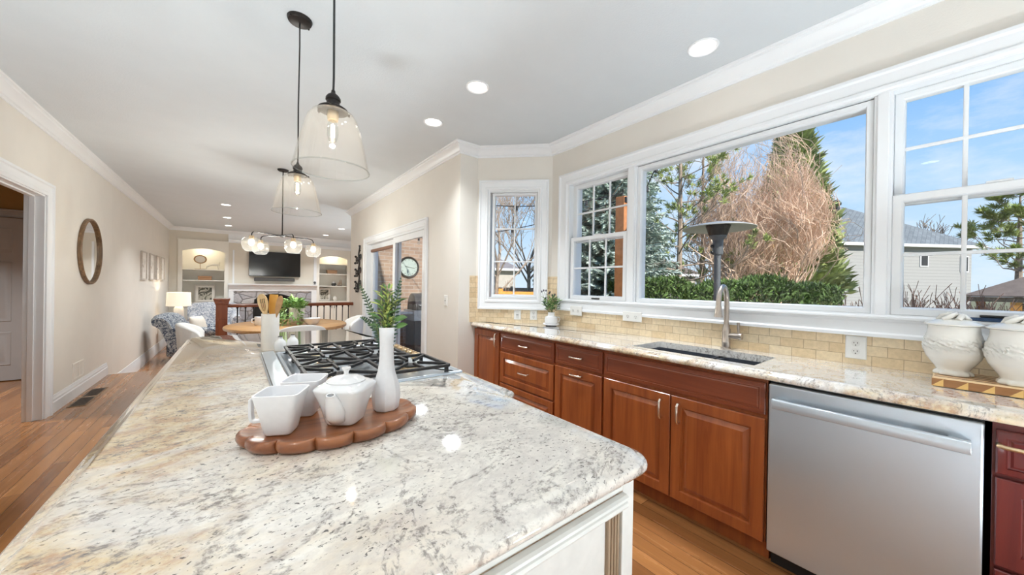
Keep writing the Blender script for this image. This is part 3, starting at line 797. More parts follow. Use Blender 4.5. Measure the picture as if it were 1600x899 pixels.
# sliding patio door
d1 = thing('door_1', 'white sliding glass patio door', 'door', (XS, 5.1, 0), kind='structure')
mb = MB(); casing3(mb, S_, DOOR_S[0], DOOR_S[1], DOOR_S[3], 0.088); mb.build('casing', MAT['trim_paint'], d1, angle=25)
mb = MB(); S_.box(mb, DOOR_S[0], DOOR_S[0]+0.03, 0, 2.0, 0, -0.14); S_.box(mb, DOOR_S[1]-0.03, DOOR_S[1], 0, 2.0, 0, -0.14); S_.box(mb, DOOR_S[0]+0.03, DOOR_S[1]-0.03, 1.97, 2.0, 0, -0.14); S_.box(mb, DOOR_S[0]+0.03, DOOR_S[1]-0.03, 0.0, 0.03, 0, -0.14)
mb.build('frame', MAT['sash_paint'], d1, angle=0)
def slider(a0, a1, d, w, zt):
    mb = MB(); S_.box(mb, a0, a0+w, 0.03, zt, d, d+0.04); S_.box(mb, a1-w, a1, 0.03, zt, d, d+0.04)
    S_.box(mb, a0+w, a1-w, 0.03, 0.03+w, d, d+0.04); S_.box(mb, a0+w, a1-w, zt-w*0.9, zt, d, d+0.04)
    s = mb.build('door_panel', MAT['sash_paint'], d1, angle=0, bevel=0.004)
    g = MB(); S_.box(g, a0+w, a1-w, 0.03+w, zt-w*0.9, d+0.016, d+0.022); g.build('pane', MAT['window_glass'], s, angle=0)
    return s
pf = slider(5.02, DOOR_S[1]-0.03, -0.12, 0.09, 1.97)
pn = slider(DOOR_S[0]+0.03, 5.10, -0.06, 0.09, 1.97)
mb = MB(); S_.box(mb, 5.12, 6.23, 1.835, 1.885, -0.075, -0.035); mb.build('rolled_screen', MAT['book_brown'], pf, angle=0, bevel=0.01, label='dark rolled-up screen at the top of the far panel')
mb = MB(); S_.box(mb, 5.04, 5.065, 0.95, 1.15, -0.02, 0.02); mb.build('handle', MAT['sash_paint'], pn, angle=0, bevel=0.005)

# ---- travertine backsplash
mb = MB()
R_.box(mb, YB+0.6, A2[1]-0.004, 0.914, 1.0655, 0.0, 0.009); R_.box(mb, 2.450, A2[1]-0.004, 1.0655, 1.395, 0.0, 0.009)
struct(mb.build('trim_6', MAT['travertine'], angle=0), 'tan travertine tile backsplash under the wide window', 'backsplash')
mb = MB(); G_.box(mb, 0.004, ALEN-0.004, 0.914, 1.052, 0.0, 0.009); G_.box(mb, 0.004, 0.034, 1.052, 1.395, 0.0, 0.009); G_.box(mb, 0.756, ALEN-0.004, 1.052, 1.395, 0.0, 0.009)
struct(mb.build('trim_7', MAT['travertine'], angle=0), 'tan travertine tile backsplash under the narrow window', 'backsplash')
struct(MB().box(1.893, B2[0]-0.004, YR-0.009, YR, 0.914, 1.395).build('trim_8', MAT['travertine'], angle=0), 'narrow strip of tan tile on the return wall', 'backsplash')

# ---- outside ground and the brick wing of the house
struct(MB().box(-30, 160, -110, 140, -0.62, -0.42).build('ground', MAT['lawn'], angle=0), 'brownish winter lawn', 'ground')
struct(MB().box(XS+0.14, 7.2, -3, 7.25, -0.43, -0.30).build('ground_patio', MAT['patio_stone'], angle=0), 'pale patio paving behind the house', 'patio')
struct(MB().box(XS+0.14, XLR+0.3, 7.2, 7.345, -0.43, 3.0).build('wall_brick', MAT['brick'], angle=0), 'brick outside wall seen through the patio door', 'wall')
struct(MB().box(2.085, 2.215, 7.165, 7.199, -0.31, 2.9).build('trim_9', MAT['trim_paint'], angle=0), 'white corner board on the brick wall', 'trim')

# ------------------------------------------------------------------ perimeter cabinets
FX = 1.95                                  # plane of the door fronts
K_ = Plane((FX, 0, 0), (0, 1, 0), (-1, 0, 0))
def raised(mb, pl, a0, a1, z0, z1, st=0.055):
    return pl.panel(mb, a0, a1, z0, z1, [(0, -0.018), (0, -0.003), (0.003, 0), (st, 0), (st+0.002, -0.004), (st+0.004, -0.013), (st+0.011, -0.0135), (st+0.032, -0.004), (st+0.035, -0.0025)])
def drawer_front(mb, pl, a0, a1, z0, z1):
    return pl.panel(mb, a0, a1, z0, z1, [(0, -0.018), (0, -0.006), (0.004, -0.003), (0.018, -0.001), (0.022, 0.0005), (0.024, -0.0045), (0.028, -0.005), (0.034, -0.0025)])
def pull(pl, a, z, half, vertical, parent, matn='nickel', rise=0.03):
    mb = MB()
    if vertical:
        pts = [pl.p(a, z-half, 0.0), pl.p(a, z-half, rise*0.7), pl.p(a, z-half*0.8, rise), pl.p(a, z, rise*1.08), pl.p(a, z+half*0.8, rise), pl.p(a, z+half, rise*0.7), pl.p(a, z+half, 0.0)]
    else:
        pts = [pl.p(a-half, z, 0.0), pl.p(a-half, z, rise*0.7), pl.p(a-half*0.8, z, rise), pl.p(a, z, rise*1.08), pl.p(a+half*0.8, z, rise), pl.p(a+half, z, rise*0.7), pl.p(a+half, z, 0.0)]
    mb.tube(pts, [0.0078, 0.0074, 0.0068, 0.0066, 0.0068, 0.0074, 0.0078], 10)
    return mb.build('handle', MAT[matn], parent, label='metal bow handle')
def cabinet(label, y0, y1, group='cherry base cabinets along the window wall', m='cherry', z1=0.873):
    t = thing('base_cabinet', label, 'cabinet', (2.2, (y0+y1)/2, 0), 0, group)
    def foot(x0):
        q = [(x0, y0+0.001), (min(XR-0.03, 5.06-y0), y0+0.001)]
        if y0 < 5.06-(XR-0.03) < y1: q.append((XR-0.03, 5.06-(XR-0.03)))
        ye = min(y1-0.001, 5.06-x0-0.004)
        return q + [(min(XR-0.03, 5.06-ye), ye), (x0, ye)]
    mb = MB(); mb.prism(foot(FX+0.019), 0.10, z1)
    mb.build('carcass', MAT[m], t, angle=0, bevel=0.001)
    mb = MB(); mb.prism(foot(2.02), 0.0, 0.10); mb.build('toe_kick', MAT[m], t, angle=0)
    return t
def door(t, a0, a1, z0, z1, hx=None, hz=None, hv=True, m='cherry', hm='nickel', half=0.052):
    mb = MB(); raised(mb, K_, a0, a1, z0, z1)
    d = mb.build('door', MAT[m], t, angle=20)
    if hx is not None: pull(K_, hx, hz, half, hv, d, hm)
    return d
def drawer(t, a0, a1, z0, z1, m='cherry_horizontal', handle=True, hm='nickel', deep=False):
    mb = MB()
    if deep: raised(mb, K_, a0, a1, z0, z1, 0.048)
    else: drawer_front(mb, K_, a0, a1, z0, z1)
    d = mb.build('drawer', MAT[m], t, angle=20)
    if handle: pull(K_, (a0+a1)/2, (z0+z1)/2, 0.055, False, d, hm)
    return d
t = cabinet('narrow cherry cabinet with one tall door beside the return wall', 2.655, YR-0.004)
door(t, 2.668, 3.100, 0.105, 0.852, 2.700, 0.775, True, half=0.06)
t = cabinet('cherry cabinet of three drawers, two of them deep', 1.934, 2.655)
drawer(t, 1.943, 2.648, 0.695, 0.852); drawer(t, 1.943, 2.648, 0.400, 0.676, 'cherry', True, deep=True); drawer(t, 1.943, 2.648, 0.105, 0.386, 'cherry', True, deep=True)
t = cabinet('cherry cabinet with a single drawer over a pull-out door', 1.474, 1.934)
drawer(t, 1.483, 1.925, 0.703, 0.852)
door(t, 1.483, 1.925, 0.105, 0.684, 1.704, 0.650, False)
t = cabinet('wide cherry sink cabinet with false front and two doors', 0.543, 1.474, z1=0.64)
mb = MB(); mb.box(FX+0.019, FX+0.035, 0.544, 1.473, 0.64, 0.873); mb.build('front_rail', MAT['cherry'], t, angle=0)
drawer(t, 0.550, 1.465, 0.703, 0.852, handle=False)
door(t, 1.006, 1.465, 0.105, 0.684, 1.055, 0.595); door(t, 0.550, 1.000, 0.105, 0.684, 0.952, 0.595)
t = cabinet('cherry drawer cabinet right of the dishwasher, shade put in as dark burgundy', -0.72, -0.076, 'base cabinets right of the dishwasher', 'shaded_cherry')
drawer(t, -0.712, -0.084, 0.703, 0.845, 'shaded_cherry', False, deep=False)
for z0, z1 in ((0.405, 0.690), (0.105, 0.392)): drawer(t, -0.712, -0.084, z0, z1, 'shaded_cherry', True, 'champagne', True)
mb = MB(); d = [c for c in t.children if c.name.startswith('drawer')][0]
pull(K_, -0.165, 0.800, 0.075, False, d, 'champagne')

# ------------------------------------------------------------------ perimeter worktop with the sink cut out
SK = (2.03, 2.375, 0.62, 1.305)
mb = MB()
zt, zb = 0.914, 0.874
nose = [(1.962, zb), (1.928, zb), (1.919, zb+0.004), (1.915, zb+0.012), (1.916, zb+0.020), (1.921, zb+0.026), (1.930, zb+0.029), (1.934, zb+0.035), (1.940, zb+0.0385), (1.948, zt)]
def strip(y0, y1): mb.extrude([(x, y0, z) for x, z in nose] + [(1.962, y0, zt)], (0, y1-y0, 0))
strip(-1.6, YR-0.003)
mb.box(1.962, SK[0], -1.6, YR-0.003, zb, zt)
mb.prism([(SK[0], SK[3]), (XR-0.002, SK[3]), (XR-0.002, A2[1]-0.002), (B2[0], YR-0.004), (SK[0]-0.06+0.06, YR-0.004)], zb, zt)
mb.box(SK[0], XR-0.002, -1.6, SK[2], zb, zt); mb.box(SK[1], XR-0.002, SK[2], SK[3], zb, zt)
tag(mb.build('worktop', MAT['granite_counter'], None, angle=40), 'speckled granite worktop with sink opening, window reflections put in as a paler colour', 'countertop')
# sink: two dark bowls
t = thing('sink', 'dark blue-black double bowl sink set below the worktop', 'sink', (2.2, 0.96, 0.70))
def bowl(y0, y1, name):
    mb = MB(); x0, x1 = SK[0]-0.012, SK[1]+0.012
    rings = []
    for i, z in ((0.0, 0.873), (0.012, 0.873), (0.014, 0.865), (0.022, 0.72), (0.04, 0.70)):
        rings.append([(x, y, z) for x, y in round_poly([(x0+i, y0+i), (x1-i, y0+i), (x1-i, y1-i), (x0+i, y1-i)], [0.05]*4, 5)])
    out = []
    for i, z in ((-0.004, 0.690), (0.0, 0.873)):
        out.append([(x, y, z) for x, y in round_poly([(x0+i, y0+i), (x1-i, y0+i), (x1-i, y1-i), (x0+i, y1-i)], [0.05]*4, 5)])
    mb.loft(out + rings, True, True, True)
    return mb.build(name, MAT['sink_composite'], t)
b = bowl(0.905, SK[3]+0.012, 'bowl'); 
mb = MB(); mb.lathe([(0.001, 0.703), (0.040, 0.703), (0.043, 0.7015)], (2.2, 1.1, 0), 24); mb.build('drain', MAT['faucet_steel'], b, label='steel drain ring')
b = bowl(SK[2]-0.012, 0.885, 'bowl')
mb = MB(); mb.lathe([(0.001, 0.703), (0.040, 0.703), (0.043, 0.7015)], (2.2, 0.75, 0), 24); mb.build('drain', MAT['faucet_steel'], b, label='steel drain ring')
mb = MB(); mb.box(SK[0]-0.01, SK[1]+0.01, 0.8855, 0.9045, 0.80, 0.868); mb.build('divider', MAT['sink_composite'], t, angle=0, bevel=0.005)
# faucet
fx, fy = 2.452, 0.905
t = thing('faucet', 'brushed gooseneck pull-down faucet with side lever behind the sink', 'faucet', (fx, fy, 0.914))
mb = MB(); mb.lathe([(0.0, 0.0), (0.030, 0.0), (0.030, 0.006), (0.025, 0.012), (0.024, 0.040), (0.026, 0.044), (0.024, 0.048), (0.0245, 0.11), (0.024, 0.125), (0.019, 0.135), (0.017, 0.150), (0.0, 0.150)], (0,0,0), 24)
mb.build('body', MAT['faucet_steel'], t, local=True)
mb = MB()
pts = [(0,0,0.13), (0,0,0.29)] + [(-0.062+0.062*math.cos(q), 0, 0.29+0.105*math.sin(q)) for q in [PI*k/14 for k in range(1, 15)]] + [(-0.124, 0, 0.275)]
mb.tube(pts, 0.0150, 16); sp = mb.build('spout', MAT['faucet_steel'], t, local=True)
mb = MB(); mb.lathe([(0.0, 0.276), (0.0165, 0.276), (0.0185, 0.262), (0.0205, 0.225), (0.0245, 0.212), (0.0245, 0.206), (0.0, 0.206)], (-0.124, 0, 0), 20); mb.build('spray_head', MAT['faucet_steel'], sp, local=True)
mb = MB(); mb.tube([(0,0,0.083), (0,-0.030,0.086), (0,-0.075,0.087)], [0.017, 0.017, 0.019], 16); mb.tube([(0,-0.075,0.087), (0,-0.088,0.087)], [0.021, 0.020], 16)
lv = mb.build('valve', MAT['faucet_steel'], t, local=True)
mb = MB(); mb.tube([(0,-0.070,0.10), (0,-0.068,0.13), (0,-0.066,0.172)], [0.006, 0.0075, 0.009], 12); mb.build('lever', MAT['faucet_steel'], lv, local=True)

# ------------------------------------------------------------------ dishwasher
t = thing('dishwasher', 'stainless steel dishwasher with bar handle between the cabinets', 'dishwasher', (2.2, 0.235, 0))
dy0, dy1 = -0.065, 0.537
mb = MB(); mb.box(1.972, XR-0.04, dy0+0.003, dy1-0.003, 0.075, 0.868); mb.build('tub', MAT['black_plastic'], t, angle=0)
mb = MB(); mb.box(FX-0.008, 1.97, dy0+0.004, dy1-0.003, 0.085, 0.858); dr = mb.build('door', MAT['stainless'], t, angle=0, bevel=0.006, seg=3)
mb = MB()
hb = [(FX-0.050, 0.756), (FX-0.060, 0.760), (FX-0.064, 0.780), (FX-0.060, 0.799), (FX-0.050, 0.803), (FX-0.044, 0.795), (FX-0.044, 0.764)]
mb.extrude([(x, dy0+0.03, z) for x, z in hb], (0, 0.545, 0))
for y in (dy0+0.030, dy0+0.525): mb.box(FX-0.05, FX-0.009, y, y+0.05, 0.765, 0.796)
mb.build('handle', MAT['stainless'], dr, angle=30, bevel=0.002)
mb = MB(); mb.box(2.01, 2.03, dy0+0.004, dy1-0.004, 0.0, 0.075); mb.build('kick_plate', MAT['kick_black'], t, angle=0, label='black kick plate')

# ------------------------------------------------------------------ outlets and switches
def plate(name, label, pl, a, z, w, h, gangs, d0=0.009, group='white wall plates', cat='outlet'):
    t = thing(name, label, cat, pl.p(a, z, d0), 0, group)
    mb = MB(); pl.panel(mb, a-w/2, a+w/2, z-h/2, z+h/2, [(0, d0), (0, d0+0.003), (0.004, d0+0.007), (0.006, d0+0.007)])
    mb.build('cover_plate', MAT['plastic_white'], t, angle=25)
    for q in gangs:
        kind, da, dz = q
        if kind == 'socket':
            mb = MB(); pl.cyl(mb, a+da, z+dz, 0.0165, d0+0.006, d0+0.009, 20); s = mb.build('socket', MAT['socket_white'], t)
            mb = MB()
            for (sa, hh) in ((-0.0065, 0.008), (0.0065, 0.0065)): pl.box(mb, a+da+sa-0.0013, a+da+sa+0.0013, z+dz-hh/2+0.003, z+dz+hh/2+0.003, d0+0.0085, d0+0.0097)
            pl.cyl(mb, a+da, z+dz-0.009, 0.0028, d0+0.0085, d0+0.0097, 10)
            mb.build('slots', MAT['slot_dark'], s, angle=0)
        else:
            mb = MB(); pl.box(mb, a+da-0.016, a+da+0.016, z+dz-0.033, z+dz+0.033, d0+0.006, d0+0.011); s = mb.build('rocker', MAT['socket_white'], t, angle=0, bevel=0.002)
            mb = MB(); pl.box(mb, a+da-0.012, a+da+0.012, z+dz-0.003, z+dz+0.003, d0+0.0105, d0+0.0118); s = mb.build('button', MAT['slot_dark'], s, angle=0)
duplex = [('socket', 0, 0.021), ('socket', 0, -0.021)]
plate('outlet', 'white double outlet on the tiles between sink and canisters', R_, 0.320, 1.002, 0.080, 0.118, duplex)
plate('outlet', 'wide white outlet plate overlapping the apron left of the sink', R_, 1.608, 1.062, 0.170, 0.078, [('socket', -0.035, 0), ('socket', 0.035, 0)], 0.030)
plate('outlet', 'white outlet plate under the left sash of the wide window', R_, 2.198, 1.072, 0.140, 0.088, [('socket', -0.03, 0), ('socket', 0.03, 0)], 0.030)
plate('wall_switch', 'left white plate below the narrow window, one dark button', G_, 0.338, 0.998, 0.072, 0.098, [('rocker', 0, 0)], 0.009, None, 'switch')
plate('outlet', 'right white plate below the narrow window, double outlet', G_, 0.172, 1.000, 0.072, 0.098, duplex)
plate('wall_switch', 'faint white wall switch right of the patio door', S_, 3.384, 1.127, 0.072, 0.115, [('rocker', 0, 0)], 0.0, None, 'switch')
t = thing('wall_vent', 'beige square cover plate low on the wall under the mirror', 'vent', L_.p(6.07, 0.28), 0)
mb = MB(); L_.panel(mb, 5.90, 6.24, 0.185, 0.375, [(0, 0.0), (0, 0.004), (0.004, 0.007), (0.02, 0.007), (0.024, 0.004)]); mb.build('cover', MAT['wall_paint'], t, angle=20)
mb = MB(); L_.box(mb, 6.065, 6.075, 0.205, 0.355, 0.004, 0.008); mb.build('divider', MAT['wall_paint'], t, angle=0)

# ------------------------------------------------------------------ cutting board and canisters
t = thing('cutting_board', 'thick maple and walnut end-grain board under the white canisters', 'cutting board', (2.32, -0.16, 0.914))
bx0, bx1, by0, by1 = 2.205, 2.445, -0.40, 0.060
mb = MB(); mb.box(bx0+0.001, bx1, by0, by1-0.001, 0.916, 0.951); mb.build('block', MAT['light_maple'], t, angle=0, bevel=0.003)
n = 0; y = by1 - 0.0005
dk = MB(); gd = MB()
while y - 0.030 > by0:
    a, b = y-0.030, y; z0, z1 = 0.9175, 0.947; x0, x1 = bx0-0.0008, bx0+0.004
    def tri(q, pts): q.extrude([(x0, py, pz) for py, pz in pts], (x1-x0, 0, 0))
    if n % 2 == 0: tri(dk, [(b, z0), (b, z1), (a, z1)]); tri(gd, [(b, z0), (a, z1), (a, z0)])
    else: tri(dk, [(a, z0), (b, z0), (b, z1), (a, z1)])
    y -= 0.030; n += 1
dk.build('walnut_inlay', MAT['dark_walnut'], t, angle=0, label='dark walnut triangles along the edge'); gd.build('maple_inlay', MAT['golden_maple'], t, angle=0, label='golden maple triangles along the edge')
mb = MB()
for k in range(5):
    x = bx0 + 0.03 + 0.042*k
    mb.box(x, x+0.012, by0+0.005, by1-0.006, 0.9505, 0.9518)
mb.build('walnut_stripe', MAT['dark_walnut'], t, angle=0, label='walnut stripes across the top')

def canister(label, x, y, s, rz):
    t = thing('canister', label, 'canister', (x, y, 0.952), rz, 'white relief canisters on the board')
    prof = [(0.0, 0.0), (0.050, 0.0), (0.054, 0.004), (0.052, 0.012), (0.045, 0.020), (0.048, 0.030), (0.060, 0.048), (0.074, 0.072), (0.082, 0.098), (0.083, 0.118), (0.081, 0.140), (0.077, 0.160), (0.072, 0.178), (0.070, 0.196), (0.071, 0.205)]
    def rad(zz):
        for (r0, z0), (r1, z1) in zip(prof, prof[1:]):
            if z0 <= zz <= z1 and z1 > z0: return r0 + (r1-r0)*(zz-z0)/(z1-z0)
        return prof[-1][0]
    mb = MB(); N = 112; rings = []
    zs = [0.0, 0.003, 0.008, 0.014, 0.020, 0.026, 0.034, 0.042] + [0.05+0.0038*k for k in range(32)] + [0.176, 0.188, 0.198, 0.205]
    for z in zs:
        r = rad(z); row = []
        for k in range(N):
            a = 2*PI*k/N
            amp = max(0.0, 1 - abs(z-0.128)/0.034)
            u = a*5/ (2*PI); 
            w = math.sin(2*PI*u + 9*math.sin((z-0.128)*70 + a*5)) * math.cos((z-0.128)*130 + 3*math.sin(a*10))
            rel = 0.0066*amp**0.6*w if amp > 0 else 0
            if z < 0.02: rel += 0.003*math.sin(a*9)
            row.append(((r+rel)*math.cos(a)*s, (r+rel)*math.sin(a)*s, z*s))
        rings.append(row)
    mb.loft(rings, True, True, True); mb.build('body', MAT['cream_ceramic'], t, local=True, angle=60)
    mb = MB(); mb.lathe([(0.0, 0.206*s), (0.073*s, 0.206*s), (0.080*s, 0.209*s), (0.081*s, 0.213*s), (0.070*s, 0.219*s), (0.050*s, 0.228*s), (0.030*s, 0.234*s), (0.0, 0.236*s)], (0,0,0), 48)
    lid = mb.build('lid', MAT['cream_ceramic'], t, local=True, angle=50)
    mb = MB()
    for k in range(6):
        a = k*PI/3
        mb.tube([(0.040*s*math.cos(a), 0.040*s*math.sin(a), 0.230*s), (0.030*s*math.cos(a+0.5), 0.030*s*math.sin(a+0.5), 0.246*s), (0.012*s*math.cos(a+1.2), 0.012*s*math.sin(a+1.2), 0.256*s), (0.010*s*math.cos(a+2.6), 0.010*s*math.sin(a+2.6), 0.246*s)], [0.010*s, 0.010*s, 0.009*s, 0.006*s], 8)
    mb.sphere((0, 0, 0.247*s), 0.014*s, 12, 8)
    mb.build('finial', MAT['cream_ceramic'], lid, local=True, angle=60)
canister('lidded white relief canister at the left end of the board', 2.335, 0.008, 0.985, 0.3)
canister('lidded white relief canister at the front edge of the board', 2.278, -0.148, 0.985, 1.1)
canister('lidded white relief canister behind the other two by the window', 2.392, -0.190, 1.12, 2.0) if False else canister('tall lidded white relief canister behind the other two', 2.392, -0.300, 1.28, 2.0)
mb = MB(); mb.loft([superring(0.018, 0.062, 3, 24, (2.505, -0.098, 1.1715+z)) for z in (0.0, 0.004, 0.010, 0.014)])
tag(mb.build('eyeglass_case', MAT['blue_case']), 'dark blue case lying on the sill behind the canisters', 'case')

# ------------------------------------------------------------------ small plant by the corner
t = thing('potted_plant', 'small leafy plant in a white pot on the corner of the worktop', 'plant', (2.395, 2.425, 0.914))
mb = MB(); mb.lathe([(0.0, 0.008), (0.062, 0.008), (0.075, 0.012), (0.080, 0.022), (0.076, 0.026), (0.05, 0.020), (0.0, 0.019)], (0,0,0), 32); mb.build('saucer', MAT['matte_ceramic'], t, local=True)
mb = MB(); mb.lathe([(0.0, 0.0), (0.05, 0.0), (0.055, 0.0085), (0.0, 0.0085)], (0,0,0), 24); mb.build('base_ring', MAT['slot_dark'], t, local=True, label='dark ring under the saucer')
mb = MB(); mb.lathe([(0.0, 0.020), (0.052, 0.020), (0.062, 0.030), (0.064, 0.060), (0.060, 0.086), (0.048, 0.094), (0.034, 0.098), (0.031, 0.115), (0.034, 0.132), (0.030, 0.132), (0.028, 0.118), (0.0, 0.110)], (0,0,0), 32); pt = mb.build('pot', MAT['porcelain'], t, local=True)
mb = MB(); mb.tube([(0.058,-0.02,0.084), (0.078,-0.03,0.082), (0.084,-0.033,0.06), (0.074,-0.029,0.038), (0.060,-0.022,0.036)], 0.005, 8); mb.build('handle', MAT['porcelain'], pt, local=True)
def bouquet(t, z0, n, R, H, L, w, seed, mats=('leaf_green', 'leaf_light'), r0=0.02, stem='stem_green'):
    rnd = random.Random(seed); st = MB(); lf = [MB() for _ in mats]
    for k in range(n):
        a = rnd.uniform(0, 2*PI); q = rnd.uniform(0.15, 1.0)
        tip = Vector((math.cos(a)*R*q, math.sin(a)*R*q, z0 + H*rnd.uniform(0.55, 1.0)*(1-0.35*q*q)))
        base = Vector((math.cos(a)*r0*q, math.sin(a)*r0*q, z0-0.02)); mid = (base+tip)/2 + Vector((0,0,H*0.08))
        st.tube([base, mid, tip], [0.0014, 0.0012, 0.0008], 4)
        for j in range(7):
            f = 0.3 + 0.7*j/6; p = base.lerp(mid, f*2) if f < 0.5 else mid.lerp(tip, f*2-1)
            d = Vector((math.cos(a)+rnd.uniform(-1,1)*0.9, math.sin(a)+rnd.uniform(-1,1)*0.9, rnd.uniform(0.1,1.3)))
            lf[rnd.randrange(len(mats))].leaf(p, d, L*rnd.uniform(0.6,1.1), w*rnd.uniform(0.7,1.1), (rnd.uniform(-.3,.3), rnd.uniform(-.3,.3), 1), 0.1)
    st.build('stems', MAT[stem], t, local=True)
    for m_, b in zip(mats, lf): b.build('leaves', MAT[m_], t, local=True, angle=0)
bouquet(t, 0.125, 26, 0.085, 0.20, 0.05, 0.016, 3, ('leaf_green', 'leaf_light', 'leaf_dark'))
rnd = random.Random(5); mb = MB(); sb = MB()
for k in range(7):
    p = Vector((-0.075+0.017*k, 0.055-0.012*k+rnd.uniform(-.01,.01), 0.29+rnd.uniform(0,0.055)))
    mb.sphere(p, 0.007, 8, 6, 1, 1, 1.5); sb.tube([(0.0, 0.0, 0.14), (p.x*0.6, p.y*0.6, 0.23), tuple(p)], 0.001, 4)
mb.build('buds', MAT['bud_dark'], t, local=True, label='small dark buds'); sb.build('bud_stems', MAT['stem_green'], t, local=True)

# ------------------------------------------------------------------ island
IX0, IX1, IY0, IY1 = -0.262, 0.762, 0.420, 3.20
outline = [(IX0, IY0), (IX1, IY0), (IX1, 0.955), (0.812, 1.005), (0.812, 2.55), (IX1, 2.60), (IX1, IY1-0.09), (IX1-0.06, IY1-0.03), (IX0+0.10, IY1+0.02), (IX0, IY1-0.05)]
outline = round_poly(outline, [0.05, 0.055, 0.03, 0.03, 0.03, 0.03, 0.03, 0.03, 0.04, 0.04], 6)
mb = MB()
IP = [(0.035, 0.873), (0.014, 0.873), (0.005, 0.876), (0.0005, 0.883), (0.0, 0.889), (0.003, 0.897), (0.009, 0.902), (0.018, 0.9045), (0.024, 0.907), (0.028, 0.911), (0.034, 0.914)]
slab(mb, outline, IP)
tag(mb.build('island_countertop', MAT['granite_island'], None, angle=50), 'long cream speckled granite island top with gold and rust patches', 'countertop')
t = thing('island_cabinet', 'antiqued white island base with panelled end', 'island', (0.25, 1.8, 0))
bx0, bx1, by0, by1 = 0.02, 0.735, 0.468, 3.08
mb = MB(); mb.box(bx0, bx1, by0+0.012, by1, 0.10, 0.872); mb.build('carcass', MAT['island_paint'], t, angle=0)
mb = MB(); mb.box(bx0+0.05, bx1-0.06, by0+0.07, by1-0.05, 0.0, 0.10); mb.build('toe_kick', MAT['kick_black'], t, angle=0, label='dark toe kick')
E_ = Plane((0, by0, 0), (1, 0, 0), (0, -1, 0))
mb = MB()
E_.box(mb, bx1-0.040, bx1+0.003, 0.06, 0.872, -0.012, 0.004); E_.box(mb, bx0, bx1-0.040, 0.826, 0.872, -0.012, 0.004); E_.box(mb, bx0, bx0+0.045, 0.06, 0.826, -0.012, 0.004); E_.box(mb, bx0+0.045, bx1-0.040, 0.06, 0.16, -0.012, 0.004)
mb.build('face_frame', MAT['island_paint'], t, angle=0, bevel=0.002)
bead = [(0.004, 0.826), (0.016, 0.825), (0.021, 0.821), (0.022, 0.816), (0.018, 0.812), (0.0155, 0.811), (0.0195, 0.808), (0.0215, 0.802), (0.018, 0.796), (0.012, 0.793), (0.004, 0.792), (-0.004, 0.792), (-0.004, 0.826)]
mb = MB(); mb.extrude([E_.p(bx0+0.02, z, d) for d, z in bead], (bx1-0.042-bx0-0.02, 0, 0)); mb.build('bead_moulding', MAT['island_paint'], t, angle=30)
mb = MB(); E_.box(mb, bx0+0.02, bx1-0.042, 0.8098, 0.8118, 0.010, 0.0163); E_.box(mb, bx0+0.02, bx1-0.042, 0.8262, 0.8282, 0.002, 0.0045); mb.build('glaze_line', MAT['fluted_glaze'], t, angle=0, label='brown glaze line in the moulding')
for x0 in (bx1-0.086, bx0+0.047):
    mb = MB()
    E_.box(mb, x0, x0+0.044, 0.16, 0.792, -0.012, -0.006)
    for k in range(4):
        x = x0+0.0055+0.011*k
        mb.extrude([E_.p(x-0.0045, 0.16, -0.006), E_.p(x-0.003, 0.16, -0.001), E_.p(x, 0.16, 0.001), E_.p(x+0.003, 0.16, -0.001), E_.p(x+0.0045, 0.16, -0.006)], (0, 0, 0.632))
    mb.build('fluted_pilaster', MAT['fluted_glaze'], t, angle=30, label='brown glazed fluted strip')
mb = MB(); E_.box(mb, bx0+0.045, bx1-0.040, 0.10, 0.80, -0.013, -0.009); mb.build('end_panel', MAT['island_paint'], t, angle=0)
# doors facing the aisle
A_ = Plane((bx1, 0, 0), (0, 1, 0), (1, 0, 0))
for k in range(5):
    mb = MB(); y0 = by0+0.06+0.5*k; raised(mb, A_, y0, y0+0.47, 0.12, 0.85); mb.build('door', MAT['island_paint'], t, angle=20)

# ------------------------------------------------------------------ cooktop
t = thing('cooktop', 'stainless gas cooktop with black grates set in the island', 'cooktop', (0.45, 1.78, 0.914))
cz = 0.9145
cx0, cx1, cy0, cy1 = 0.165, 0.775, 1.315, 2.225
mb = MB(); slab(mb, round_poly([(cx0, cy0), (cx1, cy0), (cx1, cy1), (cx0, cy1)], [0.012]*4, 4), [(0.002, cz-0.004), (0.0, cz+0.001), (0.003, cz+0.006), (0.012, cz+0.008), (0.018, cz+0.004), (0.03, cz+0.003)])
mb.build('tray', MAT['stainless'], t, angle=30)
mb = MB(); slab(mb, round_poly([(0.098, cy0+0.03), (0.160, cy0+0.03), (0.160, cy1+0.03), (0.098, cy1+0.03)], [0.006]*4, 3), [(0, cz-0.004), (0, cz+0.006), (0.003, cz+0.009)])
mb.build('downdraft_vent', MAT['stainless'], t, angle=30)
mb = MB()
for y0, y1 in ((cy0+0.03, cy1+0.03),): mb.box(0.1015, 0.1045, y0+0.005, y1-0.005, cz+0.009, cz+0.0105)
mb.build('vent_slot', MAT['slot_dark'], t, angle=0, label='dark slot along the vent')
gy = [(1.335, 1.612), (1.628, 1.905), (1.921, 2.198)]
gx0, gx1 = 0.205, 0.655
zg = cz + 0.040
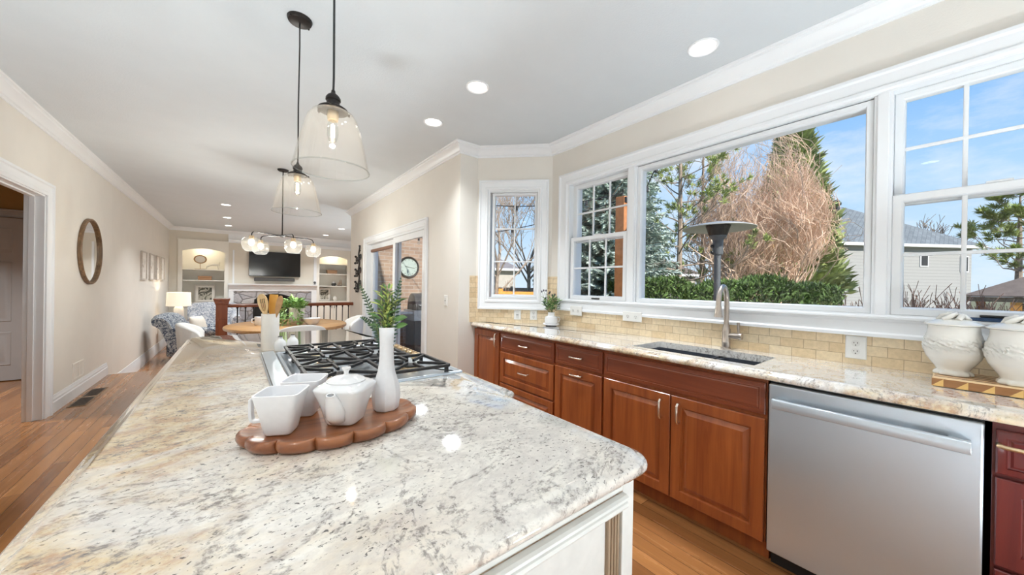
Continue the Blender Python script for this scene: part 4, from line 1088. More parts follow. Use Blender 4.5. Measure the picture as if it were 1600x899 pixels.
for k, (y0, y1) in enumerate(gy):
    mb = MB(); w = 0.0065; x1 = 0.715 if k == 0 else gx1
    def bar(xa, ya, xb, yb, z0=zg-0.012, z1=zg, ww=w):
        d = Vector((xb-xa, yb-ya, 0)); n_ = Vector((-d.y, d.x, 0)).normalized()*ww
        q = [(xa+n_.x, ya+n_.y), (xa-n_.x, ya-n_.y), (xb-n_.x, yb-n_.y), (xb+n_.x, yb+n_.y)]
        mb.prism([(px, py) for px, py in q], z0, z1)
    bar(gx0, y0, x1, y0); bar(gx0, y1, x1, y1); bar(gx0, y0, gx0, y1); bar(x1, y0, x1, y1)
    cyc = (y0+y1)/2
    bs = [gx0+0.115, x1-0.115]
    bar((gx0+x1)/2, y0, (gx0+x1)/2, y1)
    for bx in bs:
        for a in (0.25*PI, 0.75*PI, 1.25*PI, 1.75*PI):
            ex, ey = bx+0.155*math.cos(a), cyc+0.155*math.sin(a)
            ex = min(max(ex, gx0), x1) ; ey = min(max(ey, y0), y1)
            bar(bx+0.032*math.cos(a), cyc+0.032*math.sin(a), ex, ey, zg-0.010, zg+0.002, 0.005)
        bar(bx, y0, bx, cyc-0.035, zg-0.010, zg+0.002, 0.005); bar(bx, cyc+0.035, bx, y1, zg-0.010, zg+0.002, 0.005)
        bar(bx-0.115 if bx < (gx0+x1)/2 else bx-0.09, cyc, bx-0.035, cyc, zg-0.010, zg+0.002, 0.005)
    for (px, py) in ((gx0+0.008, y0+0.008), (gx0+0.008, y1-0.008), (x1-0.008, y0+0.008), (x1-0.008, y1-0.008)): mb.box(px-0.007, px+0.007, py-0.007, py+0.007, cz+0.002, zg-0.011)
    mb.build('grate', MAT['cast_iron'], t, angle=0, bevel=0.0015)
    for j, bx in enumerate(bs):
        mb = MB(); mb.lathe([(0.0, 0.003), (0.052, 0.003), (0.050, 0.008), (0.036, 0.010), (0.035, 0.018), (0.0, 0.018)], (bx, cyc, cz), 24); b = mb.build('burner', MAT['champagne'] if (k == 0 and j == 1) or j == 0 else MAT['stainless'], t)
        mb = MB(); mb.lathe([(0.0, 0.019), (0.030, 0.019), (0.032, 0.022), (0.028, 0.026), (0.0, 0.027)], (bx, cyc, cz), 24); mb.build('burner_cap', MAT['cast_iron'], b, label='black burner cap')
for k in range(5):
    y = 1.675 + 0.068*k
    mb = MB(); mb.lathe([(0.0, 0.004), (0.023, 0.004), (0.023, 0.010), (0.019, 0.012), (0.0185, 0.030), (0.016, 0.034), (0.0, 0.034)], (0.712, y, cz), 20)
    mb.box(0.709, 0.715, y-0.019, y+0.019, cz+0.030, cz+0.038); mb.build('knob', MAT['champagne'], t, angle=30, label='champagne metal knob')

# ------------------------------------------------------------------ scalloped tray with tea things
TX, TY, TRZ = 0.207, 0.990, math.radians(-4)
t = thing('serving_tray', 'scalloped acacia wood tray on the island carrying cups and teapot', 'tray', (TX, TY, 0.914), TRZ)
def scallop(hx, hy, amp, n=168, lobes=14, sh=0.0):
    pts = []
    # equal arc-length lobes around an ellipse
    per = []; L = 0; M_ = 720; prev = None
    for k in range(M_+1):
        a = 2*PI*k/M_; p = (hx*math.cos(a), hy*math.sin(a))
        if prev: L += math.dist(p, prev)
        per.append((L, a)); prev = p
    j = 0
    for k in range(n):
        tgt = L*k/n
        while per[j+1][0] < tgt: j += 1
        l0, a0 = per[j]; l1, a1 = per[j+1]; a = a0 + (a1-a0)*(tgt-l0)/(l1-l0)
        ph = (k/n*lobes + sh) % 1.0
        e = amp*(math.sqrt(max(0.0, 1-(2*ph-1)**2)) - 0.55)
        nx, ny = math.cos(a)/hx, math.sin(a)/hy; q = math.hypot(nx, ny)
        pts.append((hx*math.cos(a)+nx/q*e, hy*math.sin(a)+ny/q*e))
    return pts
rings = []
for hs, am, z in ((-0.030, 0.010, 0.0), (-0.012, 0.016, 0.001), (-0.004, 0.021, 0.008), (0.0, 0.023, 0.018), (-0.001, 0.023, 0.027), (-0.005, 0.022, 0.0305), (-0.010, 0.021, 0.0305), (-0.015, 0.018, 0.0285), (-0.026, 0.012, 0.0255), (-0.034, 0.004, 0.025)):
    rings.append([(x, y, z) for x, y in scallop(0.199+hs, 0.136+hs, am*0.75, 208, 13)])
mb = MB(); mb.loft(rings); mb.build('board', MAT['acacia'], t, local=True, angle=50)
TZ = 0.914 + 0.0253
def cup(label, x, y, rz, handle_dir=None):
    c = thing('tea_cup', label, 'cup', (x, y, TZ), rz, 'square white cups on the tray')
    out = []
    for h, e, z in ((0.022, 6, 0.0), (0.0265, 6, 0.0015), (0.029, 6, 0.006), (0.0375, 6, 0.050), (0.0475, 7, 0.0945), (0.0470, 7, 0.0965), (0.0445, 7, 0.0965), (0.0430, 7, 0.0935), (0.034, 6, 0.05), (0.026, 6, 0.010), (0.020, 5, 0.006)):
        out.append(superring(h, h, e, 64, (0,0,z)))
    mb = MB(); mb.loft(out); b = mb.build('bowl', MAT['matte_ceramic'], c, local=True, angle=50)
    if handle_dir is not None:
        hd = Vector((math.cos(handle_dir), math.sin(handle_dir), 0)); sd = Vector((-hd.y, hd.x, 0))
        mb = MB(); r = []
        for d, z, th in ((0.043, 0.083, 0.0042), (0.058, 0.083, 0.0042), (0.0635, 0.078, 0.0045), (0.0635, 0.045, 0.0042), (0.0615, 0.032, 0.0042), (0.056, 0.028, 0.0042), (0.031, 0.030, 0.0042)):
            r.append((d, z, th))
        path = [hd*d + Vector((0,0,z)) for d, z, th in r]
        rings_ = []
        for i, p in enumerate(path):
            a = path[max(0,i-1)]; b_ = path[min(len(path)-1,i+1)]; tn = (b_-a).normalized(); nn = tn.cross(sd).normalized()
            rings_.append([tuple(p + sd*sx*0.0075 + nn*sn*0.0035) for sx, sn in ((1,1),(-1,1),(-1,-1),(1,-1))])
        mb.loft(rings_); mb.build('handle', MAT['matte_ceramic'], c, local=True, angle=0, bevel=0.002)
    return c
cup('square white cup at the left end of the tray, handle outward', 0.086, 0.972, math.radians(-26), PI)
cup('square white cup standing between the front cup and the teapot', 0.146, 1.071, math.radians(-26), PI*0.5)
t = thing('teapot', 'white square-shouldered teapot with lid, spout towards the camera', 'teapot', (0.2215, 0.958, TZ), math.radians(-40))
mb = MB(); out = []
for h, e, z in ((0.030, 4, 0.0), (0.036, 4, 0.0015), (0.039, 4, 0.006), (0.049, 4.5, 0.050), (0.0605, 5, 0.084), (0.0615, 5, 0.088), (0.0605, 5, 0.0915), (0.054, 4, 0.097), (0.046, 3, 0.101), (0.042, 2, 0.102)):
    out.append(superring(h, h, e, 72, (0,0,z)))
mb.loft(out); b = mb.build('body', MAT['porcelain'], t, local=True, angle=50)
mb = MB(); mb.lathe([(0.0, 0.1015), (0.0455, 0.1015), (0.0460, 0.1045), (0.040, 0.109), (0.026, 0.114), (0.010, 0.1165), (0.006, 0.118), (0.0055, 0.124), (0.008, 0.129), (0.0115, 0.1335), (0.0105, 0.136), (0.0, 0.1355)], (0,0,0), 48); mb.build('lid', MAT['porcelain'], t, local=True, angle=60)
# spout on the -Y face
mb = MB(); out = []
for y, z, hw, hh in ((-0.024, 0.012, 0.008, 0.006), (-0.040, 0.016, 0.020, 0.014), (-0.051, 0.038, 0.0235, 0.022), (-0.062, 0.064, 0.0185, 0.014), (-0.069, 0.080, 0.0135, 0.0090), (-0.0725, 0.087, 0.0108, 0.0066)):
    tn = Vector((0, -0.55, 0.83)); nn = Vector((0, -0.83, -0.55))
    out.append([(hw*math.cos(2*PI*k/20), y + nn.y*hh*math.sin(2*PI*k/20), z + nn.z*hh*math.sin(2*PI*k/20)) for k in range(20)])
out.append([(p[0]*0.74, -0.0725+(p[1]+0.0725)*0.74, 0.087+(p[2]-0.087)*0.74) for p in out[-1]])
out.append([(p[0]*0.9, p[1]+0.010, p[2]-0.016) for p in out[-1]])
mb.loft(out); mb.build('spout', MAT['porcelain'], b, local=True, angle=60)
mb = MB(); mb.tube([(0,0.054,0.082), (0,0.080,0.084), (0,0.093,0.070), (0,0.088,0.045), (0,0.066,0.028), (0,0.044,0.030)], [0.007,0.0065,0.006,0.006,0.0065,0.007], 12); mb.build('handle', MAT['porcelain'], b, local=True)

# vase with greenery
t = thing('bud_vase', 'tall slim white faceted vase holding green fern sprays', 'vase', (0.332, 0.985, TZ))
mb = MB(); out = []; n = 64
for r, z, fc in ((0.026, 0.0, 1), (0.031, 0.0015, 1), (0.0335, 0.006, 1), (0.0365, 0.030, 1), (0.0370, 0.048, 1), (0.0345, 0.066, 0.9), (0.0285, 0.086, 0.6), (0.0230, 0.106, 0.3), (0.0198, 0.130, 0.1), (0.0188, 0.155, 0), (0.0190, 0.185, 0), (0.0205, 0.210, 0), (0.0215, 0.2275, 0), (0.0210, 0.229, 0), (0.0190, 0.228, 0), (0.0165, 0.19, 0), (0.016, 0.12, 0)):
    row = []
    for k in range(n):
        a = 2*PI*k/n; s_ = (a + PI/8) % (PI/4) - PI/8
        f = math.cos(PI/8)/math.cos(s_); q = r*(1-fc) + r*f*1.03*fc
        row.append((q*math.cos(a), q*math.sin(a), z))
    out.append(row)
mb.loft(out); mb.build('body', MAT['matte_ceramic'], t, local=True, angle=22)
right = Vector((0.786, -0.618, 0)); fwd = Vector((0.618, 0.786, 0))
def frond(mb, sb, base, tip, sag, n, L, w, rnd, side=None):
    base = Vector(base); tip = Vector(tip); pts = []
    for k in range(n+1):
        f = k/n; p = base.lerp(tip, f) + Vector((0,0,sag*4*f*(1-f))); pts.append(p)
    sb.tube(pts, [0.0013]*(n) + [0.0005], 5)
    for k in range(2, n+1):
        f = k/n; d = (pts[k]-pts[k-1]).normalized(); sd = d.cross(side if side else fwd).normalized()
        for sgn in (-1, 1):
            l = L*math.sin(PI*min(1, 0.18+0.80*f))**0.7*rnd.uniform(0.85, 1.1)
            mb.leaf(pts[k], d*0.55 + sd*sgn + Vector((rnd.uniform(-.2,.2), rnd.uniform(-.2,.2), rnd.uniform(-.1,.1))), l, w, fwd, 0.05)
rnd = random.Random(11); fd = MB(); sb = MB(); z0 = 0.222
frond(fd, sb, (0,0,0.12), tuple(right*0.036 + Vector((0,0,0.365))), 0.006, 24, 0.020, 0.0050, rnd)
frond(fd, sb, (0,0,0.12), tuple(right*-0.078 + Vector((0,0,0.345))), 0.02, 22, 0.016, 0.0045, rnd)
frond(fd, sb, (0,0,0.16), tuple(right*-0.074 + Vector((0,0,0.255))), 0.02, 14, 0.013, 0.0060, rnd)
frond(fd, sb, (0,0,0.12), tuple(right*-0.042 + fwd*-0.02 + Vector((0,0,0.295))), 0.01, 14, 0.014, 0.005, rnd)
fd.build('fern_fronds', MAT['leaf_dark'], t, local=True, angle=0, label='dark fern fronds'); sb.build('fern_stems', MAT['stem_green'], t, local=True)
lf = MB(); ly = MB(); st = MB(); lg = MB()
for k in range(24):
    a = rnd.uniform(0, 2*PI); q = rnd.uniform(0.05, 1)
    tip = Vector((math.cos(a)*0.032*q, math.sin(a)*0.032*q, rnd.uniform(0.27, 0.335)))
    st.tube([(0,0,0.15), tuple(tip*0.5+Vector((0,0,0.10))), tuple(tip)], 0.0011, 4)
    for j in range(6):
        p = Vector((0,0,0.215)).lerp(tip, 0.15+0.85*j/5); d = Vector((math.cos(a)*0.5+rnd.uniform(-.9,.9), math.sin(a)*0.5+rnd.uniform(-.9,.9), rnd.uniform(0.2,1.4)))
        (ly if rnd.random() < 0.6 else lf).leaf(p, d, rnd.uniform(0.018,0.036), rnd.uniform(0.005,0.010), (rnd.uniform(-.4,.4),rnd.uniform(-.4,.4),1), 0.08)
for k, (sx, zz, L, w) in enumerate(((0.050, 0.262, 0.042, 0.024), (0.046, 0.240, 0.040, 0.022), (-0.048, 0.262, 0.036, 0.010), (-0.040, 0.240, 0.036, 0.016), (-0.026, 0.302, 0.042, 0.009), (0.028, 0.306, 0.044, 0.009), (-0.030, 0.268, 0.045, 0.008))):
    b_ = right*sx*0.35 + fwd*rnd.uniform(-.02,.02) + Vector((0,0,zz-0.012)); st.tube([(0,0,0.17), tuple(b_)], 0.0012, 4)
    lg.leaf(b_, right*sx + Vector((0,0,0.012)), L, w, fwd*-0.7+Vector((0,0,0.7)), 0.06)
lf.build('leaves', MAT['leaf_green'], t, local=True, angle=0); ly.build('leaves', MAT['leaf_yellow'], t, local=True, angle=0, label='yellow-green leaves'); lg.build('broad_leaves', MAT['leaf_green'], t, local=True, angle=0); st.build('stems', MAT['stem_green'], t, local=True)

# ------------------------------------------------------------------ crock, utensils, shakers
CX, CY = 0.150, 2.370
t = thing('utensil_crock', 'tall white crock of wooden utensils beside the cooktop', 'crock', (CX, CY, 0.914))
mb = MB(); mb.lathe([(0.0, 0.0), (0.041, 0.0), (0.0425, 0.002), (0.0425, 0.200), (0.0415, 0.202), (0.0395, 0.202), (0.0385, 0.199), (0.0385, 0.008), (0.0, 0.008)], (0,0,0), 48); mb.build('body', MAT['crock_ceramic'], t, local=True, angle=40)
def utensil(name, label, foot, tip, wid, shape, m):
    foot = Vector(foot); tip = Vector(tip); d = (tip-foot); L = d.length; d.normalize()
    o = thing(name, label, 'utensil', tuple(foot), 0, 'wooden utensils in the crock')
    x = (right - d*right.dot(d)).normalized(); y = d.cross(x)
    mb = MB(); mb.tube([(0,0,0), tuple(d*L*0.68)], [0.006, 0.0055], 10); mb.build('handle', MAT[m], o, local=True)
    mb = MB()
    if shape == 'spatula': out = [(0.56,0.25),(0.64,0.75),(0.72,0.95),(0.97,1.0),(1.0,0.9)]
    else: out = [(0.58,0.2),(0.66,0.48),(0.74,0.80),(0.84,1.0),(0.92,0.92),(0.97,0.65),(1.0,0.25)]
    N = len(out)
    th = 0.0028
    if shape == 'slotted':
        # head built around three open slots
        def W(f):
            for (f0,w0),(f1,w1) in zip(out, out[1:]):
                if f0 <= f <= f1: return (w0+(w1-w0)*(f-f0)/(f1-f0))*wid
            return 0.2*wid
        fs = [0.58+0.42*k/24 for k in range(25)]
        cuts = [(-0.52,-0.24), (-0.14,0.14), (0.24,0.52)]
        edges = [-1, -0.52, -0.24, -0.14, 0.14, 0.24, 0.52, 1]
        for k in range(24):
            for e0, e1 in zip(edges, edges[1:]):
                fm = (fs[k]+fs[k+1])/2
                if (e0, e1) in cuts and 0.69 < fm < 0.92: continue
                q = []
                for f, e in ((fs[k], e0), (fs[k], e1), (fs[k+1], e1), (fs[k+1], e0)):
                    q.append(d*L*f + x*(W(f)*e if abs(e) == 1 else wid*e*min(1, W(f)/wid*1.0)))
                mb.loft([[tuple(p + y*th) for p in q], [tuple(p - y*th) for p in q]])
    else:
        poly = [(f, w) for f, w in out] + [(f, -w) for f, w in reversed(out)]
        mb.loft([[tuple(d*L*f + x*wid*w + y*th) for f, w in poly], [tuple(d*L*f + x*wid*w - y*th) for f, w in poly]])
    mb.build('head', MAT[m], o, local=True, angle=0)
c0 = Vector((CX, CY, 0.926))
utensil('slotted_spoon', 'pale wooden slotted spoon leaning left in the crock', c0 + right*0.012, c0 + right*-0.040 + fwd*-0.02 + Vector((0,0,0.298)), 0.028, 'slotted', 'maple_utensil')
utensil('spatula', 'flat amber wooden spatula upright in the crock', c0, c0 + right*0.010 + fwd*0.012 + Vector((0,0,0.296)), 0.024, 'spatula', 'bamboo')
utensil('wooden_spoon', 'narrow amber wooden spoon leaning right in the crock', c0 + right*-0.006 + fwd*-0.006, c0 + right*0.066 + fwd*-0.012 + Vector((0,0,0.290)), 0.017, 'spoon', 'oak_table')
def shaker(label, x, y):
    o = thing('shaker', label, 'shaker', (x, y, 0.914), 0, 'white shakers by the crock')
    mb = MB(); mb.lathe([(0.0, 0.0), (0.022, 0.0), (0.027, 0.004), (0.029, 0.020), (0.029, 0.042), (0.025, 0.054), (0.014, 0.066), (0.0105, 0.074), (0.0125, 0.079), (0.0, 0.0795)], (0,0,0), 32); mb.build('body', MAT['porcelain'], o, local=True, angle=50)
    mb = MB(); mb.lathe([(0.0, 0.0796), (0.010, 0.0796), (0.009, 0.083), (0.0, 0.084)], (0,0,0), 20); mb.build('cap', MAT['slot_dark'], o, local=True, label='dark pierced cap')
shaker('white round shaker standing nearest the crock', 0.190, 2.285); shaker('white round shaker standing further right behind the first', 0.252, 2.325)

# ------------------------------------------------------------------ pendants
def pendant(label, x, y, zr):
    t = thing('pendant_lamp', label, 'pendant lamp', (x, y, CE), 0, 'glass pendants over the island')
    mb = MB(); mb.lathe([(0.0, -0.022), (0.045, -0.021), (0.055, -0.016), (0.060, -0.004), (0.060, 0.0), (0.0, 0.0)], (0,0,0), 40); ca = mb.build('canopy', MAT['bronze'], t, local=True)
    for q in (0.6, 0.6+PI): MB().sphere((0.056*math.cos(q), 0.056*math.sin(q), -0.014), 0.006, 8, 6).build('screw', MAT['bronze'], ca, local=True)
    zs = zr - CE
    mb = MB(); mb.tube([(0,0,-0.02), (0.0015,0,-0.15), (-0.001,0.001,zs*0.45), (0.001,0,zs*0.7), (0,0,zs+0.265)], 0.0036, 10); mb.build('cord', MAT['black_plastic'], t, local=True)
    mb = MB(); mb.lathe([(0.0, 0.270), (0.006, 0.270), (0.007, 0.262), (0.011, 0.258), (0.018, 0.252), (0.023, 0.244), (0.0235, 0.236), (0.020, 0.233), (0.020, 0.222), (0.022, 0.219), (0.036, 0.213), (0.046, 0.206), (0.047, 0.200), (0.0, 0.199)], (0,0,zs), 32); fi = mb.build('fitter', MAT['bronze'], t, local=True, angle=40)
    for q in (0.2, 0.2+2*PI/3, 0.2+4*PI/3): MB().tube([(0.045*math.cos(q), 0.045*math.sin(q), zs+0.205), (0.056*math.cos(q), 0.056*math.sin(q), zs+0.205)], [0.003, 0.0055], 8).build('thumb_screw', MAT['bronze'], fi, local=True)
    out = [(0.038, 0.199), (0.050, 0.198), (0.064, 0.190), (0.076, 0.172), (0.086, 0.140), (0.096, 0.100), (0.106, 0.055), (0.113, 0.022), (0.1165, 0.004), (0.1175, 0.0)]
    prof = out + [(r-0.0030, z+0.0005) for r, z in reversed(out)]
    mb = MB(); mb.lathe(prof + [prof[0]], (0,0,zs), 56); mb.build('glass_shade', MAT['shade_glass'], t, local=True, angle=60)
    mb = MB(); mb.lathe([(0.1163, 0.0015), (0.1185, 0.0035), (0.1195, 0.001), (0.1180, -0.0015), (0.1160, -0.0005), (0.1163, 0.0015)], (0,0,zs), 56); mb.build('shade_rim', MAT['jar_glass'], t, local=True, angle=60)
    mb = MB(); mb.lathe([(0.0, 0.199), (0.017, 0.199), (0.018, 0.180), (0.016, 0.168), (0.0, 0.168)], (0,0,zs), 24); so = mb.build('socket', MAT['champagne'], t, local=True, label='brass bulb socket')
    mb = MB(); mb.lathe([(0.0, 0.168), (0.012, 0.166), (0.017, 0.150), (0.0175, 0.118), (0.012, 0.098), (0.0, 0.092)], (0,0,zs), 24); mb.build('bulb', MAT['jar_glass'], so, local=True, label='clear tube bulb')
    mb = MB(); mb.lathe([(0.0, 0.156), (0.006, 0.152), (0.0068, 0.13), (0.006, 0.112), (0.0, 0.108)], (0,0,zs), 12); mb.build('filament', MAT['bulb_glow'], so, local=True, label='glowing filament')
    ld = bpy.data.lights.new('pendant_light', 'POINT'); ld.energy = PENDANT_POWER; ld.color = (1.0, 0.92, 0.80); ld.shadow_soft_size = 0.007
    lo = bpy.data.objects.new('pendant_light', ld); C.objects.link(lo); lo.parent = t; lo.location = (0, 0, zs+0.100)
    return t
pendant('nearer clear glass bell pendant hanging over the island', 0.250, 1.315, 1.672)
pendant('further clear glass bell pendant hanging over the island', 0.253, 2.222, 1.672)

# ------------------------------------------------------------------ ceiling cans
def can(label, x, y, group, r=0.070, power=1.0, spread=110):
    t = thing('ceiling_light', label, 'ceiling light', (x, y, CE), 0, group)
    mb = MB(); mb.lathe([(r+0.014, 0.0), (r+0.014, -0.004), (r+0.008, -0.008), (r, -0.006), (r-0.006, -0.001), (r-0.006, 0.0)], (0,0,0), 40); mb.build('trim_ring', MAT['trim_paint'], t, local=True)
    mb = MB(); mb.lathe([(0.0, -0.0025), (r-0.012, -0.0025), (r-0.005, -0.001)], (0,0,0), 32); mb.build('lens', MAT['can_lens'], t, local=True, label='glowing lens')
    ld = bpy.data.lights.new('can_light', 'AREA'); ld.shape = 'DISK'; ld.size = r*2; ld.energy = CAN_POWER*power; ld.color = CAN_COLOR; ld.spread = math.radians(spread)
    lo = bpy.data.objects.new('can_light', ld); C.objects.link(lo); lo.parent = t; lo.location = (0, 0, -0.012)
    return t
KG, LG, BG = 'recessed kitchen lights', 'recessed living room lights', 'added fill lights behind the camera'
can('recessed light above the sink, nearest the camera', 2.150, 0.944, KG, power=0.55, spread=66); can('middle of the three recessed lights along the kitchen ceiling', 1.345, 2.149, KG); can('recessed kitchen light farthest from the camera', 1.339, 2.857, KG)
can('nearest recessed light of the left living room row', -0.174, 8.37, LG, power=2.2); can('middle recessed light of the left living room row', -0.183, 9.997, LG, power=2.2); can('last recessed light of the left row, before the bookcase', -0.18, 11.4, LG, power=2.2)
can('nearer recessed light above the right side of the living room', 2.12, 9.90, LG, power=2.2); can('last recessed light before the right bookcase', 2.04, 11.5, LG, power=2.2)
can('added fill light in the hallway behind the left doorway', -2.5, 5.6, 'added hallway fill light', power=4.5)  # unseen can added to brighten the hall
for x, y in ((-0.75, 0.2), (-0.75, -1.5), (1.0, -1.2), (1.9, -1.4)):  # unseen cans added behind the camera for more light
    can('added fill light in the ceiling behind the camera', x, y, BG)

# fill uplights added in the unseen parts of the rooms to brighten the ceiling
def uplight(label, x, y, z=0.0, power=1.0, group='added fill uplights'):
    t = thing('fill_uplight', label, 'fill light', (x, y, z), 0, group)
    MB().lathe([(0.0, 0.0), (0.085, 0.0), (0.09, 0.01), (0.09, 0.24), (0.086, 0.24), (0.084, 0.17), (0.0, 0.16)], (0,0,0), 28).build('can', MAT['matte_ceramic'], t, local=True, angle=40)
    MB().lathe([(0.0, 0.175), (0.05, 0.178), (0.066, 0.19)], (0,0,0), 24).build('bulb', MAT['can_lens'], t, local=True)
    ld = bpy.data.lights.new('uplight', 'AREA'); ld.shape = 'DISK'; ld.size = 0.17; ld.energy = FILL_POWER*power; ld.color = FILL_COLOR
    lo = bpy.data.objects.new('uplight', ld); C.objects.link(lo); lo.parent = t; lo.location = (0, 0, 0.235); lo.rotation_euler = (PI, 0, 0)
uplight('added fill light in the hidden aisle left of the island', -0.80, 0.2, power=0.4)
uplight('added fill light in the hidden aisle left of the island', -0.80, 1.2, power=0.45)
uplight('added fill light in the hidden aisle left of the island', -0.76, 2.15, power=1.25)
uplight('added fill light on the floor behind the camera', -0.6, -1.6, power=0.7)
uplight('added fill light on the floor behind the camera', 1.45, -1.05, power=2.7)
uplight('added fill light on the floor behind the camera', 0.70, -0.85, power=1.3)
uplight('added fill light hidden round the living room corner', 2.6, 8.0, LZ, 1.3)
uplight('added fill light hidden round the living room corner', 2.6, 9.2, LZ, 1.3)

# ------------------------------------------------------------------ left wall: mirror, pictures, floor register, iron scroll
t = thing('wall_mirror', 'round mirror in a slim brown wood frame on the left wall', 'mirror', L_.p(6.375, 1.625))
def ring_on(pl, a, z, prof, n=64):
    rings = []
    for k in range(n+1):
        q = 2*PI*k/n; rings.append([pl.p(a + r*math.cos(q), z + r*math.sin(q), d) for r, d in prof])
    mb = MB(); return mb.loft(rings, False, False, False)
mb = MB()
prof = [(0.364, 0.002), (0.364, 0.030), (0.368, 0.036), (0.382, 0.036), (0.388, 0.030), (0.388, 0.002), (0.364, 0.002)]
rings = []
for k in range(64):
    q = 2*PI*k/64; rings.append([L_.p(6.375 + r*math.cos(q), 1.625 + r*math.sin(q), d) for r, d in prof])
rings.append(rings[0])
mb.loft(rings, True, False, False); mb.build('frame', MAT['mirror_wood'], t, angle=40)
mb = MB(); L_.cyl(mb, 6.375, 1.625, 0.366, 0.004, 0.012, 64); mb.build('glass', MAT['mirror_glass'], t, angle=0)
for k, (a0, a1, lab) in enumerate(((9.20, 9.66, 'first small framed print on the left wall, nearest the mirror'), (9.98, 10.46, 'second small framed print along the left wall'), (10.70, 11.12, 'third small framed print along the left wall'), (11.30, 11.74, 'last small framed print, nearest the far corner'))):
    t = thing('framed_print', lab, 'picture', L_.p((a0+a1)/2, 1.57), 0, 'small framed prints in a row')
    z0, z1 = 1.31, 1.84
    mb = MB(); L_.frame(mb, a0, a1, z0, z1, [(0, 0.001), (0, 0.028), (0.022, 0.028), (0.022, 0.001)]); mb.build('frame', MAT['frame_grey'], t, angle=0)
    mb = MB(); L_.box(mb, a0+0.02, a1-0.02, z0+0.02, z1-0.02, 0.002, 0.012); mb.build('mat', MAT['mat_board'], t, angle=0)
    mb = MB(); L_.box(mb, a0+0.12, a1-0.12, z0+0.14, z1-0.14, 0.012, 0.0135); mb.build('print', MAT['small_print'], t, angle=0)
t = thing('floor_register', 'dark louvred metal register in the floor below the mirror', 'floor vent', (-1.265, 5.90, 0))
mb = MB(); mb.box(-1.33, -1.20, 5.50, 6.30, 0.0, 0.004); mb.build('plate', MAT['mirror_wood'], t, angle=0)
for (y0, y1) in ((5.53, 5.87), (5.93, 6.27)):
    mb = MB()
    for k in range(10): mb.box(-1.315, -1.215, y0+(y1-y0)*k/10, y0+(y1-y0)*(k+0.6)/10, 0.004, 0.006)
    mb.build('grille', MAT['bronze'], t, angle=0)
t = thing('wall_scroll', 'black wrought iron scroll hanging left of the patio door', 'wall decoration', S_.p(6.76, 1.58, 0.03))
def spiral(a, z, r, turns, dirn, a0, n=28):
    return [S_.p(a + r*(1-0.8*k/n)*math.cos(a0+dirn*2*PI*turns*k/n), z + r*(1-0.8*k/n)*math.sin(a0+dirn*2*PI*turns*k/n), 0.03) for k in range(n+1)]
mb = MB(); mb.tube([S_.p(6.70+0.03*math.sin(k*0.9), 1.20+0.79*k/20, 0.03) for k in range(21)], [0.013]*20 + [0.018], 8); mb.build('stem', MAT['iron'], t)
for z in (1.27, 1.50, 1.74):
    mb = MB()
    mb.tube(spiral(6.84, z, 0.085, 1.4, 1, PI), 0.009, 6); mb.tube(spiral(6.62, z+0.05, 0.065, 1.4, -1, 0), 0.009, 6)
    mb.sphere(S_.p(6.93, z+0.06, 0.03), 0.022, 8, 6); mb.sphere(S_.p(6.96, z-0.06, 0.03), 0.022, 8, 6)
    mb.build('curl', MAT['iron'], t)
mb = MB(); mb.tube(spiral(6.78, 1.19, 0.07, 1.2, 1, PI/2), 0.009, 6); mb.tube([S_.p(6.72,1.24,0.03), S_.p(6.88,1.14,0.03), S_.p(6.95,1.20,0.03)], 0.008, 6); mb.build('tail', MAT['iron'], t)
mb = MB(); S_.cyl(mb, 6.70, 1.60, 0.006, 0.0, 0.03, 8); S_.cyl(mb, 6.70, 1.9, 0.006, 0.0, 0.03, 8); mb.build('hook', MAT['iron'], t)

# ------------------------------------------------------------------ railing at the step
RY = 7.20
t = thing('railing', 'cherry handrail on black iron balusters with square newel post', 'railing', (0.8, RY, 0))
mb = MB(); nx = -0.182
mb.box(nx-0.072, nx+0.072, RY-0.072, RY+0.072, 0.0, 0.93)
for w, z0, z1 in ((0.078, 0.93, 0.945), (0.085, 0.945, 0.965), (0.096, 0.985, 1.005), (0.102, 1.005, 1.028)): mb.box(nx-w, nx+w, RY-w, RY+w, z0, z1)
mb.box(nx-0.088, nx+0.088, RY-0.088, RY+0.088, 0.965, 0.985); mb.box(nx-0.084, nx+0.084, RY-0.084, RY+0.084, 0.0, 0.14)
nw = mb.build('newel_post', MAT['newel_wood'], t, angle=0, bevel=0.003)
for pl in (Plane((nx, RY-0.072, 0), (1,0,0), (0,-1,0)),):
    mb = MB(); pl.frame(mb, -0.055, 0.055, 0.25, 0.72, [(0, 0.0), (0, 0.008), (0.012, 0.008), (0.016, 0.0)]); mb.build('recessed_panel', MAT['newel_wood'], nw, angle=0)
mb = MB()
mb.extrude([(nx+0.07, RY+y, z) for y, z in ((-0.03,0.885),(0.03,0.885),(0.034,0.895),(0.026,0.905),(0.033,0.918),(0.030,0.932),(0.018,0.940),(-0.018,0.940),(-0.030,0.932),(-0.033,0.918),(-0.026,0.905),(-0.034,0.895))], (XS-nx-0.071, 0, 0))
mb.build('handrail', MAT['railing_wood'], t, angle=30)
mb = MB(); mb.box(nx+0.073, XS-0.001, RY-0.03, RY+0.03, 0.0, 0.03); mb.build('shoe_rail', MAT['railing_wood'], t, angle=0)
for k in range(17):
    x = 0.013 + 0.1045*k
    mb = MB(); mb.tube([(x, RY, 0.03), (x, RY, 0.885)], 0.0085, 8); mb.lathe([(0.0, 0.885), (0.017, 0.884), (0.013, 0.868), (0.009, 0.855)], (x, RY, 0), 10); mb.lathe([(0.009, 0.055), (0.014, 0.045), (0.017, 0.0305), (0.0, 0.03)], (x, RY, 0), 10)
    mb.build('baluster', MAT['iron'], t, label='black iron baluster' if k == 0 else None)

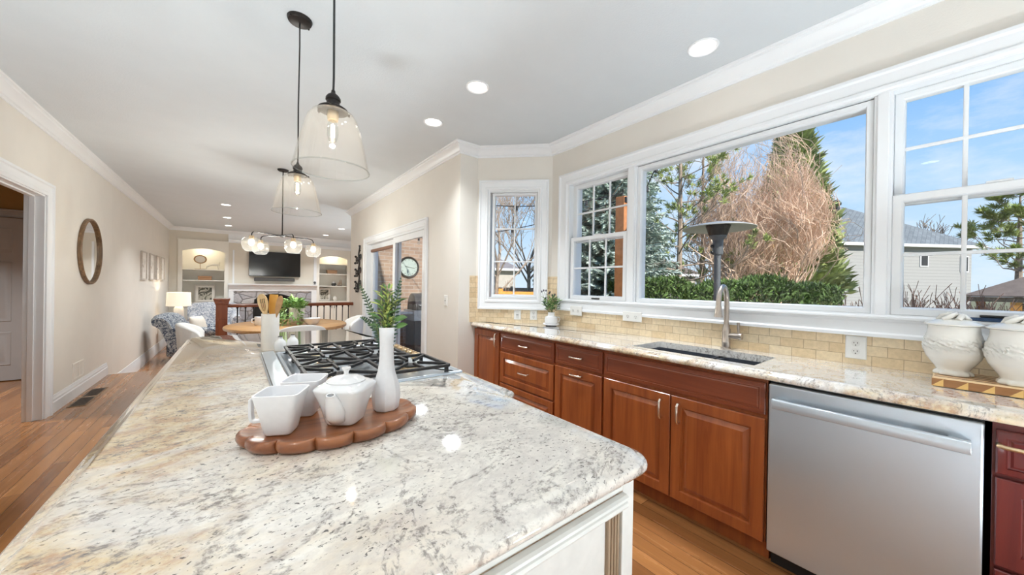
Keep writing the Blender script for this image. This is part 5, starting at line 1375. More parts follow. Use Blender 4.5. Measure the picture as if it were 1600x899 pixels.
# ------------------------------------------------------------------ dining table, chairs, tableware
DX, DY = 0.55, 5.44
t = thing('dining_table', 'oval honey oak dining table beyond the island', 'table', (DX, DY, 0))
mb = MB(); slab(mb, [(DX+0.68*math.cos(2*PI*k/64), DY+0.76*math.sin(2*PI*k/64)) for k in range(64)], [(0.012, 0.712), (0.002, 0.718), (0.0, 0.735), (0.004, 0.746), (0.010, 0.750)]); mb.build('tabletop', MAT['oak_table'], t, angle=40)
mb = MB(); mb.lathe([(0.0, 0.63), (0.60, 0.63), (0.60, 0.712), (0.0, 0.712)], (DX, DY, 0), 48, False, False, 0.85, 1.0); mb.build('apron', MAT['oak_table'], t, angle=40)
mb = MB(); mb.lathe([(0.0, 0.03), (0.14, 0.03), (0.10, 0.12), (0.07, 0.25), (0.09, 0.40), (0.06, 0.52), (0.13, 0.63), (0.0, 0.63)], (DX, DY, 0), 32); mb.build('pedestal', MAT['oak_table'], t)
for k in range(4):
    q = PI/4 + k*PI/2; mb = MB(); d = Vector((math.cos(q), math.sin(q), 0)); c = Vector((DX, DY, 0))
    mb.tube([tuple(c + d*0.08 + Vector((0,0,0.12))), tuple(c + d*0.25 + Vector((0,0,0.10))), tuple(c + d*0.42 + Vector((0,0,0.03)))], [0.045, 0.04, 0.028], 10); mb.build('foot', MAT['oak_table'], t)
def barrel_chair(label, x, y, rz):
    """barrel chair, open front facing local -Y"""
    c = thing('dining_chair', label, 'chair', (x, y, 0), rz, 'white barrel chairs around the dining table')
    mb = MB(); n = 26; rings = []
    for k in range(n+1):
        q = math.radians(8) + math.radians(164)*k/n
        f = max(0.0, math.sin(math.pi*k/n))**0.55
        top = 0.70 + 0.125*f; sp = 1.0 + 0.06
        ro = 0.250; ri = 0.196
        pr = [(ri, 0.40), (ri+0.004, top-0.02), (ri+0.016, top-0.002), ((ro*1.05+ri)/2, top), (ro*1.05-0.012, top-0.004), (ro*1.05, top-0.022), (ro*0.94, 0.40), (ro*0.88, 0.33), (ri, 0.33)]
        rings.append([(r*math.cos(q)*1.02, r*math.sin(q), z) for r, z in pr])
    mb.loft(rings); mb.build('backrest', MAT['white_upholstery'], c, local=True, angle=50)
    mb = MB(); mb.loft([superring(0.20, 0.205, 3, 40, (0, -0.02, z)) if z in (0.34, 0.47) else superring(0.212, 0.218, 3, 40, (0, -0.02, z)) for z in (0.34, 0.36, 0.44, 0.465, 0.47)]); mb.build('seat', MAT['white_upholstery'], c, local=True, angle=50)
    for sx, sy in ((-1,-1),(1,-1),(-1,1),(1,1)):
        mb = MB(); mb.tube([(sx*0.15, sy*0.15-0.01, 0.335), (sx*0.185, sy*0.18-0.01, 0.0)], [0.019, 0.012], 10); mb.build('leg', MAT['oak_table'], c, local=True, label='wooden leg')
    return c
barrel_chair('white barrel chair at the near side of the dining table', 0.59, 4.69, PI)
barrel_chair('white barrel chair at the left end of the dining table', -0.27, 5.36, PI/2)
barrel_chair('white barrel chair at the right end of the dining table by the wall', 1.24, 5.52, -PI/2-0.05)
t = thing('table_plant', 'leafy green plant in a pale patterned pot on the dining table', 'plant', (0.58, 5.32, 0.750))
mb = MB(); mb.lathe([(0.0, 0.0), (0.060, 0.0), (0.078, 0.02), (0.088, 0.08), (0.092, 0.20), (0.098, 0.215), (0.090, 0.22), (0.084, 0.20), (0.0, 0.18)], (0.045,0.03,0), 32); mb.build('pot', MAT['small_print'], t, local=True)
bouquet(t, 0.19, 40, 0.16, 0.16, 0.075, 0.036, 21, ('leaf_light', 'leaf_green', 'leaf_light'), 0.06)
rnd = random.Random(9); mb = MB()
for k in range(150):
    a = rnd.uniform(0.6*PI, 1.75*PI); z = rnd.uniform(0.02, 0.22); r = rnd.uniform(0.09, 0.155)
    mb.leaf((r*math.cos(a)-0.01, r*math.sin(a), z), (math.cos(a), math.sin(a), rnd.uniform(-1,0.6)), rnd.uniform(0.04,0.07), rnd.uniform(0.02,0.035), (rnd.uniform(-.5,.5),rnd.uniform(-.5,.5),1), 0.1)
mb.build('trailing_leaves', MAT['leaf_light'], t, local=True, angle=0)
t = thing('bowl', 'white bowl right of the plant on the dining table', 'bowl', (0.775, 5.20, 0.750))
mb = MB(); mb.lathe([(0.0, 0.0), (0.05, 0.0), (0.055, 0.006), (0.085, 0.035), (0.105, 0.085), (0.102, 0.087), (0.08, 0.038), (0.05, 0.012), (0.0, 0.010)], (0,0,0), 40); mb.build('body', MAT['porcelain'], t, local=True)
t = thing('mug', 'small white cup left of the crock, on the dining table', 'cup', (0.225, 5.45, 0.750))
mb = MB(); mb.lathe([(0.0, 0.0), (0.036, 0.0), (0.042, 0.008), (0.048, 0.105), (0.045, 0.107), (0.038, 0.012), (0.0, 0.010)], (0,0,0), 28); mb.build('body', MAT['porcelain'], t, local=True)
mb = MB(); mb.tube([(-0.044,0,0.085), (-0.072,0,0.08), (-0.072,0,0.035), (-0.041,0,0.028)], 0.006, 8); mb.build('handle', MAT['porcelain'], t, local=True)

# chandelier over the table
HX, HY, HZ = 0.445, 5.285, 1.885
t = thing('chandelier', 'black four-arm chandelier with seeded glass globes over the dining table', 'chandelier', (HX, HY, CE))
mb = MB(); mb.lathe([(0.0, -0.022), (0.050, -0.020), (0.060, -0.012), (0.062, 0.0), (0.0, 0.0)], (0,0,0), 32); mb.build('canopy', MAT['iron'], t, local=True)
mb = MB(); mb.tube([(0,0,-0.02), (0,0,HZ-CE)], 0.0065, 10); mb.build('rod', MAT['iron'], t, local=True)
mb = MB(); mb.lathe([(0.0, -0.018), (0.022, -0.016), (0.030, -0.004), (0.030, 0.006), (0.012, 0.014), (0.0, 0.014)], (0,0,HZ-CE), 24); mb.build('hub', MAT['iron'], t, local=True)
for (gx, gy) in ((0.815, 5.44), (0.535, 5.00), (0.128, 5.07), (0.235, 5.52)):
    v = Vector((gx-HX, gy-HY, 0)); z = HZ-CE; u = v.normalized()
    mb = MB(); mb.tube([(0,0,z), tuple(v - u*0.045 + Vector((0,0,z))), tuple(v - u*0.020 + Vector((0,0,z-0.006))), tuple(v - u*0.004 + Vector((0,0,z-0.024))), tuple(v + Vector((0,0,z-0.055)))], 0.0062, 10); ar = mb.build('arm', MAT['iron'], t, local=True)
    mb = MB(); mb.lathe([(0.0, 0.0), (0.024, 0.0), (0.026, -0.004), (0.026, -0.040), (0.0, -0.040)], (v.x, v.y, z-0.052), 20); mb.build('socket', MAT['champagne'], ar, local=True, label='bronze socket cup')
    gp = [(0.030, -0.066), (0.060, -0.072), (0.084, -0.090), (0.093, -0.125), (0.092, -0.170), (0.082, -0.205), (0.062, -0.228), (0.040, -0.236)]
    mb = MB(); mb.lathe(gp + [(r-0.004, q) for r, q in reversed(gp)] + [gp[0]], (v.x, v.y, z), 40); mb.build('globe', MAT['seeded_glass'], ar, local=True, angle=60)
    mb = MB(); mb.lathe([(0.0, -0.090), (0.016, -0.096), (0.030, -0.122), (0.030, -0.140), (0.020, -0.160), (0.0, -0.168)], (v.x, v.y, z), 16); mb.build('bulb', MAT['globe_bulb'], ar, local=True, label='glowing bulb')
    ld = bpy.data.lights.new('globe_light', 'POINT'); ld.energy = GLOBE_POWER; ld.color = (0.92, 0.97, 1.0); ld.shadow_soft_size = 0.02
    lo = bpy.data.objects.new('globe_light', ld); C.objects.link(lo); lo.parent = t; lo.location = (v.x, v.y, z-0.195)

# ------------------------------------------------------------------ far wall: bookcases
def bookcase(label, x0, x1, shelves, m):
    t = thing('bookcase', label, 'bookcase', ((x0+x1)/2, YF, LZ), 0, 'built-in arched bookcases beside the fireplace')
    d1_ = YF + 0.42; zt = NT_ - 0.002; e = 0.003
    mb = MB(); mb.box(x0+e, x1-e, d1_-0.02, d1_, LZ, zt); mb.box(x0+e, x0+0.03, YF+0.02, d1_-0.02, LZ, zt); mb.box(x1-0.03, x1-e, YF+0.02, d1_-0.02, LZ, zt); mb.box(x0+0.03, x1-0.03, YF+0.02, d1_-0.02, zt-0.02, zt)
    mb.build('case', MAT[m], t, angle=0)
    # face frame with an arched head
    mb = MB(); st = 0.075; oa, ob = x0+st, x1-st; zs = 2.10; rise = 0.085; W = (ob-oa)/2; Rr = (W*W+rise*rise)/(2*rise)
    fx0, fx1 = x0-0.012, x1+0.012
    top = zt+0.035
    fp = Plane((0, YF, 0), (1,0,0), (0,-1,0))
    fp.box(mb, fx0, oa, 0.70, top, -0.018, 0.022); fp.box(mb, ob, fx1, 0.70, top, -0.018, 0.022)
    n = 20; lo = []
    for k in range(n+1):
        x = oa + (ob-oa)*k/n; z = zs + rise - Rr + math.sqrt(max(0, Rr*Rr - (x-(oa+ob)/2)**2)); lo.append((x, z))
    for (xa, za), (xb, zb_) in zip(lo, lo[1:]):
        mb.add([fp.p(xa,za,-0.018), fp.p(xb,zb_,-0.018), fp.p(xb,zb_,0.022), fp.p(xa,za,0.022), fp.p(xa,top,-0.018), fp.p(xb,top,-0.018), fp.p(xb,top,0.022), fp.p(xa,top,0.022)], [(3,2,1,0),(4,5,6,7),(0,1,5,4),(2,3,7,6)])
    fp.box(mb, fx0-0.014, fx1+0.014, top-0.012, top+0.012, -0.0, 0.034)
    mb.build('arched_face_frame', MAT[m], t, angle=30)
    mb = MB(); mb.lathe([(0.0, 0.0), (0.04, 0.0), (0.04, 0.012), (0.0, 0.012)], ((x0+x1)/2, YF+0.2, zt-0.034), 20); mb.build('puck_light', MAT['can_lens'], t, label='small glowing puck light under the top')
    ld = bpy.data.lights.new('puck', 'AREA'); ld.shape = 'DISK'; ld.size = 0.08; ld.energy = 2.4; ld.color = (1.0, 0.88, 0.66)
    lo_ = bpy.data.objects.new('puck', ld); C.objects.link(lo_); lo_.parent = t; lo_.location = (0, 0.2, zt-0.04-LZ)
    for z in shelves:
        mb = MB(); mb.box(x0+0.031, x1-0.031, YF+0.03, d1_-0.021, z-0.028, z); mb.build('shelf', MAT[m], t, angle=0, bevel=0.003)
    mb = MB(); mb.box(x0+0.031, x1-0.031, YF-0.03, d1_-0.021, 0.69, 0.72); mb.build('counter', MAT[m], t, angle=0, bevel=0.004)
    mb = MB(); mb.box(x0+0.005, x1-0.005, YF-0.002, YF+0.02, LZ, 0.69); mb.build('base', MAT[m], t, angle=0)
    mid = (x0+x1)/2
    for a0, a1, hx in ((x0+0.03, mid-0.004, mid-0.04), (mid+0.004, x1-0.03, mid+0.04)):
        mb = MB(); pl = Plane((0, YF-0.003, 0), (1,0,0), (0,-1,0)); raised(mb, Plane((0, YF-0.021, 0), (1,0,0), (0,-1,0)), a0, a1, LZ+0.12, 0.66); d = mb.build('door', MAT[m], t, angle=20)
        mb = MB(); pp = Plane((0, YF-0.021, 0), (1,0,0), (0,-1,0)); pp.box(mb, hx-0.006, hx+0.006, 0.50, 0.60, 0.0, 0.02); mb.build('handle', MAT['bronze'], d, angle=0, label='small dark pull')
bookcase('left arched bookcase with two shelves behind the armchair', BL[0], BL[1], (1.630, 1.335), 'cream_paint')
bookcase('right arched bookcase with three shelves beside the fireplace', BR[0], BR[1], (1.931, 1.618, 1.221), 'cream_paint')
bp_ = Plane((0, YF+0.17, 0), (1,0,0), (0,-1,0))
t = thing('ring_sculpture', 'round gold-rimmed ornament on a stand, top shelf of the left bookcase', 'ornament', (-0.79, YF+0.17, 1.630))
mb = MB(); mb.box(-0.90, -0.68, YF+0.12, YF+0.22, 1.6305, 1.642); mb.box(-0.795, -0.785, YF+0.165, YF+0.175, 1.642, 1.78); mb.build('stand', MAT['gold_rust'], t, angle=0)
rings = []
for k in range(41):
    q = 2*PI*k/40; rings.append([bp_.p(-0.79+r*math.cos(q), 1.90+0.85*r*math.sin(q), d) for r, d in ((0.108,-0.012),(0.135,-0.012),(0.135,0.012),(0.108,0.012))])
MB().loft(rings, True, False, False).build('rim', MAT['gold_rust'], t)
mb = MB(); mb.lathe([(0.0, -0.004), (0.11, -0.004), (0.11, 0.004), (0.0, 0.004)], (0,0,0), 32); mb.xform(Matrix.Translation((-0.79, YF+0.17, 1.90)) @ Matrix.Scale(0.85, 4, (0,0,1)) @ Matrix.Rotation(PI/2, 4, 'X')); mb.build('disc', MAT['mat_board'], t)
t = thing('ceramic_animal', 'white ceramic ornament on the top shelf of the left bookcase', 'ornament', (-0.50, YF+0.18, 1.630))
mb = MB(); y = YF+0.18
mb.tube([(-0.66, y, 1.70), (-0.58, y, 1.755), (-0.45, y, 1.765), (-0.38, y, 1.775)], [0.016, 0.030, 0.032, 0.022], 10); mb.tube([(-0.64, y, 1.72), (-0.67, y, 1.6305)], [0.014, 0.012], 8); mb.tube([(-0.42, y, 1.755), (-0.40, y, 1.6305)], [0.016, 0.014], 8); mb.tube([(-0.39, y, 1.78), (-0.375, y, 1.85)], [0.018, 0.010], 8)
mb.build('figure', MAT['cream_ceramic'], t)
t = thing('storage_box', 'small brown wooden box on the second shelf of the left bookcase', 'box', (-0.69, YF+0.2, 1.335))
MB().box(-0.83, -0.55, YF+0.12, YF+0.28, 1.3355, 1.415).build('body', MAT['crate_wood'], t, angle=0, bevel=0.004); MB().box(-0.835, -0.545, YF+0.115, YF+0.285, 1.4155, 1.445).build('lid', MAT['crate_wood'], t, angle=0, bevel=0.004)
def lean_print(label, x0, x1, z0, z1, yb):
    t = thing('framed_print', label, 'picture', ((x0+x1)/2, yb, z0), 0, 'framed leaf prints in the bookcases')
    pl = Plane((0, yb, 0), (1,0,0), (0,-1,0))
    mb = MB(); pl.frame(mb, x0, x1, z0+0.0005, z1, [(0, 0.0), (0, 0.028), (0.026, 0.028), (0.028, 0.0)]); mb.build('frame', MAT['frame_grey'], t, angle=0)
    mb = MB(); pl.box(mb, x0+0.02, x1-0.02, z0+0.02, z1-0.02, 0.002, 0.014); mb.build('mat', MAT['mat_board'], t, angle=0)
    w = (x1-x0)*0.17; mb = MB(); pl.box(mb, x0+w, x1-w, z0+w, z1-w, 0.0142, 0.016); mb.build('print', MAT['leaf_print'], t, angle=0)
lean_print('framed dark leaf print leaning in the left bookcase', -0.90, -0.47, 0.72, 1.205, YF+0.25)
lean_print('framed dark leaf print leaning in the right bookcase', 2.085, 2.44, 0.72, 1.155, YF+0.25)
t = thing('wicker_box', 'tan woven box on the second shelf of the right bookcase', 'box', (2.46, YF+0.2, 1.618))
MB().box(2.32, 2.61, YF+0.12, YF+0.28, 1.6185, 1.715).build('body', MAT['basket'], t, angle=0, bevel=0.006); MB().box(2.315, 2.615, YF+0.115, YF+0.285, 1.7155, 1.74).build('lid', MAT['basket'], t, angle=0, bevel=0.005)
t = thing('tealight_bowl', 'small dark bowl with white candle, third shelf of the right bookcase', 'bowl', (2.53, YF+0.2, 1.221))
MB().lathe([(0.0, 0.0), (0.05, 0.0), (0.075, 0.05), (0.06, 0.095), (0.055, 0.09), (0.0, 0.07)], (2.53, YF+0.2, 1.2212), 24).build('body', MAT['slot_dark'], t); MB().lathe([(0.0, 0.07), (0.035, 0.07), (0.035, 0.135), (0.0, 0.14)], (2.53, YF+0.2, 1.2212), 16).build('candle', MAT['porcelain'], t)
for k, (x, h, lab) in enumerate(((2.665, 0.14, 'shortest copper fin beside the candle bowl'), (2.71, 0.20, 'middle copper fin beside the candle bowl'), (2.755, 0.25, 'tallest copper fin on the third shelf'))):
    t = thing('copper_ornament', lab, 'ornament', (x, YF+0.2, 1.221), 0, 'copper fins on the third shelf')
    MB().box(x-0.018, x+0.018, YF+0.16, YF+0.24, 1.2213, 1.235).build('foot', MAT['slot_dark'], t, angle=0); mb = MB(); mb.loft([superring(0.010*s_, 0.03*s_, 2, 16, (x, YF+0.2, 1.235+h*f)) for f, s_ in ((0,0.5),(0.3,1.0),(0.7,0.7),(1.0,0.15))]); mb.build('fin', MAT['copper_fin'], t)
t = thing('small_vase', 'squat cream vase on the counter of the right bookcase', 'vase', (2.56, YF+0.15, 0.72))
MB().lathe([(0.0, 0.0), (0.04, 0.0), (0.07, 0.06), (0.06, 0.12), (0.03, 0.15), (0.035, 0.17), (0.025, 0.165), (0.0, 0.14)], (2.56, YF+0.15, 0.7205), 24).build('body', MAT['cream_ceramic'], t)

# ------------------------------------------------------------------ fireplace, TV
t = thing('fireplace', 'grey stone fireplace with white mantel shelf between the bookcases', 'fireplace', (0.9, YF, LZ))
mb = MB(); f0, f1 = -0.075, 1.850
fp = Plane((0, YF, 0), (1,0,0), (0,-1,0))
ar = [(0.4 + 1.0*k/20, 0.80 + 0.17*max(0.0, math.sin(PI*k/20))**0.8) for k in range(21)]
for z0 in (LZ,):
    fp.box(mb, f0, 0.4, z0, 1.045, 0.001, 0.05); fp.box(mb, 1.4, f1, z0, 1.045, 0.001, 0.05)
for (xa, za), (xb, zb_) in zip(ar, ar[1:]):
    mb.add([fp.p(xa,za,0.001), fp.p(xb,zb_,0.001), fp.p(xb,zb_,0.05), fp.p(xa,za,0.05), fp.p(xa,1.045,0.001), fp.p(xb,1.045,0.001), fp.p(xb,1.045,0.05), fp.p(xa,1.045,0.05)], [(3,2,1,0),(4,5,6,7),(0,1,5,4),(2,3,7,6)])
mb.build('stone_surround', MAT['hearth_stone'], t, angle=0)
mb = MB(); fp.box(mb, 0.402, 1.398, LZ, 0.968, -0.35, -0.33); fp.box(mb, 0.402, 0.42, LZ, 0.968, -0.33, 0.0); fp.box(mb, 1.38, 1.398, LZ, 0.968, -0.33, 0.0); fp.box(mb, 0.42, 1.38, 0.95, 0.968, -0.33, 0.0); mb.build('firebox', MAT['firebox'], t, angle=0, label='black firebox')
rings = [[fp.p(x, z, 0.052), fp.p(x, z, 0.064), fp.p(x, z-0.05, 0.064), fp.p(x, z-0.05, 0.052)] for x, z in [(0.4, LZ+0.05)] + ar + [(1.4, LZ+0.05)]]
mb = MB(); mb.loft(rings); fp.box(mb, 0.41, 1.39, LZ, 0.80, 0.0, 0.012); mb.build('screen', MAT['firebox'], t, angle=0, label='black arched fire screen')
mb = MB(); fp.box(mb, -0.185, f0+0.005, LZ, 1.075, 0.0, 0.07); fp.box(mb, f1-0.005, 1.985, LZ, 1.075, 0.0, 0.07); fp.box(mb, -0.185, 1.985, 1.040, 1.165, 0.0, 0.075)
mb.build('mantel_surround', MAT['trim_paint'], t, angle=0, bevel=0.003)
mb = MB(); mb.extrude([fp.p(-0.195, z, d) for d, z in ((0.0,1.166),(0.085,1.166),(0.10,1.185),(0.13,1.20),(0.16,1.215),(0.165,1.235),(0.165,1.255),(0.0,1.255))], (2.19, 0, 0)); mb.build('mantel_shelf', MAT['trim_paint'], t, angle=20)
for a_, b_, d_ in ((1.905, 1.985, 0.03), (-0.10, -0.06, 0.018)):
    mb = MB(); fp.box(mb, a_, b_, 1.256, 2.20, 0.001, d_); mb.build('pilaster', MAT['trim_paint'], t, angle=0, bevel=0.003)
t = thing('television', 'large black flat television above the mantel', 'television', (0.9, YF, 1.84))
mb = MB(); fp.box(mb, 0.266, 1.535, 1.478, 2.200, 0.045, 0.075); fp.box(mb, 0.6, 1.2, 1.6, 2.05, 0.001, 0.045); mb.build('housing', MAT['black_plastic'], t, angle=0, bevel=0.003)
mb = MB(); fp.box(mb, 0.274, 1.527, 1.49, 2.192, 0.075, 0.077); mb.build('screen', MAT['screen_black'], t, angle=0)
t = thing('soundbar', 'long black soundbar under the television', 'speaker', (0.89, YF, 1.385))
mb = MB(); fp.box(mb, 0.392, 1.390, 1.340, 1.432, 0.001, 0.075); mb.build('body', MAT['black_plastic'], t, angle=0, bevel=0.008); mb = MB(); fp.box(mb, 0.41, 1.37, 1.352, 1.420, 0.076, 0.079); mb.build('grille', MAT['rubber_grey'], t, angle=0)
t = thing('mantel_camera', 'tiny dark round device at the right end of the mantel', 'camera', (1.93, YF-0.1, 1.255))
MB().lathe([(0.0, 0.0), (0.035, 0.0), (0.035, 0.008), (0.012, 0.014), (0.012, 0.03), (0.0, 0.03)], (1.93, YF-0.1, 1.2555), 20).build('foot', MAT['rubber_grey'], t); MB().sphere((1.93, YF-0.1, 1.32), 0.036, 16, 10).build('body', MAT['rubber_grey'], t)

# ------------------------------------------------------------------ armchairs, cushion, lamp
def armchair(label, x, y, rz, m, s=1.0):
    """rolled-back armchair facing local -Y"""
    t = thing('armchair', label, 'armchair', (x, y, LZ), rz, 'floral armchairs in the living room')
    W = 0.44*s
    mb = MB(); mb.loft([superring(0.40*s, 0.40*s, 5, 40, (0, -0.02*s, z*s)) for z in (0.13, 0.15, 0.30, 0.32)]); mb.build('base', MAT[m], t, local=True, angle=50)
    mb = MB(); mb.loft([superring(h*s, (h+0.03)*s, 4, 40, (0, -0.06*s, z*s)) for h, z in ((0.27, 0.322), (0.285, 0.34), (0.29, 0.40), (0.28, 0.44), (0.24, 0.455))]); mb.build('seat_cushion', MAT[m], t, local=True, angle=60)
    # back: profile in YZ, leaning back into a roll, lofted across X
    pf = [(0.14,0.20),(0.18,0.45),(0.25,0.66),(0.30,0.78),(0.345,0.85),(0.40,0.90),(0.47,0.915),(0.54,0.89),(0.575,0.83),(0.56,0.77),(0.51,0.735),(0.46,0.70),(0.405,0.58),(0.345,0.40),(0.29,0.20)]
    mb = MB(); rings = []
    for k in range(9):
        f = -1 + 2*k/8; cy = 0.05*abs(f)**2; e = 1 - 0.10*max(0, abs(f)-0.75)*4
        c = (0.36, 0.55)
        rings.append([(f*W, (c[0] + (yy-c[0])*e - cy*0.6)*s, (c[1] + (zz-c[1])*e - 0.03*f*f)*s) for yy, zz in pf])
    mb.loft(rings); mb.build('back', MAT[m], t, local=True, angle=60)
    for sx in (-1, 1):
        pa = [(0.26,0.14),(0.26,0.52),(0.28,0.60),(0.33,0.645),(0.39,0.64),(0.43,0.60),(0.435,0.55),(0.41,0.51),(0.385,0.48),(0.38,0.14)]
        mb = MB(); rings = []
        for k in range(8):
            f = k/7; y = -0.40 + 0.66*f; dz = 0.06*f*f; e = 0.92 if k in (0, 7) else 1.0
            rings.append([(sx*(0.33+(xx-0.33)*e)*s, y*s, (zz + (dz if zz > 0.4 else 0))*s) for xx, zz in pa])
        mb.loft(rings); mb.build('arm', MAT[m], t, local=True, angle=60)
        for yy in (-0.36, 0.25):
            mb = MB(); mb.tube([(sx*0.36*s, yy*s, 0.135*s), (sx*0.37*s, (yy*1.04)*s, 0.0)], [0.028*s, 0.018*s], 10); mb.build('leg', MAT['book_brown'], t, local=True, label='dark turned leg')
    return t
armchair('blue and grey floral rolled-back armchair nearest the left wall', -0.64, 9.80, math.radians(80), 'floral_fabric', 1.06)
armchair('paler floral armchair in front of the left bookcase', -0.43, 11.70, math.radians(4), 'floral_fabric_pale', 1.18)
mb = MB(); N = 16; rings = []
for k in range(9):
    f = -1 + 2*k/8; th = 0.075*max(0.05, (1-f**4))
    rings.append([(p[0], p[1], 0.20*f) for p in superring(0.21*(1-0.06*(1-abs(f))), th, 2.4, 24)])
mb.loft(rings); mb.xform(Matrix.Translation((-0.60, 9.60, 0.385)) @ Matrix.Rotation(math.radians(66), 4, 'Z') @ Matrix.Rotation(math.radians(-16), 4, 'X'))
tag(mb.build('throw_pillow', MAT['pillow_fabric']), 'plain beige throw pillow on the nearer floral armchair', 'pillow')
t = thing('side_table', 'small wooden side table under the lamp, behind the armchair', 'table', (-1.05, 11.02, LZ))
mb = MB(); mb.lathe([(0.0, 0.565), (0.255, 0.565), (0.265, 0.575), (0.265, 0.59), (0.0, 0.592)], (0,0,0), 40); mb.build('tabletop', MAT['newel_wood'], t, local=True)
for k in range(3):
    q = k*2*PI/3; mb = MB(); mb.tube([(0.16*math.cos(q), 0.16*math.sin(q), 0.565), (0.21*math.cos(q), 0.21*math.sin(q), 0.0)], [0.018, 0.012], 8); mb.build('leg', MAT['newel_wood'], t, local=True)
t = thing('table_lamp', 'white table lamp with wide drum shade beside the left wall', 'lamp', (-1.04, 11.02, LZ+0.592))
mb = MB(); mb.lathe([(0.0, 0.0005), (0.10, 0.0005), (0.105, 0.02), (0.085, 0.05), (0.095, 0.20), (0.085, 0.40), (0.05, 0.46), (0.012, 0.475), (0.012, 0.55), (0.0, 0.55)], (0,0,0), 32); mb.build('base', MAT['matte_ceramic'], t, local=True)
mb = MB(); mb.lathe([(0.215, 0.455), (0.205, 0.765), (0.202, 0.765), (0.212, 0.455), (0.215, 0.455)], (0,0,0), 48); mb.build('shade', MAT['lamp_shade'], t, local=True)
mb = MB(); mb.lathe([(0.0, 0.55), (0.02, 0.56), (0.032, 0.61), (0.02, 0.65), (0.0, 0.66)], (0,0,0), 16); mb.build('bulb', MAT['globe_bulb'], t, local=True)
ld = bpy.data.lights.new('lamp_light', 'POINT'); ld.energy = 4.0; ld.color = (1.0, 0.84, 0.6); ld.shadow_soft_size = 0.05
lo = bpy.data.objects.new('lamp_light', ld); C.objects.link(lo); lo.parent = t; lo.location = (0, 0, 0.70)

# ------------------------------------------------------------------ outside
GZ = -0.42
cam_r, cam_f = Vector((0.786, -0.618, 0)), Vector((0.618, 0.786, 0))
# patio heater
t = thing('patio_heater', 'tall grey patio heater with mushroom reflector outside the big window', 'patio heater', (4.96, 1.95, -0.30))
mb = MB(); mb.lathe([(0.0, 2.475), (0.05, 2.47), (0.20, 2.455), (0.36, 2.42), (0.425, 2.395), (0.425, 2.388), (0.35, 2.405), (0.19, 2.435), (0.0, 2.45)], (0,0,0), 48); mb.build('reflector', MAT['reflector'], t, local=True)
mb = MB(); mb.lathe([(0.0, 2.30), (0.105, 2.30), (0.11, 2.31), (0.145, 2.43), (0.0, 2.44)], (0,0,0), 28); mb.build('burner_screen', MAT['bronze'], t, local=True)
mb = MB(); mb.lathe([(0.0, 2.05), (0.062, 2.05), (0.064, 2.06), (0.064, 2.24), (0.10, 2.285), (0.10, 2.30), (0.0, 2.30)], (0,0,0), 24); hd = mb.build('burner_head', MAT['grey_steel'], t, local=True)
for z in (2.16, 2.08): MB().sphere(tuple(-cam_r*0.075 + Vector((0,0,z))), 0.022, 10, 8).build('control_knob', MAT['black_plastic'], hd, local=True)
mb = MB(); mb.lathe([(0.040, 0.75), (0.040, 2.05)], (0,0,0), 20); mb.build('post', MAT['grey_steel'], t, local=True)
mb = MB(); mb.lathe([(0.0, 0.0), (0.26, 0.0), (0.26, 0.04), (0.19, 0.06), (0.19, 0.74), (0.06, 0.77), (0.0, 0.77)], (0,0,0), 32); mb.build('tank_housing', MAT['grey_steel'], t, local=True)
# cedar post with string lights
t = thing('pergola_post', 'reddish cedar post outside the left sash', 'post', (3.89, 2.67, -0.30))
MB().box(3.825, 3.955, 2.605, 2.735, -0.299, 2.46).build('post', MAT['cedar_wood'], t, angle=0, bevel=0.006); MB().box(3.815, 3.965, 2.595, 2.745, -0.299, -0.20).build('base', MAT['grey_steel'], t, angle=0)
mb = MB(); mb.box(3.83, 3.95, 2.59, 2.605, 2.38, 2.44); mb.tube([(3.89, 2.67, 2.46), (3.89, 2.67, 2.52), (3.86, 2.65, 2.56)], 0.008, 6); mb.build('hook', MAT['iron'], t, angle=0)
def string_light(label, pts, ks):
    t = thing('string_lights', label, 'string lights', pts[0], 0, 'string lights on dark cable')
    mb = MB(); mb.tube(pts, 0.006, 6); mb.build('cable', MAT['black_plastic'], t)
    for f in ks:
        i = f*(len(pts)-1); a = int(min(i, len(pts)-2)); p = Vector(pts[a]).lerp(Vector(pts[a+1]), i-a)
        mb = MB(); mb.lathe([(0.0, 0.0), (0.018, -0.002), (0.018, -0.055), (0.0, -0.056)], tuple(p), 12); s = mb.build('socket', MAT['black_plastic'], t)
        mb = MB(); mb.lathe([(0.012, -0.056), (0.026, -0.085), (0.026, -0.105), (0.014, -0.128), (0.0, -0.13)], tuple(p), 12); mb.build('bulb', MAT['jar_glass'], s)
def cat(a, b, sag, n=18):
    a = Vector(a); b = Vector(b); return [tuple(a.lerp(b, k/n) - Vector((0,0,sag*4*(k/n)*(1-k/n)))) for k in range(n+1)]
string_light('string of bulbs running up beside the big window', cat((3.86, 2.60, 2.02), (2.73, 1.25, 2.93), 0.04), (0.28, 0.42, 0.56, 0.75))
string_light('string of bulbs crossing the narrow window', cat((1.91, 4.9, 2.66), (3.86, 2.66, 2.50), 0.20), (0.12, 0.26, 0.40, 0.54, 0.70, 0.85))
string_light('lower string of bulbs seen through the narrow window', cat((2.4, 7.195, 2.30), (3.86, 2.70, 2.42), 0.22), (0.2, 0.35, 0.5, 0.65, 0.8))

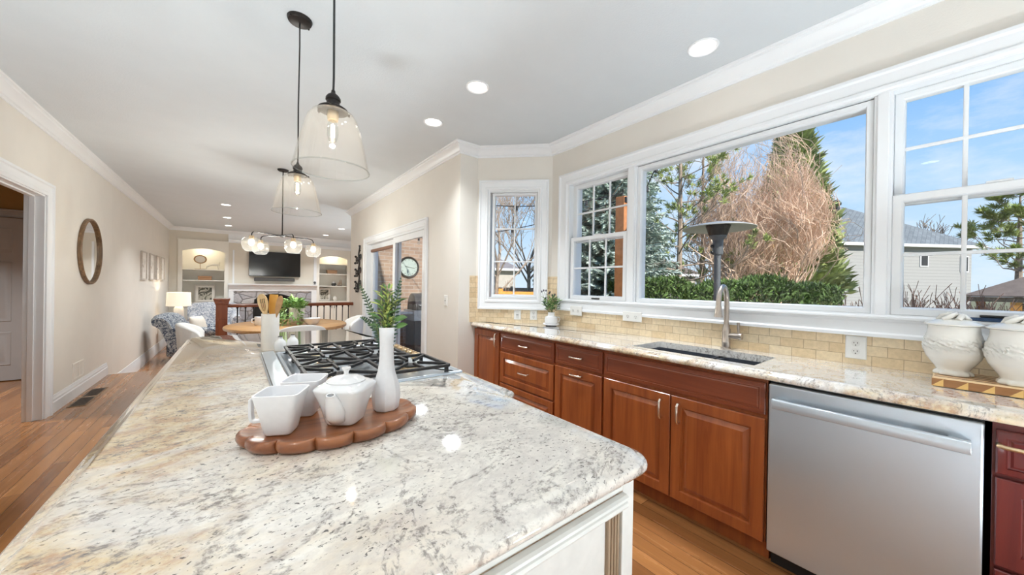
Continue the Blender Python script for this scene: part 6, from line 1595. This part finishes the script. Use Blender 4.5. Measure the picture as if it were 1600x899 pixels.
# trees
def limb(mb, p, d, L, r, depth, rnd, spread=0.6, up=0.15, n=3, shrink=0.68, kids=(2, 3), sides=4, minr=0.004, tips=None, wob=0.17, guard=None):
    pts = [p]; q = Vector(p); dd = Vector(d).normalized()
    for k in range(n):
        if guard: dd = guard(q, dd)
        dd = (dd + Vector((rnd.uniform(-1,1), rnd.uniform(-1,1), rnd.uniform(-1,1)))*wob + Vector((0,0,up*0.25))).normalized()
        q = q + dd*(L/n); pts.append(q.copy())
    r1 = max(minr, r*shrink)
    mb.tube(pts, [r + (r1-r)*k/n for k in range(n+1)], sides, False)
    if depth <= 0:
        if tips is not None: tips.append((q.copy(), dd.copy()))
        return
    for k in range(rnd.randint(*kids)):
        f = rnd.uniform(0.35, 1.0) if k else 1.0
        i = min(n, max(1, int(round(f*n))))
        nd = (dd + Vector((rnd.uniform(-1,1), rnd.uniform(-1,1), rnd.uniform(-0.6,1)))*spread + Vector((0,0,up))).normalized()
        limb(mb, pts[i], nd, L*rnd.uniform(0.55, 0.85), max(minr, r1*rnd.uniform(0.6, 0.9)), depth-1, rnd, spread, up, max(2, n-1) if depth < 3 else n, shrink, kids, max(3, sides-1), minr, tips, wob, guard)
def bare_tree(label, x, y, h, r, depth, seed, m='bark', group=None, spread=0.6, up=0.12, kids=(3, 4), lean=(0,0), name='bare_tree', minr=0.006):
    rnd = random.Random(seed); t = thing(name, label, 'tree', (x, y, GZ), 0, group)
    mb = MB(); top = Vector((x+lean[0], y+lean[1], GZ+h*0.38)); base = Vector((x, y, GZ-0.05))
    mb.tube([base, base.lerp(top, 0.5)+Vector((0.04,0.03,0)), top], [r*1.25, r, r*0.85], 8, False)
    tr = mb.build('trunk', MAT[m], t, angle=60)
    mb = MB()
    for k in range(5):
        a = 2*PI*k/5 + rnd.uniform(-.4,.4); f = rnd.uniform(0.6, 1.0)
        limb(mb, base.lerp(top, f), (math.cos(a)*0.7, math.sin(a)*0.7, rnd.uniform(0.5,1.2)), h*0.26, r*0.5, depth, rnd, spread, up, 3, 0.65, kids, 5, minr)
    limb(mb, top, (0.1, 0, 1), h*0.25, r*0.75, depth, rnd, spread, up, 3, 0.65, kids, 5, minr)
    mb.build('branches', MAT[m], t, angle=60)
    return t
def spruce(label, x, y, h, R, seed, m='spruce_needles', group='evergreens behind the patio', name='spruce_tree', dens=1.0, z0f=0.03):
    rnd = random.Random(seed); t = thing(name, label, 'tree', (x, y, GZ), 0, group)
    mb = MB(); mb.tube([(x, y, GZ-0.05), (x, y, GZ+h*0.5), (x, y, GZ+h)], [0.16, 0.10, 0.02], 8); mb.build('trunk', MAT['bark'], t)
    br = MB(); nd = MB(); z = h*z0f
    while z < h*0.985:
        f = z/h; rad = R*(1-f)**0.85 + 0.06; nb = int(11*dens)
        for k in range(nb):
            a = 2*PI*k/nb + rnd.uniform(-.35,.35); L = rad*rnd.uniform(0.78, 1.08)
            d = Vector((math.cos(a), math.sin(a), 0)); p0 = Vector((x, y, GZ+z))
            pts = [p0, p0 + d*L*0.5 + Vector((0,0,-0.10*L)), p0 + d*L + Vector((0,0,-0.06*L))]
            br.tube(pts, [0.018, 0.012, 0.004], 3, False)
            ns = max(3, int(L/0.085))
            for j in range(ns):
                g = (j+0.6)/ns; p = pts[0].lerp(pts[1], g*2) if g < 0.5 else pts[1].lerp(pts[2], g*2-1)
                sd = Vector((-d.y, d.x, 0)); wl = 0.34*(1-0.55*g)*min(1, L/0.6)+0.08
                for sg in (-1, 1):
                    dd = (sd*sg + d*0.75 + Vector((0,0,rnd.uniform(-0.5,0.05)))).normalized()
                    nd.blade(p, dd, wl*rnd.uniform(0.7,1.15), 0.095, Vector((rnd.uniform(-.3,.3), rnd.uniform(-.3,.3), 0.5)).cross(dd))
                    nd.blade(p + dd*wl*0.3, (dd + Vector((0,0,-0.6))).normalized(), wl*0.6, 0.07)
                nd.blade(p, (d + Vector((rnd.uniform(-.3,.3), rnd.uniform(-.3,.3), 0.55))).normalized(), 0.15, 0.06)
        z += (0.20 + 0.10*(1-f))/dens*rnd.uniform(0.85,1.15)*h/8
    br.build('branches', MAT['bark'], t, angle=60); nd.build('needles', MAT[m], t, angle=0)
spruce('blue-green spruce behind the left sash and the cedar post', 9.05, 6.75, 9.0, 2.6, 1, dens=1.5)
spruce('blue-green spruce farther off, left of the first spruce', 13.6, 11.3, 7.6, 1.9, 5)
def pine(label, x, y, h, seed, R=2.0, z0=0.25, group='evergreens behind the patio', nb=26, tuft=15):
    rnd = random.Random(seed); t = thing('pine_tree', label, 'tree', (x, y, GZ), 0, group)
    mb = MB(); mb.tube([(x, y, GZ-0.05), (x+0.05, y, GZ+h*0.4), (x-0.03, y, GZ+h*0.75), (x, y, GZ+h)], [0.11, 0.085, 0.05, 0.015], 8); mb.build('trunk', MAT['pale_bark'], t)
    br = MB(); nd = MB()
    for k in range(nb):
        f = z0 + (1-z0)*(k+rnd.random())/nb; a = k*2.4 + rnd.uniform(-.4,.4); L = R*(1-f)**0.6*rnd.uniform(0.6,1.1) + 0.25
        tips = []
        limb(br, Vector((x, y, GZ+h*f)), (math.cos(a), math.sin(a), rnd.uniform(0.0,0.5)), L*0.6, 0.032*(1.3-f), 2, rnd, 0.55, 0.18, 3, 0.6, (2, 3), 4, 0.005, tips)
        for p, d in tips:
            for q in range(tuft):
                dd = (d*0.8 + Vector((rnd.uniform(-1,1), rnd.uniform(-1,1), rnd.uniform(-0.7,1)))).normalized()
                nd.blade(p - d*rnd.uniform(0,0.16), dd, rnd.uniform(0.13,0.25), 0.028)
    br.build('branches', MAT['pale_bark'], t, angle=60); nd.build('needles', MAT['pine_needles'], t, angle=0)
pine('open yellow-green pine with a pale trunk in the big window', 12.9, 6.40, 10.0, 3, 2.5, 0.16, nb=46, tuft=34)
pine('second open pine just right of the pale-trunked pine', 15.6, 6.75, 8.6, 8, 2.0, 0.15, nb=34, tuft=30)
pine('pine beyond the right sash, over the gazebo roof', 21.1, -1.3, 5.3, 4, 1.7, 0.45, nb=30, tuft=60)
def twig_bush(label, x, y, h, R, n, depth, seed, m, name='bare_shrub', cat_='shrub', group=None, base=0.35, minr=0.006, kids=(2,3), r=0.05, up=0.16, wob=0.17, spread=0.42, dome=None):
    def guard(q, dd):
        z = min(1.0, max(0.0, (q.z-GZ)/h)); o = Vector((q.x-x, q.y-y, 0)); lim = dome*max(0.02, 1-z**3)**0.5
        if o.length > lim: dd = (dd - o.normalized()*0.4*min(1.8, o.length/lim)).normalized()
        if z > 0.97: dd = (dd - Vector((0,0,0.8))).normalized()
        return dd
    rnd = random.Random(seed); t = thing(name, label, cat_, (x, y, GZ), 0, group)
    mb = MB()
    for k in range(n):
        a = rnd.uniform(0, 2*PI); q = math.sqrt(rnd.random()); lean = q*R/h*1.15
        p = Vector((x + math.cos(a)*base*q, y + math.sin(a)*base*q, GZ-0.03))
        limb(mb, p, (math.cos(a)*lean, math.sin(a)*lean, 1.0), h*0.40*rnd.uniform(0.8,1.1)*(1-0.25*q), r, depth, rnd, spread, up, 4, 0.7, kids, 4, minr, None, wob, guard if dome else None)
    mb.build('stems', MAT[m], t, angle=60)
    return t
twig_bush('huge bare tan twiggy tree filling the middle of the big window', 16.2, 5.05, 8.3, 1.3, 40, 4, 12, 'tan_twigs', 'twiggy_tree', 'tree', None, 1.2, 0.0055, (3, 4), 0.04, 0.12, 0.27, 0.55, dome=2.35)
# dense juniper behind the twiggy tree
rnd = random.Random(31)
x, y, h, R = 21.3, 5.0, 10.3, 2.3
t = thing('juniper_tree', 'dense dark green juniper behind the bare tan tree', 'tree', (x, y, GZ), 0, 'evergreens behind the patio')
MB().tube([(x, y, GZ-0.05), (x, y, GZ+h*0.9)], [0.25, 0.05], 8).build('trunk', MAT['bark'], t)
mb = MB()
for k in range(15000):
    f = rnd.random()**0.8; a = rnd.uniform(0, 2*PI); rr = R*(1-f**1.5)*(0.35+0.65*min(1, f*6))*(0.82+0.18*math.sin(a*5+f*19)); q = rr*(0.72+0.28*rnd.random())
    p = Vector((x + q*math.cos(a), y + q*math.sin(a), GZ+0.3+f*(h-0.2)))
    mb.blade(p, (math.cos(a)*0.8+rnd.uniform(-.5,.5), math.sin(a)*0.8+rnd.uniform(-.5,.5), rnd.uniform(0.1,1.1)), rnd.uniform(0.22,0.5), 0.17)
mb.build('foliage', MAT['cedar_leaves'], t, angle=0)
# bare trees behind the narrow window and beyond the roofs
bare_tree('bare brown tree close behind the narrow window', 5.5, 7.9, 5.6, 0.055, 4, 41, 'pale_bark', None, 0.7, 0.08, (3, 3), (0.12, -0.1), minr=0.004)
bare_tree('bare tree farther back, right half of the narrow window', 8.4, 9.7, 6.5, 0.07, 4, 43, 'pale_bark', None, 0.7, 0.08, (3, 4), minr=0.006)
bare_tree('faint bare tree beyond the white house roof', 52.0, 1.9, 8.4, 0.18, 4, 47, 'pale_bark', None, 0.6, 0.1, (3, 3), minr=0.02)
# hedge
def hedge(label, a, b, w, h, n, seed, m, name='hedge', wob=0.10):
    rnd = random.Random(seed); a = Vector((*a, 0)); b = Vector((*b, 0)); d = (b-a).normalized(); s = Vector((-d.y, d.x, 0)); L = (b-a).length
    t = thing(name, label, 'hedge', (*((a+b)/2).xy, GZ))
    mb = MB()
    k = 0.0
    while k < L:
        p = a + d*k + Vector((0,0,GZ-0.02)); mb.tube([p, p + Vector((rnd.uniform(-.1,.1), rnd.uniform(-.1,.1), h*0.8))], [0.02, 0.008], 4); k += 0.35
    mb.build('stems', MAT['bark'], t)
    mb = MB()
    for k in range(n):
        l = rnd.uniform(0, L); hh = h*(1 + wob*math.sin(l*2.1)*0.5 + wob*math.sin(l*5.3)*0.4)
        side = rnd.random()
        if side < 0.45: z = hh - rnd.random()**2*0.35; o = rnd.uniform(-w/2, w/2)
        else: z = rnd.uniform(0.05, hh); o = (w/2)*rnd.uniform(0.7, 1.05)*(1 if rnd.random() < 0.6 else -1)
        p = a + d*l + s*o + Vector((0,0,GZ+z))
        mb.blade(p, (rnd.uniform(-1,1), rnd.uniform(-1,1), rnd.uniform(0.0,1.6)), rnd.uniform(0.06,0.13), 0.04)
    mb.build('foliage', MAT[m], t, angle=0)
hedge('dense clipped green hedge along the bottom of the big window', (7.6, 5.45), (11.95, 2.05), 0.9, 1.86, 30000, 51, 'hedge_leaves')
for k, (sx, sy, lab) in enumerate(((12.15, 1.75, 'reddish bare shrub at the end of the green hedge'), (12.75, 1.25, 'reddish bare shrub below the left end of the white house'), (13.35, 0.75, 'reddish bare shrub below the house corner, behind the mullion'), (13.9, 0.28, 'reddish bare shrub below the small house window'), (14.45, -0.2, 'reddish bare shrub in the right sash beside the gazebo'), (14.95, -0.68, 'reddish bare shrub in front of the gazebo post'))):
    twig_bush(lab, sx, sy, 1.95, 0.62, 16, 3, 60+k, 'red_twigs', 'bare_shrub', 'shrub', 'reddish bare shrubs beyond the hedge', 0.3, 0.007, (2, 3), 0.016)
twig_bush('dry brown shrub low in the narrow window', 4.95, 6.9, 1.9, 0.5, 26, 3, 77, 'dry_shrub', 'dry_shrub', 'shrub', None, 0.2, 0.005, (2, 3), 0.014)

# houses
def house(label, corner, e1, e2, w, d, eave, ridge, wall, roof, windows=(), over=0.45, name='house', rid=None):
    c = Vector((*corner, 0)); e1 = Vector((*e1, 0)).normalized(); e2 = Vector((*e2, 0)).normalized()
    t = thing(name, label, 'house', (c.x, c.y, GZ), 0, 'neighbouring houses')
    P3 = lambda a, b, z: tuple(c + e1*a + e2*b + Vector((0,0,z)))
    mb = MB(); mb.loft([[P3(0,0,GZ-0.1), P3(w,0,GZ-0.1), P3(w,d,GZ-0.1), P3(0,d,GZ-0.1)], [P3(0,0,eave), P3(w,0,eave), P3(w,d,eave), P3(0,d,eave)]])
    wl_ = mb.build('walls', MAT[wall], t, angle=0)
    mb = MB(); o = over; m_ = min(w, d)/2
    if w >= d: r0, r1 = (m_, d/2), (w-m_, d/2)
    else: r0, r1 = (w/2, m_), (w/2, d-m_)
    if rid: r0, r1 = rid; w_, d_ = 1, 2
    q = [P3(-o,-o,eave), P3(w+o,-o,eave), P3(w+o,d+o,eave), P3(-o,d+o,eave), P3(*r0,ridge), P3(*r1,ridge)]
    if w >= d: fs = [(0,1,5,4), (1,2,5), (2,3,4,5), (3,0,4), (3,2,1,0)]
    else: fs = [(0,1,4), (1,2,5,4), (2,3,5), (3,0,4,5), (3,2,1,0)]
    mb.add(q, fs); rf = mb.build('roof', MAT[roof], t, angle=0)
    mb = MB(); mb.loft([[P3(-o-.04,-o-.04,eave-0.20), P3(w+o+.04,-o-.04,eave-0.20), P3(w+o+.04,d+o+.04,eave-0.20), P3(-o-.04,d+o+.04,eave-0.20)], [P3(-o-.04,-o-.04,eave-0.01), P3(w+o+.04,-o-.04,eave-0.01), P3(w+o+.04,d+o+.04,eave-0.01), P3(-o-.04,d+o+.04,eave-0.01)]])
    mb.build('eave_board', MAT['trim_paint'], t, angle=0)
    for (fa, z, ww, hh) in windows:
        pl = Plane(c, e1, -e2)
        mb = MB(); pl.box(mb, fa-ww/2-0.07, fa+ww/2+0.07, z-hh/2-0.07, z+hh/2+0.07, 0.001, 0.05); f = mb.build('window', MAT['trim_paint'], t, angle=0)
        mb = MB(); pl.box(mb, fa-ww/2, fa+ww/2, z-hh/2, z+hh/2, 0.05, 0.06); mb.build('pane', MAT['grill_black'], f, angle=0)
    return t, rf, P3
hA = Vector((34.46, 3.45))
t, rf, P3 = house('big white sided house with slate grey hip roof', (30.16, 6.81), tuple((cam_r + cam_f*0.075).xy), tuple((cam_f - cam_r*0.075).xy), 13.3, 9.0, 4.70, 8.2, 'siding', 'shingles', ((9.55, 3.65, 0.5, 0.85), (12.7, 3.4, 0.5, 1.0)), rid=((1.3, 4.0), (7.7, 4.0)))
mb = MB(); p = P3(6.0, 2.9, 7.0); mb.tube([p, (p[0], p[1], p[2]+1.1)], 0.16, 10); mb.lathe([(0.0,1.5),(0.10,1.45),(0.26,1.2),(0.26,1.05),(0.0,1.05)], p, 12); mb.build('vent', MAT['grill_black'], rf)
house('low cream house with a brown roof behind the pine', (27.0, 17.0), (0.78, -0.62), (0.62, 0.78), 5.0, 7, 2.6, 4.3, 'far_wall', 'tan_roof', ((1.4, 1.2, 0.9, 1.1), (3.6, 1.2, 0.9, 1.1)))
house('pale house far beyond the narrow window, left half', (12.5, 30.0), (0.78, -0.62), (0.62, 0.78), 9, 8, 2.9, 5.2, 'far_wall', 'far_roof', ((2.5, 1.3, 1.2, 1.2), (6, 1.3, 1.2, 1.2)))
house('white house far beyond the narrow window, right half', (21.5, 23.5), (0.78, -0.62), (0.62, 0.78), 7, 8, 3.4, 5.6, 'siding', 'tan_roof', ((2.0, 2.0, 1.2, 1.3), (5, 2.0, 1.2, 1.3)))
# gazebo
t = thing('gazebo', 'brown roofed gazebo low behind the right sash', 'gazebo', (17.96, -0.13, GZ))
g0 = Vector((17.96, -0.13, 0)); e1, e2 = Vector((0.0, -1.0, 0)), Vector((1.0, 0.0, 0))
P4 = lambda a, b, z: tuple(g0 + e1*a + e2*b + Vector((0,0,z)))
def slab4(mb, a0, a1, b0, b1, z0, z1): return mb.loft([[P4(a0,b0,z0), P4(a1,b0,z0), P4(a1,b1,z0), P4(a0,b1,z0)], [P4(a0,b0,z1), P4(a1,b0,z1), P4(a1,b1,z1), P4(a0,b1,z1)]])
mb = MB(); mb.add([P4(0,0,1.25), P4(5.2,0,1.25), P4(5.2,3.4,1.25), P4(0,3.4,1.25), P4(1.35,1.7,1.95), P4(3.85,1.7,1.95), P4(0,0,1.21), P4(5.2,0,1.21), P4(5.2,3.4,1.21), P4(0,3.4,1.21)], [(0,1,5,4),(1,2,5),(2,3,4,5),(3,0,4),(9,8,7,6),(0,6,7,1),(1,7,8,2),(2,8,9,3),(3,9,6,0)]); mb.build('roof', MAT['tan_roof'], t, angle=0)
mb = MB(); slab4(mb, 0.05, 5.15, 0.06, 0.2, 1.06, 1.205); mb.build('beam', MAT['bark'], t, angle=0)
for k, (a, b) in enumerate(((0.95, 0.13), (1.55, 0.13), (4.9, 0.13), (0.4, 3.1), (4.9, 3.1))):
    mb = MB(); slab4(mb, a-0.10, a+0.10, b-0.07, b+0.07, GZ, 1.055); mb.build('post', MAT['orange_wood'] if k == 0 else MAT['cedar_wood'], t, angle=0)
mb = MB(); slab4(mb, 1.2, 4.6, 2.9, 3.2, GZ, 1.0); mb.build('brick_back', MAT['brick'], t, angle=0)
# fences
def fence(label, a, b, h, m, name='fence', nb=3, grp='wooden fences'):
    a = Vector((*a, 0)); b = Vector((*b, 0)); d = (b-a).normalized(); L = (b-a).length; s = Vector((-d.y, d.x, 0))
    t = thing(name, label, 'fence', (*((a+b)/2).xy, GZ), 0, grp)
    pl = Plane(a, d, s)
    for k in range(nb):
        z0 = GZ + 0.08 + (h-0.1)*k/nb; mb = MB(); pl.box(mb, 0, L, z0, z0+(h-0.1)/nb-0.012, 0.0, 0.03); mb.build('board', MAT[m], t, angle=0)
    n = max(2, int(L/1.6)+1)
    for k in range(n):
        x = L*k/(n-1); mb = MB(); pl.box(mb, x-0.05, x+0.05, GZ-0.02, GZ+h+0.03, -0.09, -0.001); mb.build('post', MAT[m], t, angle=0)
fence('low orange plank fence at the bottom of the narrow window', (4.75, 6.45), (6.0, 5.45), 1.63, 'orange_wood')
fence('reddish low fence at the bottom left of the narrow window', (4.0, 6.95), (4.72, 6.55), 1.52, 'cedar_wood')
fence('brown board fence far behind the trees', (6.0, 16.0), (15.5, 8.6), 1.7, 'pale_bark', nb=8)
# clock and grill on the brick wall
t = thing('wall_clock', 'round outdoor clock on the brick wall beyond the patio door', 'clock', (2.86, 7.199, 1.665))
ck = Plane((0, 7.199, 0), (1,0,0), (0,-1,0))
mb = MB(); rings = []
for k in range(49):
    q = 2*PI*k/48; rings.append([ck.p(2.86+r*math.cos(q), 1.665+r*math.sin(q), d) for r, d in ((0.185,0.0),(0.19,0.04),(0.215,0.045),(0.225,0.03),(0.225,0.0))])
mb.loft(rings, True, False, False); mb.build('rim', MAT['bronze'], t)
mb = MB(); ck.cyl(mb, 2.86, 1.665, 0.19, 0.005, 0.018, 40); mb.build('dial', MAT['clock_face'], t)
mb = MB()
for k in range(12):
    q = 2*PI*k/12; r0, r1 = 0.145, 0.172; w = 0.005
    c_, s_ = math.cos(q), math.sin(q)
    mb.add([ck.p(2.86+r0*c_-w*s_, 1.665+r0*s_+w*c_, 0.0195), ck.p(2.86+r0*c_+w*s_, 1.665+r0*s_-w*c_, 0.0195), ck.p(2.86+r1*c_+w*s_, 1.665+r1*s_-w*c_, 0.0195), ck.p(2.86+r1*c_-w*s_, 1.665+r1*s_+w*c_, 0.0195)], [(0,1,2,3)])
mb.build('hour_marks', MAT['slot_dark'], t, angle=0)
mb = MB()
for L_h, q in ((0.13, math.radians(-8)), (0.09, math.radians(165))): mb.tube([ck.p(2.86,1.665,0.022), ck.p(2.86+L_h*math.cos(q), 1.665+L_h*math.sin(q), 0.022)], 0.004, 6)
mb.build('hands', MAT['slot_dark'], t)
t = thing('barbecue_grill', 'dark hooded barbecue with pale side shelf outside the patio door', 'grill', (2.86, 6.62, -0.30))
mb = MB(); mb.box(2.68, 3.30, 6.40, 6.85, -0.24, 0.60); mb.build('cabinet', MAT['grill_black'], t, angle=0, bevel=0.01)
mb = MB(); rings = []
for x in (2.70, 2.705, 3.275, 3.28):
    e = 0.96 if x in (2.70, 3.28) else 1.0
    rings.append([(x, 6.62+0.22*e*math.cos(q), 0.80+0.33*e*math.sin(q)) for q in [PI*k/16 for k in range(17)]] )
mb.loft(rings); mb.build('hood', MAT['grill_black'], t); 
mb = MB(); mb.box(2.66, 3.32, 6.38, 6.86, 0.60, 0.80); mb.build('firebox', MAT['grill_steel'], t, angle=0, bevel=0.008)
mb = MB(); mb.box(2.34, 2.655, 6.42, 6.82, 0.735, 0.775); mb.build('side_shelf', MAT['grill_steel'], t, angle=0, bevel=0.008)
mb = MB(); mb.tube([(2.76, 6.39, 0.90), (2.76, 6.35, 0.90), (3.22, 6.35, 0.90), (3.22, 6.39, 0.90)], 0.012, 8); mb.build('hood_handle', MAT['grill_steel'], t)
for x, y in ((2.72, 6.44), (3.26, 6.44), (2.72, 6.80), (3.26, 6.80)):
    mb = MB(); mb.tube([(x-0.015, y, -0.268), (x+0.015, y, -0.268)], 0.03, 14); mb.build('caster', MAT['black_plastic'], t)
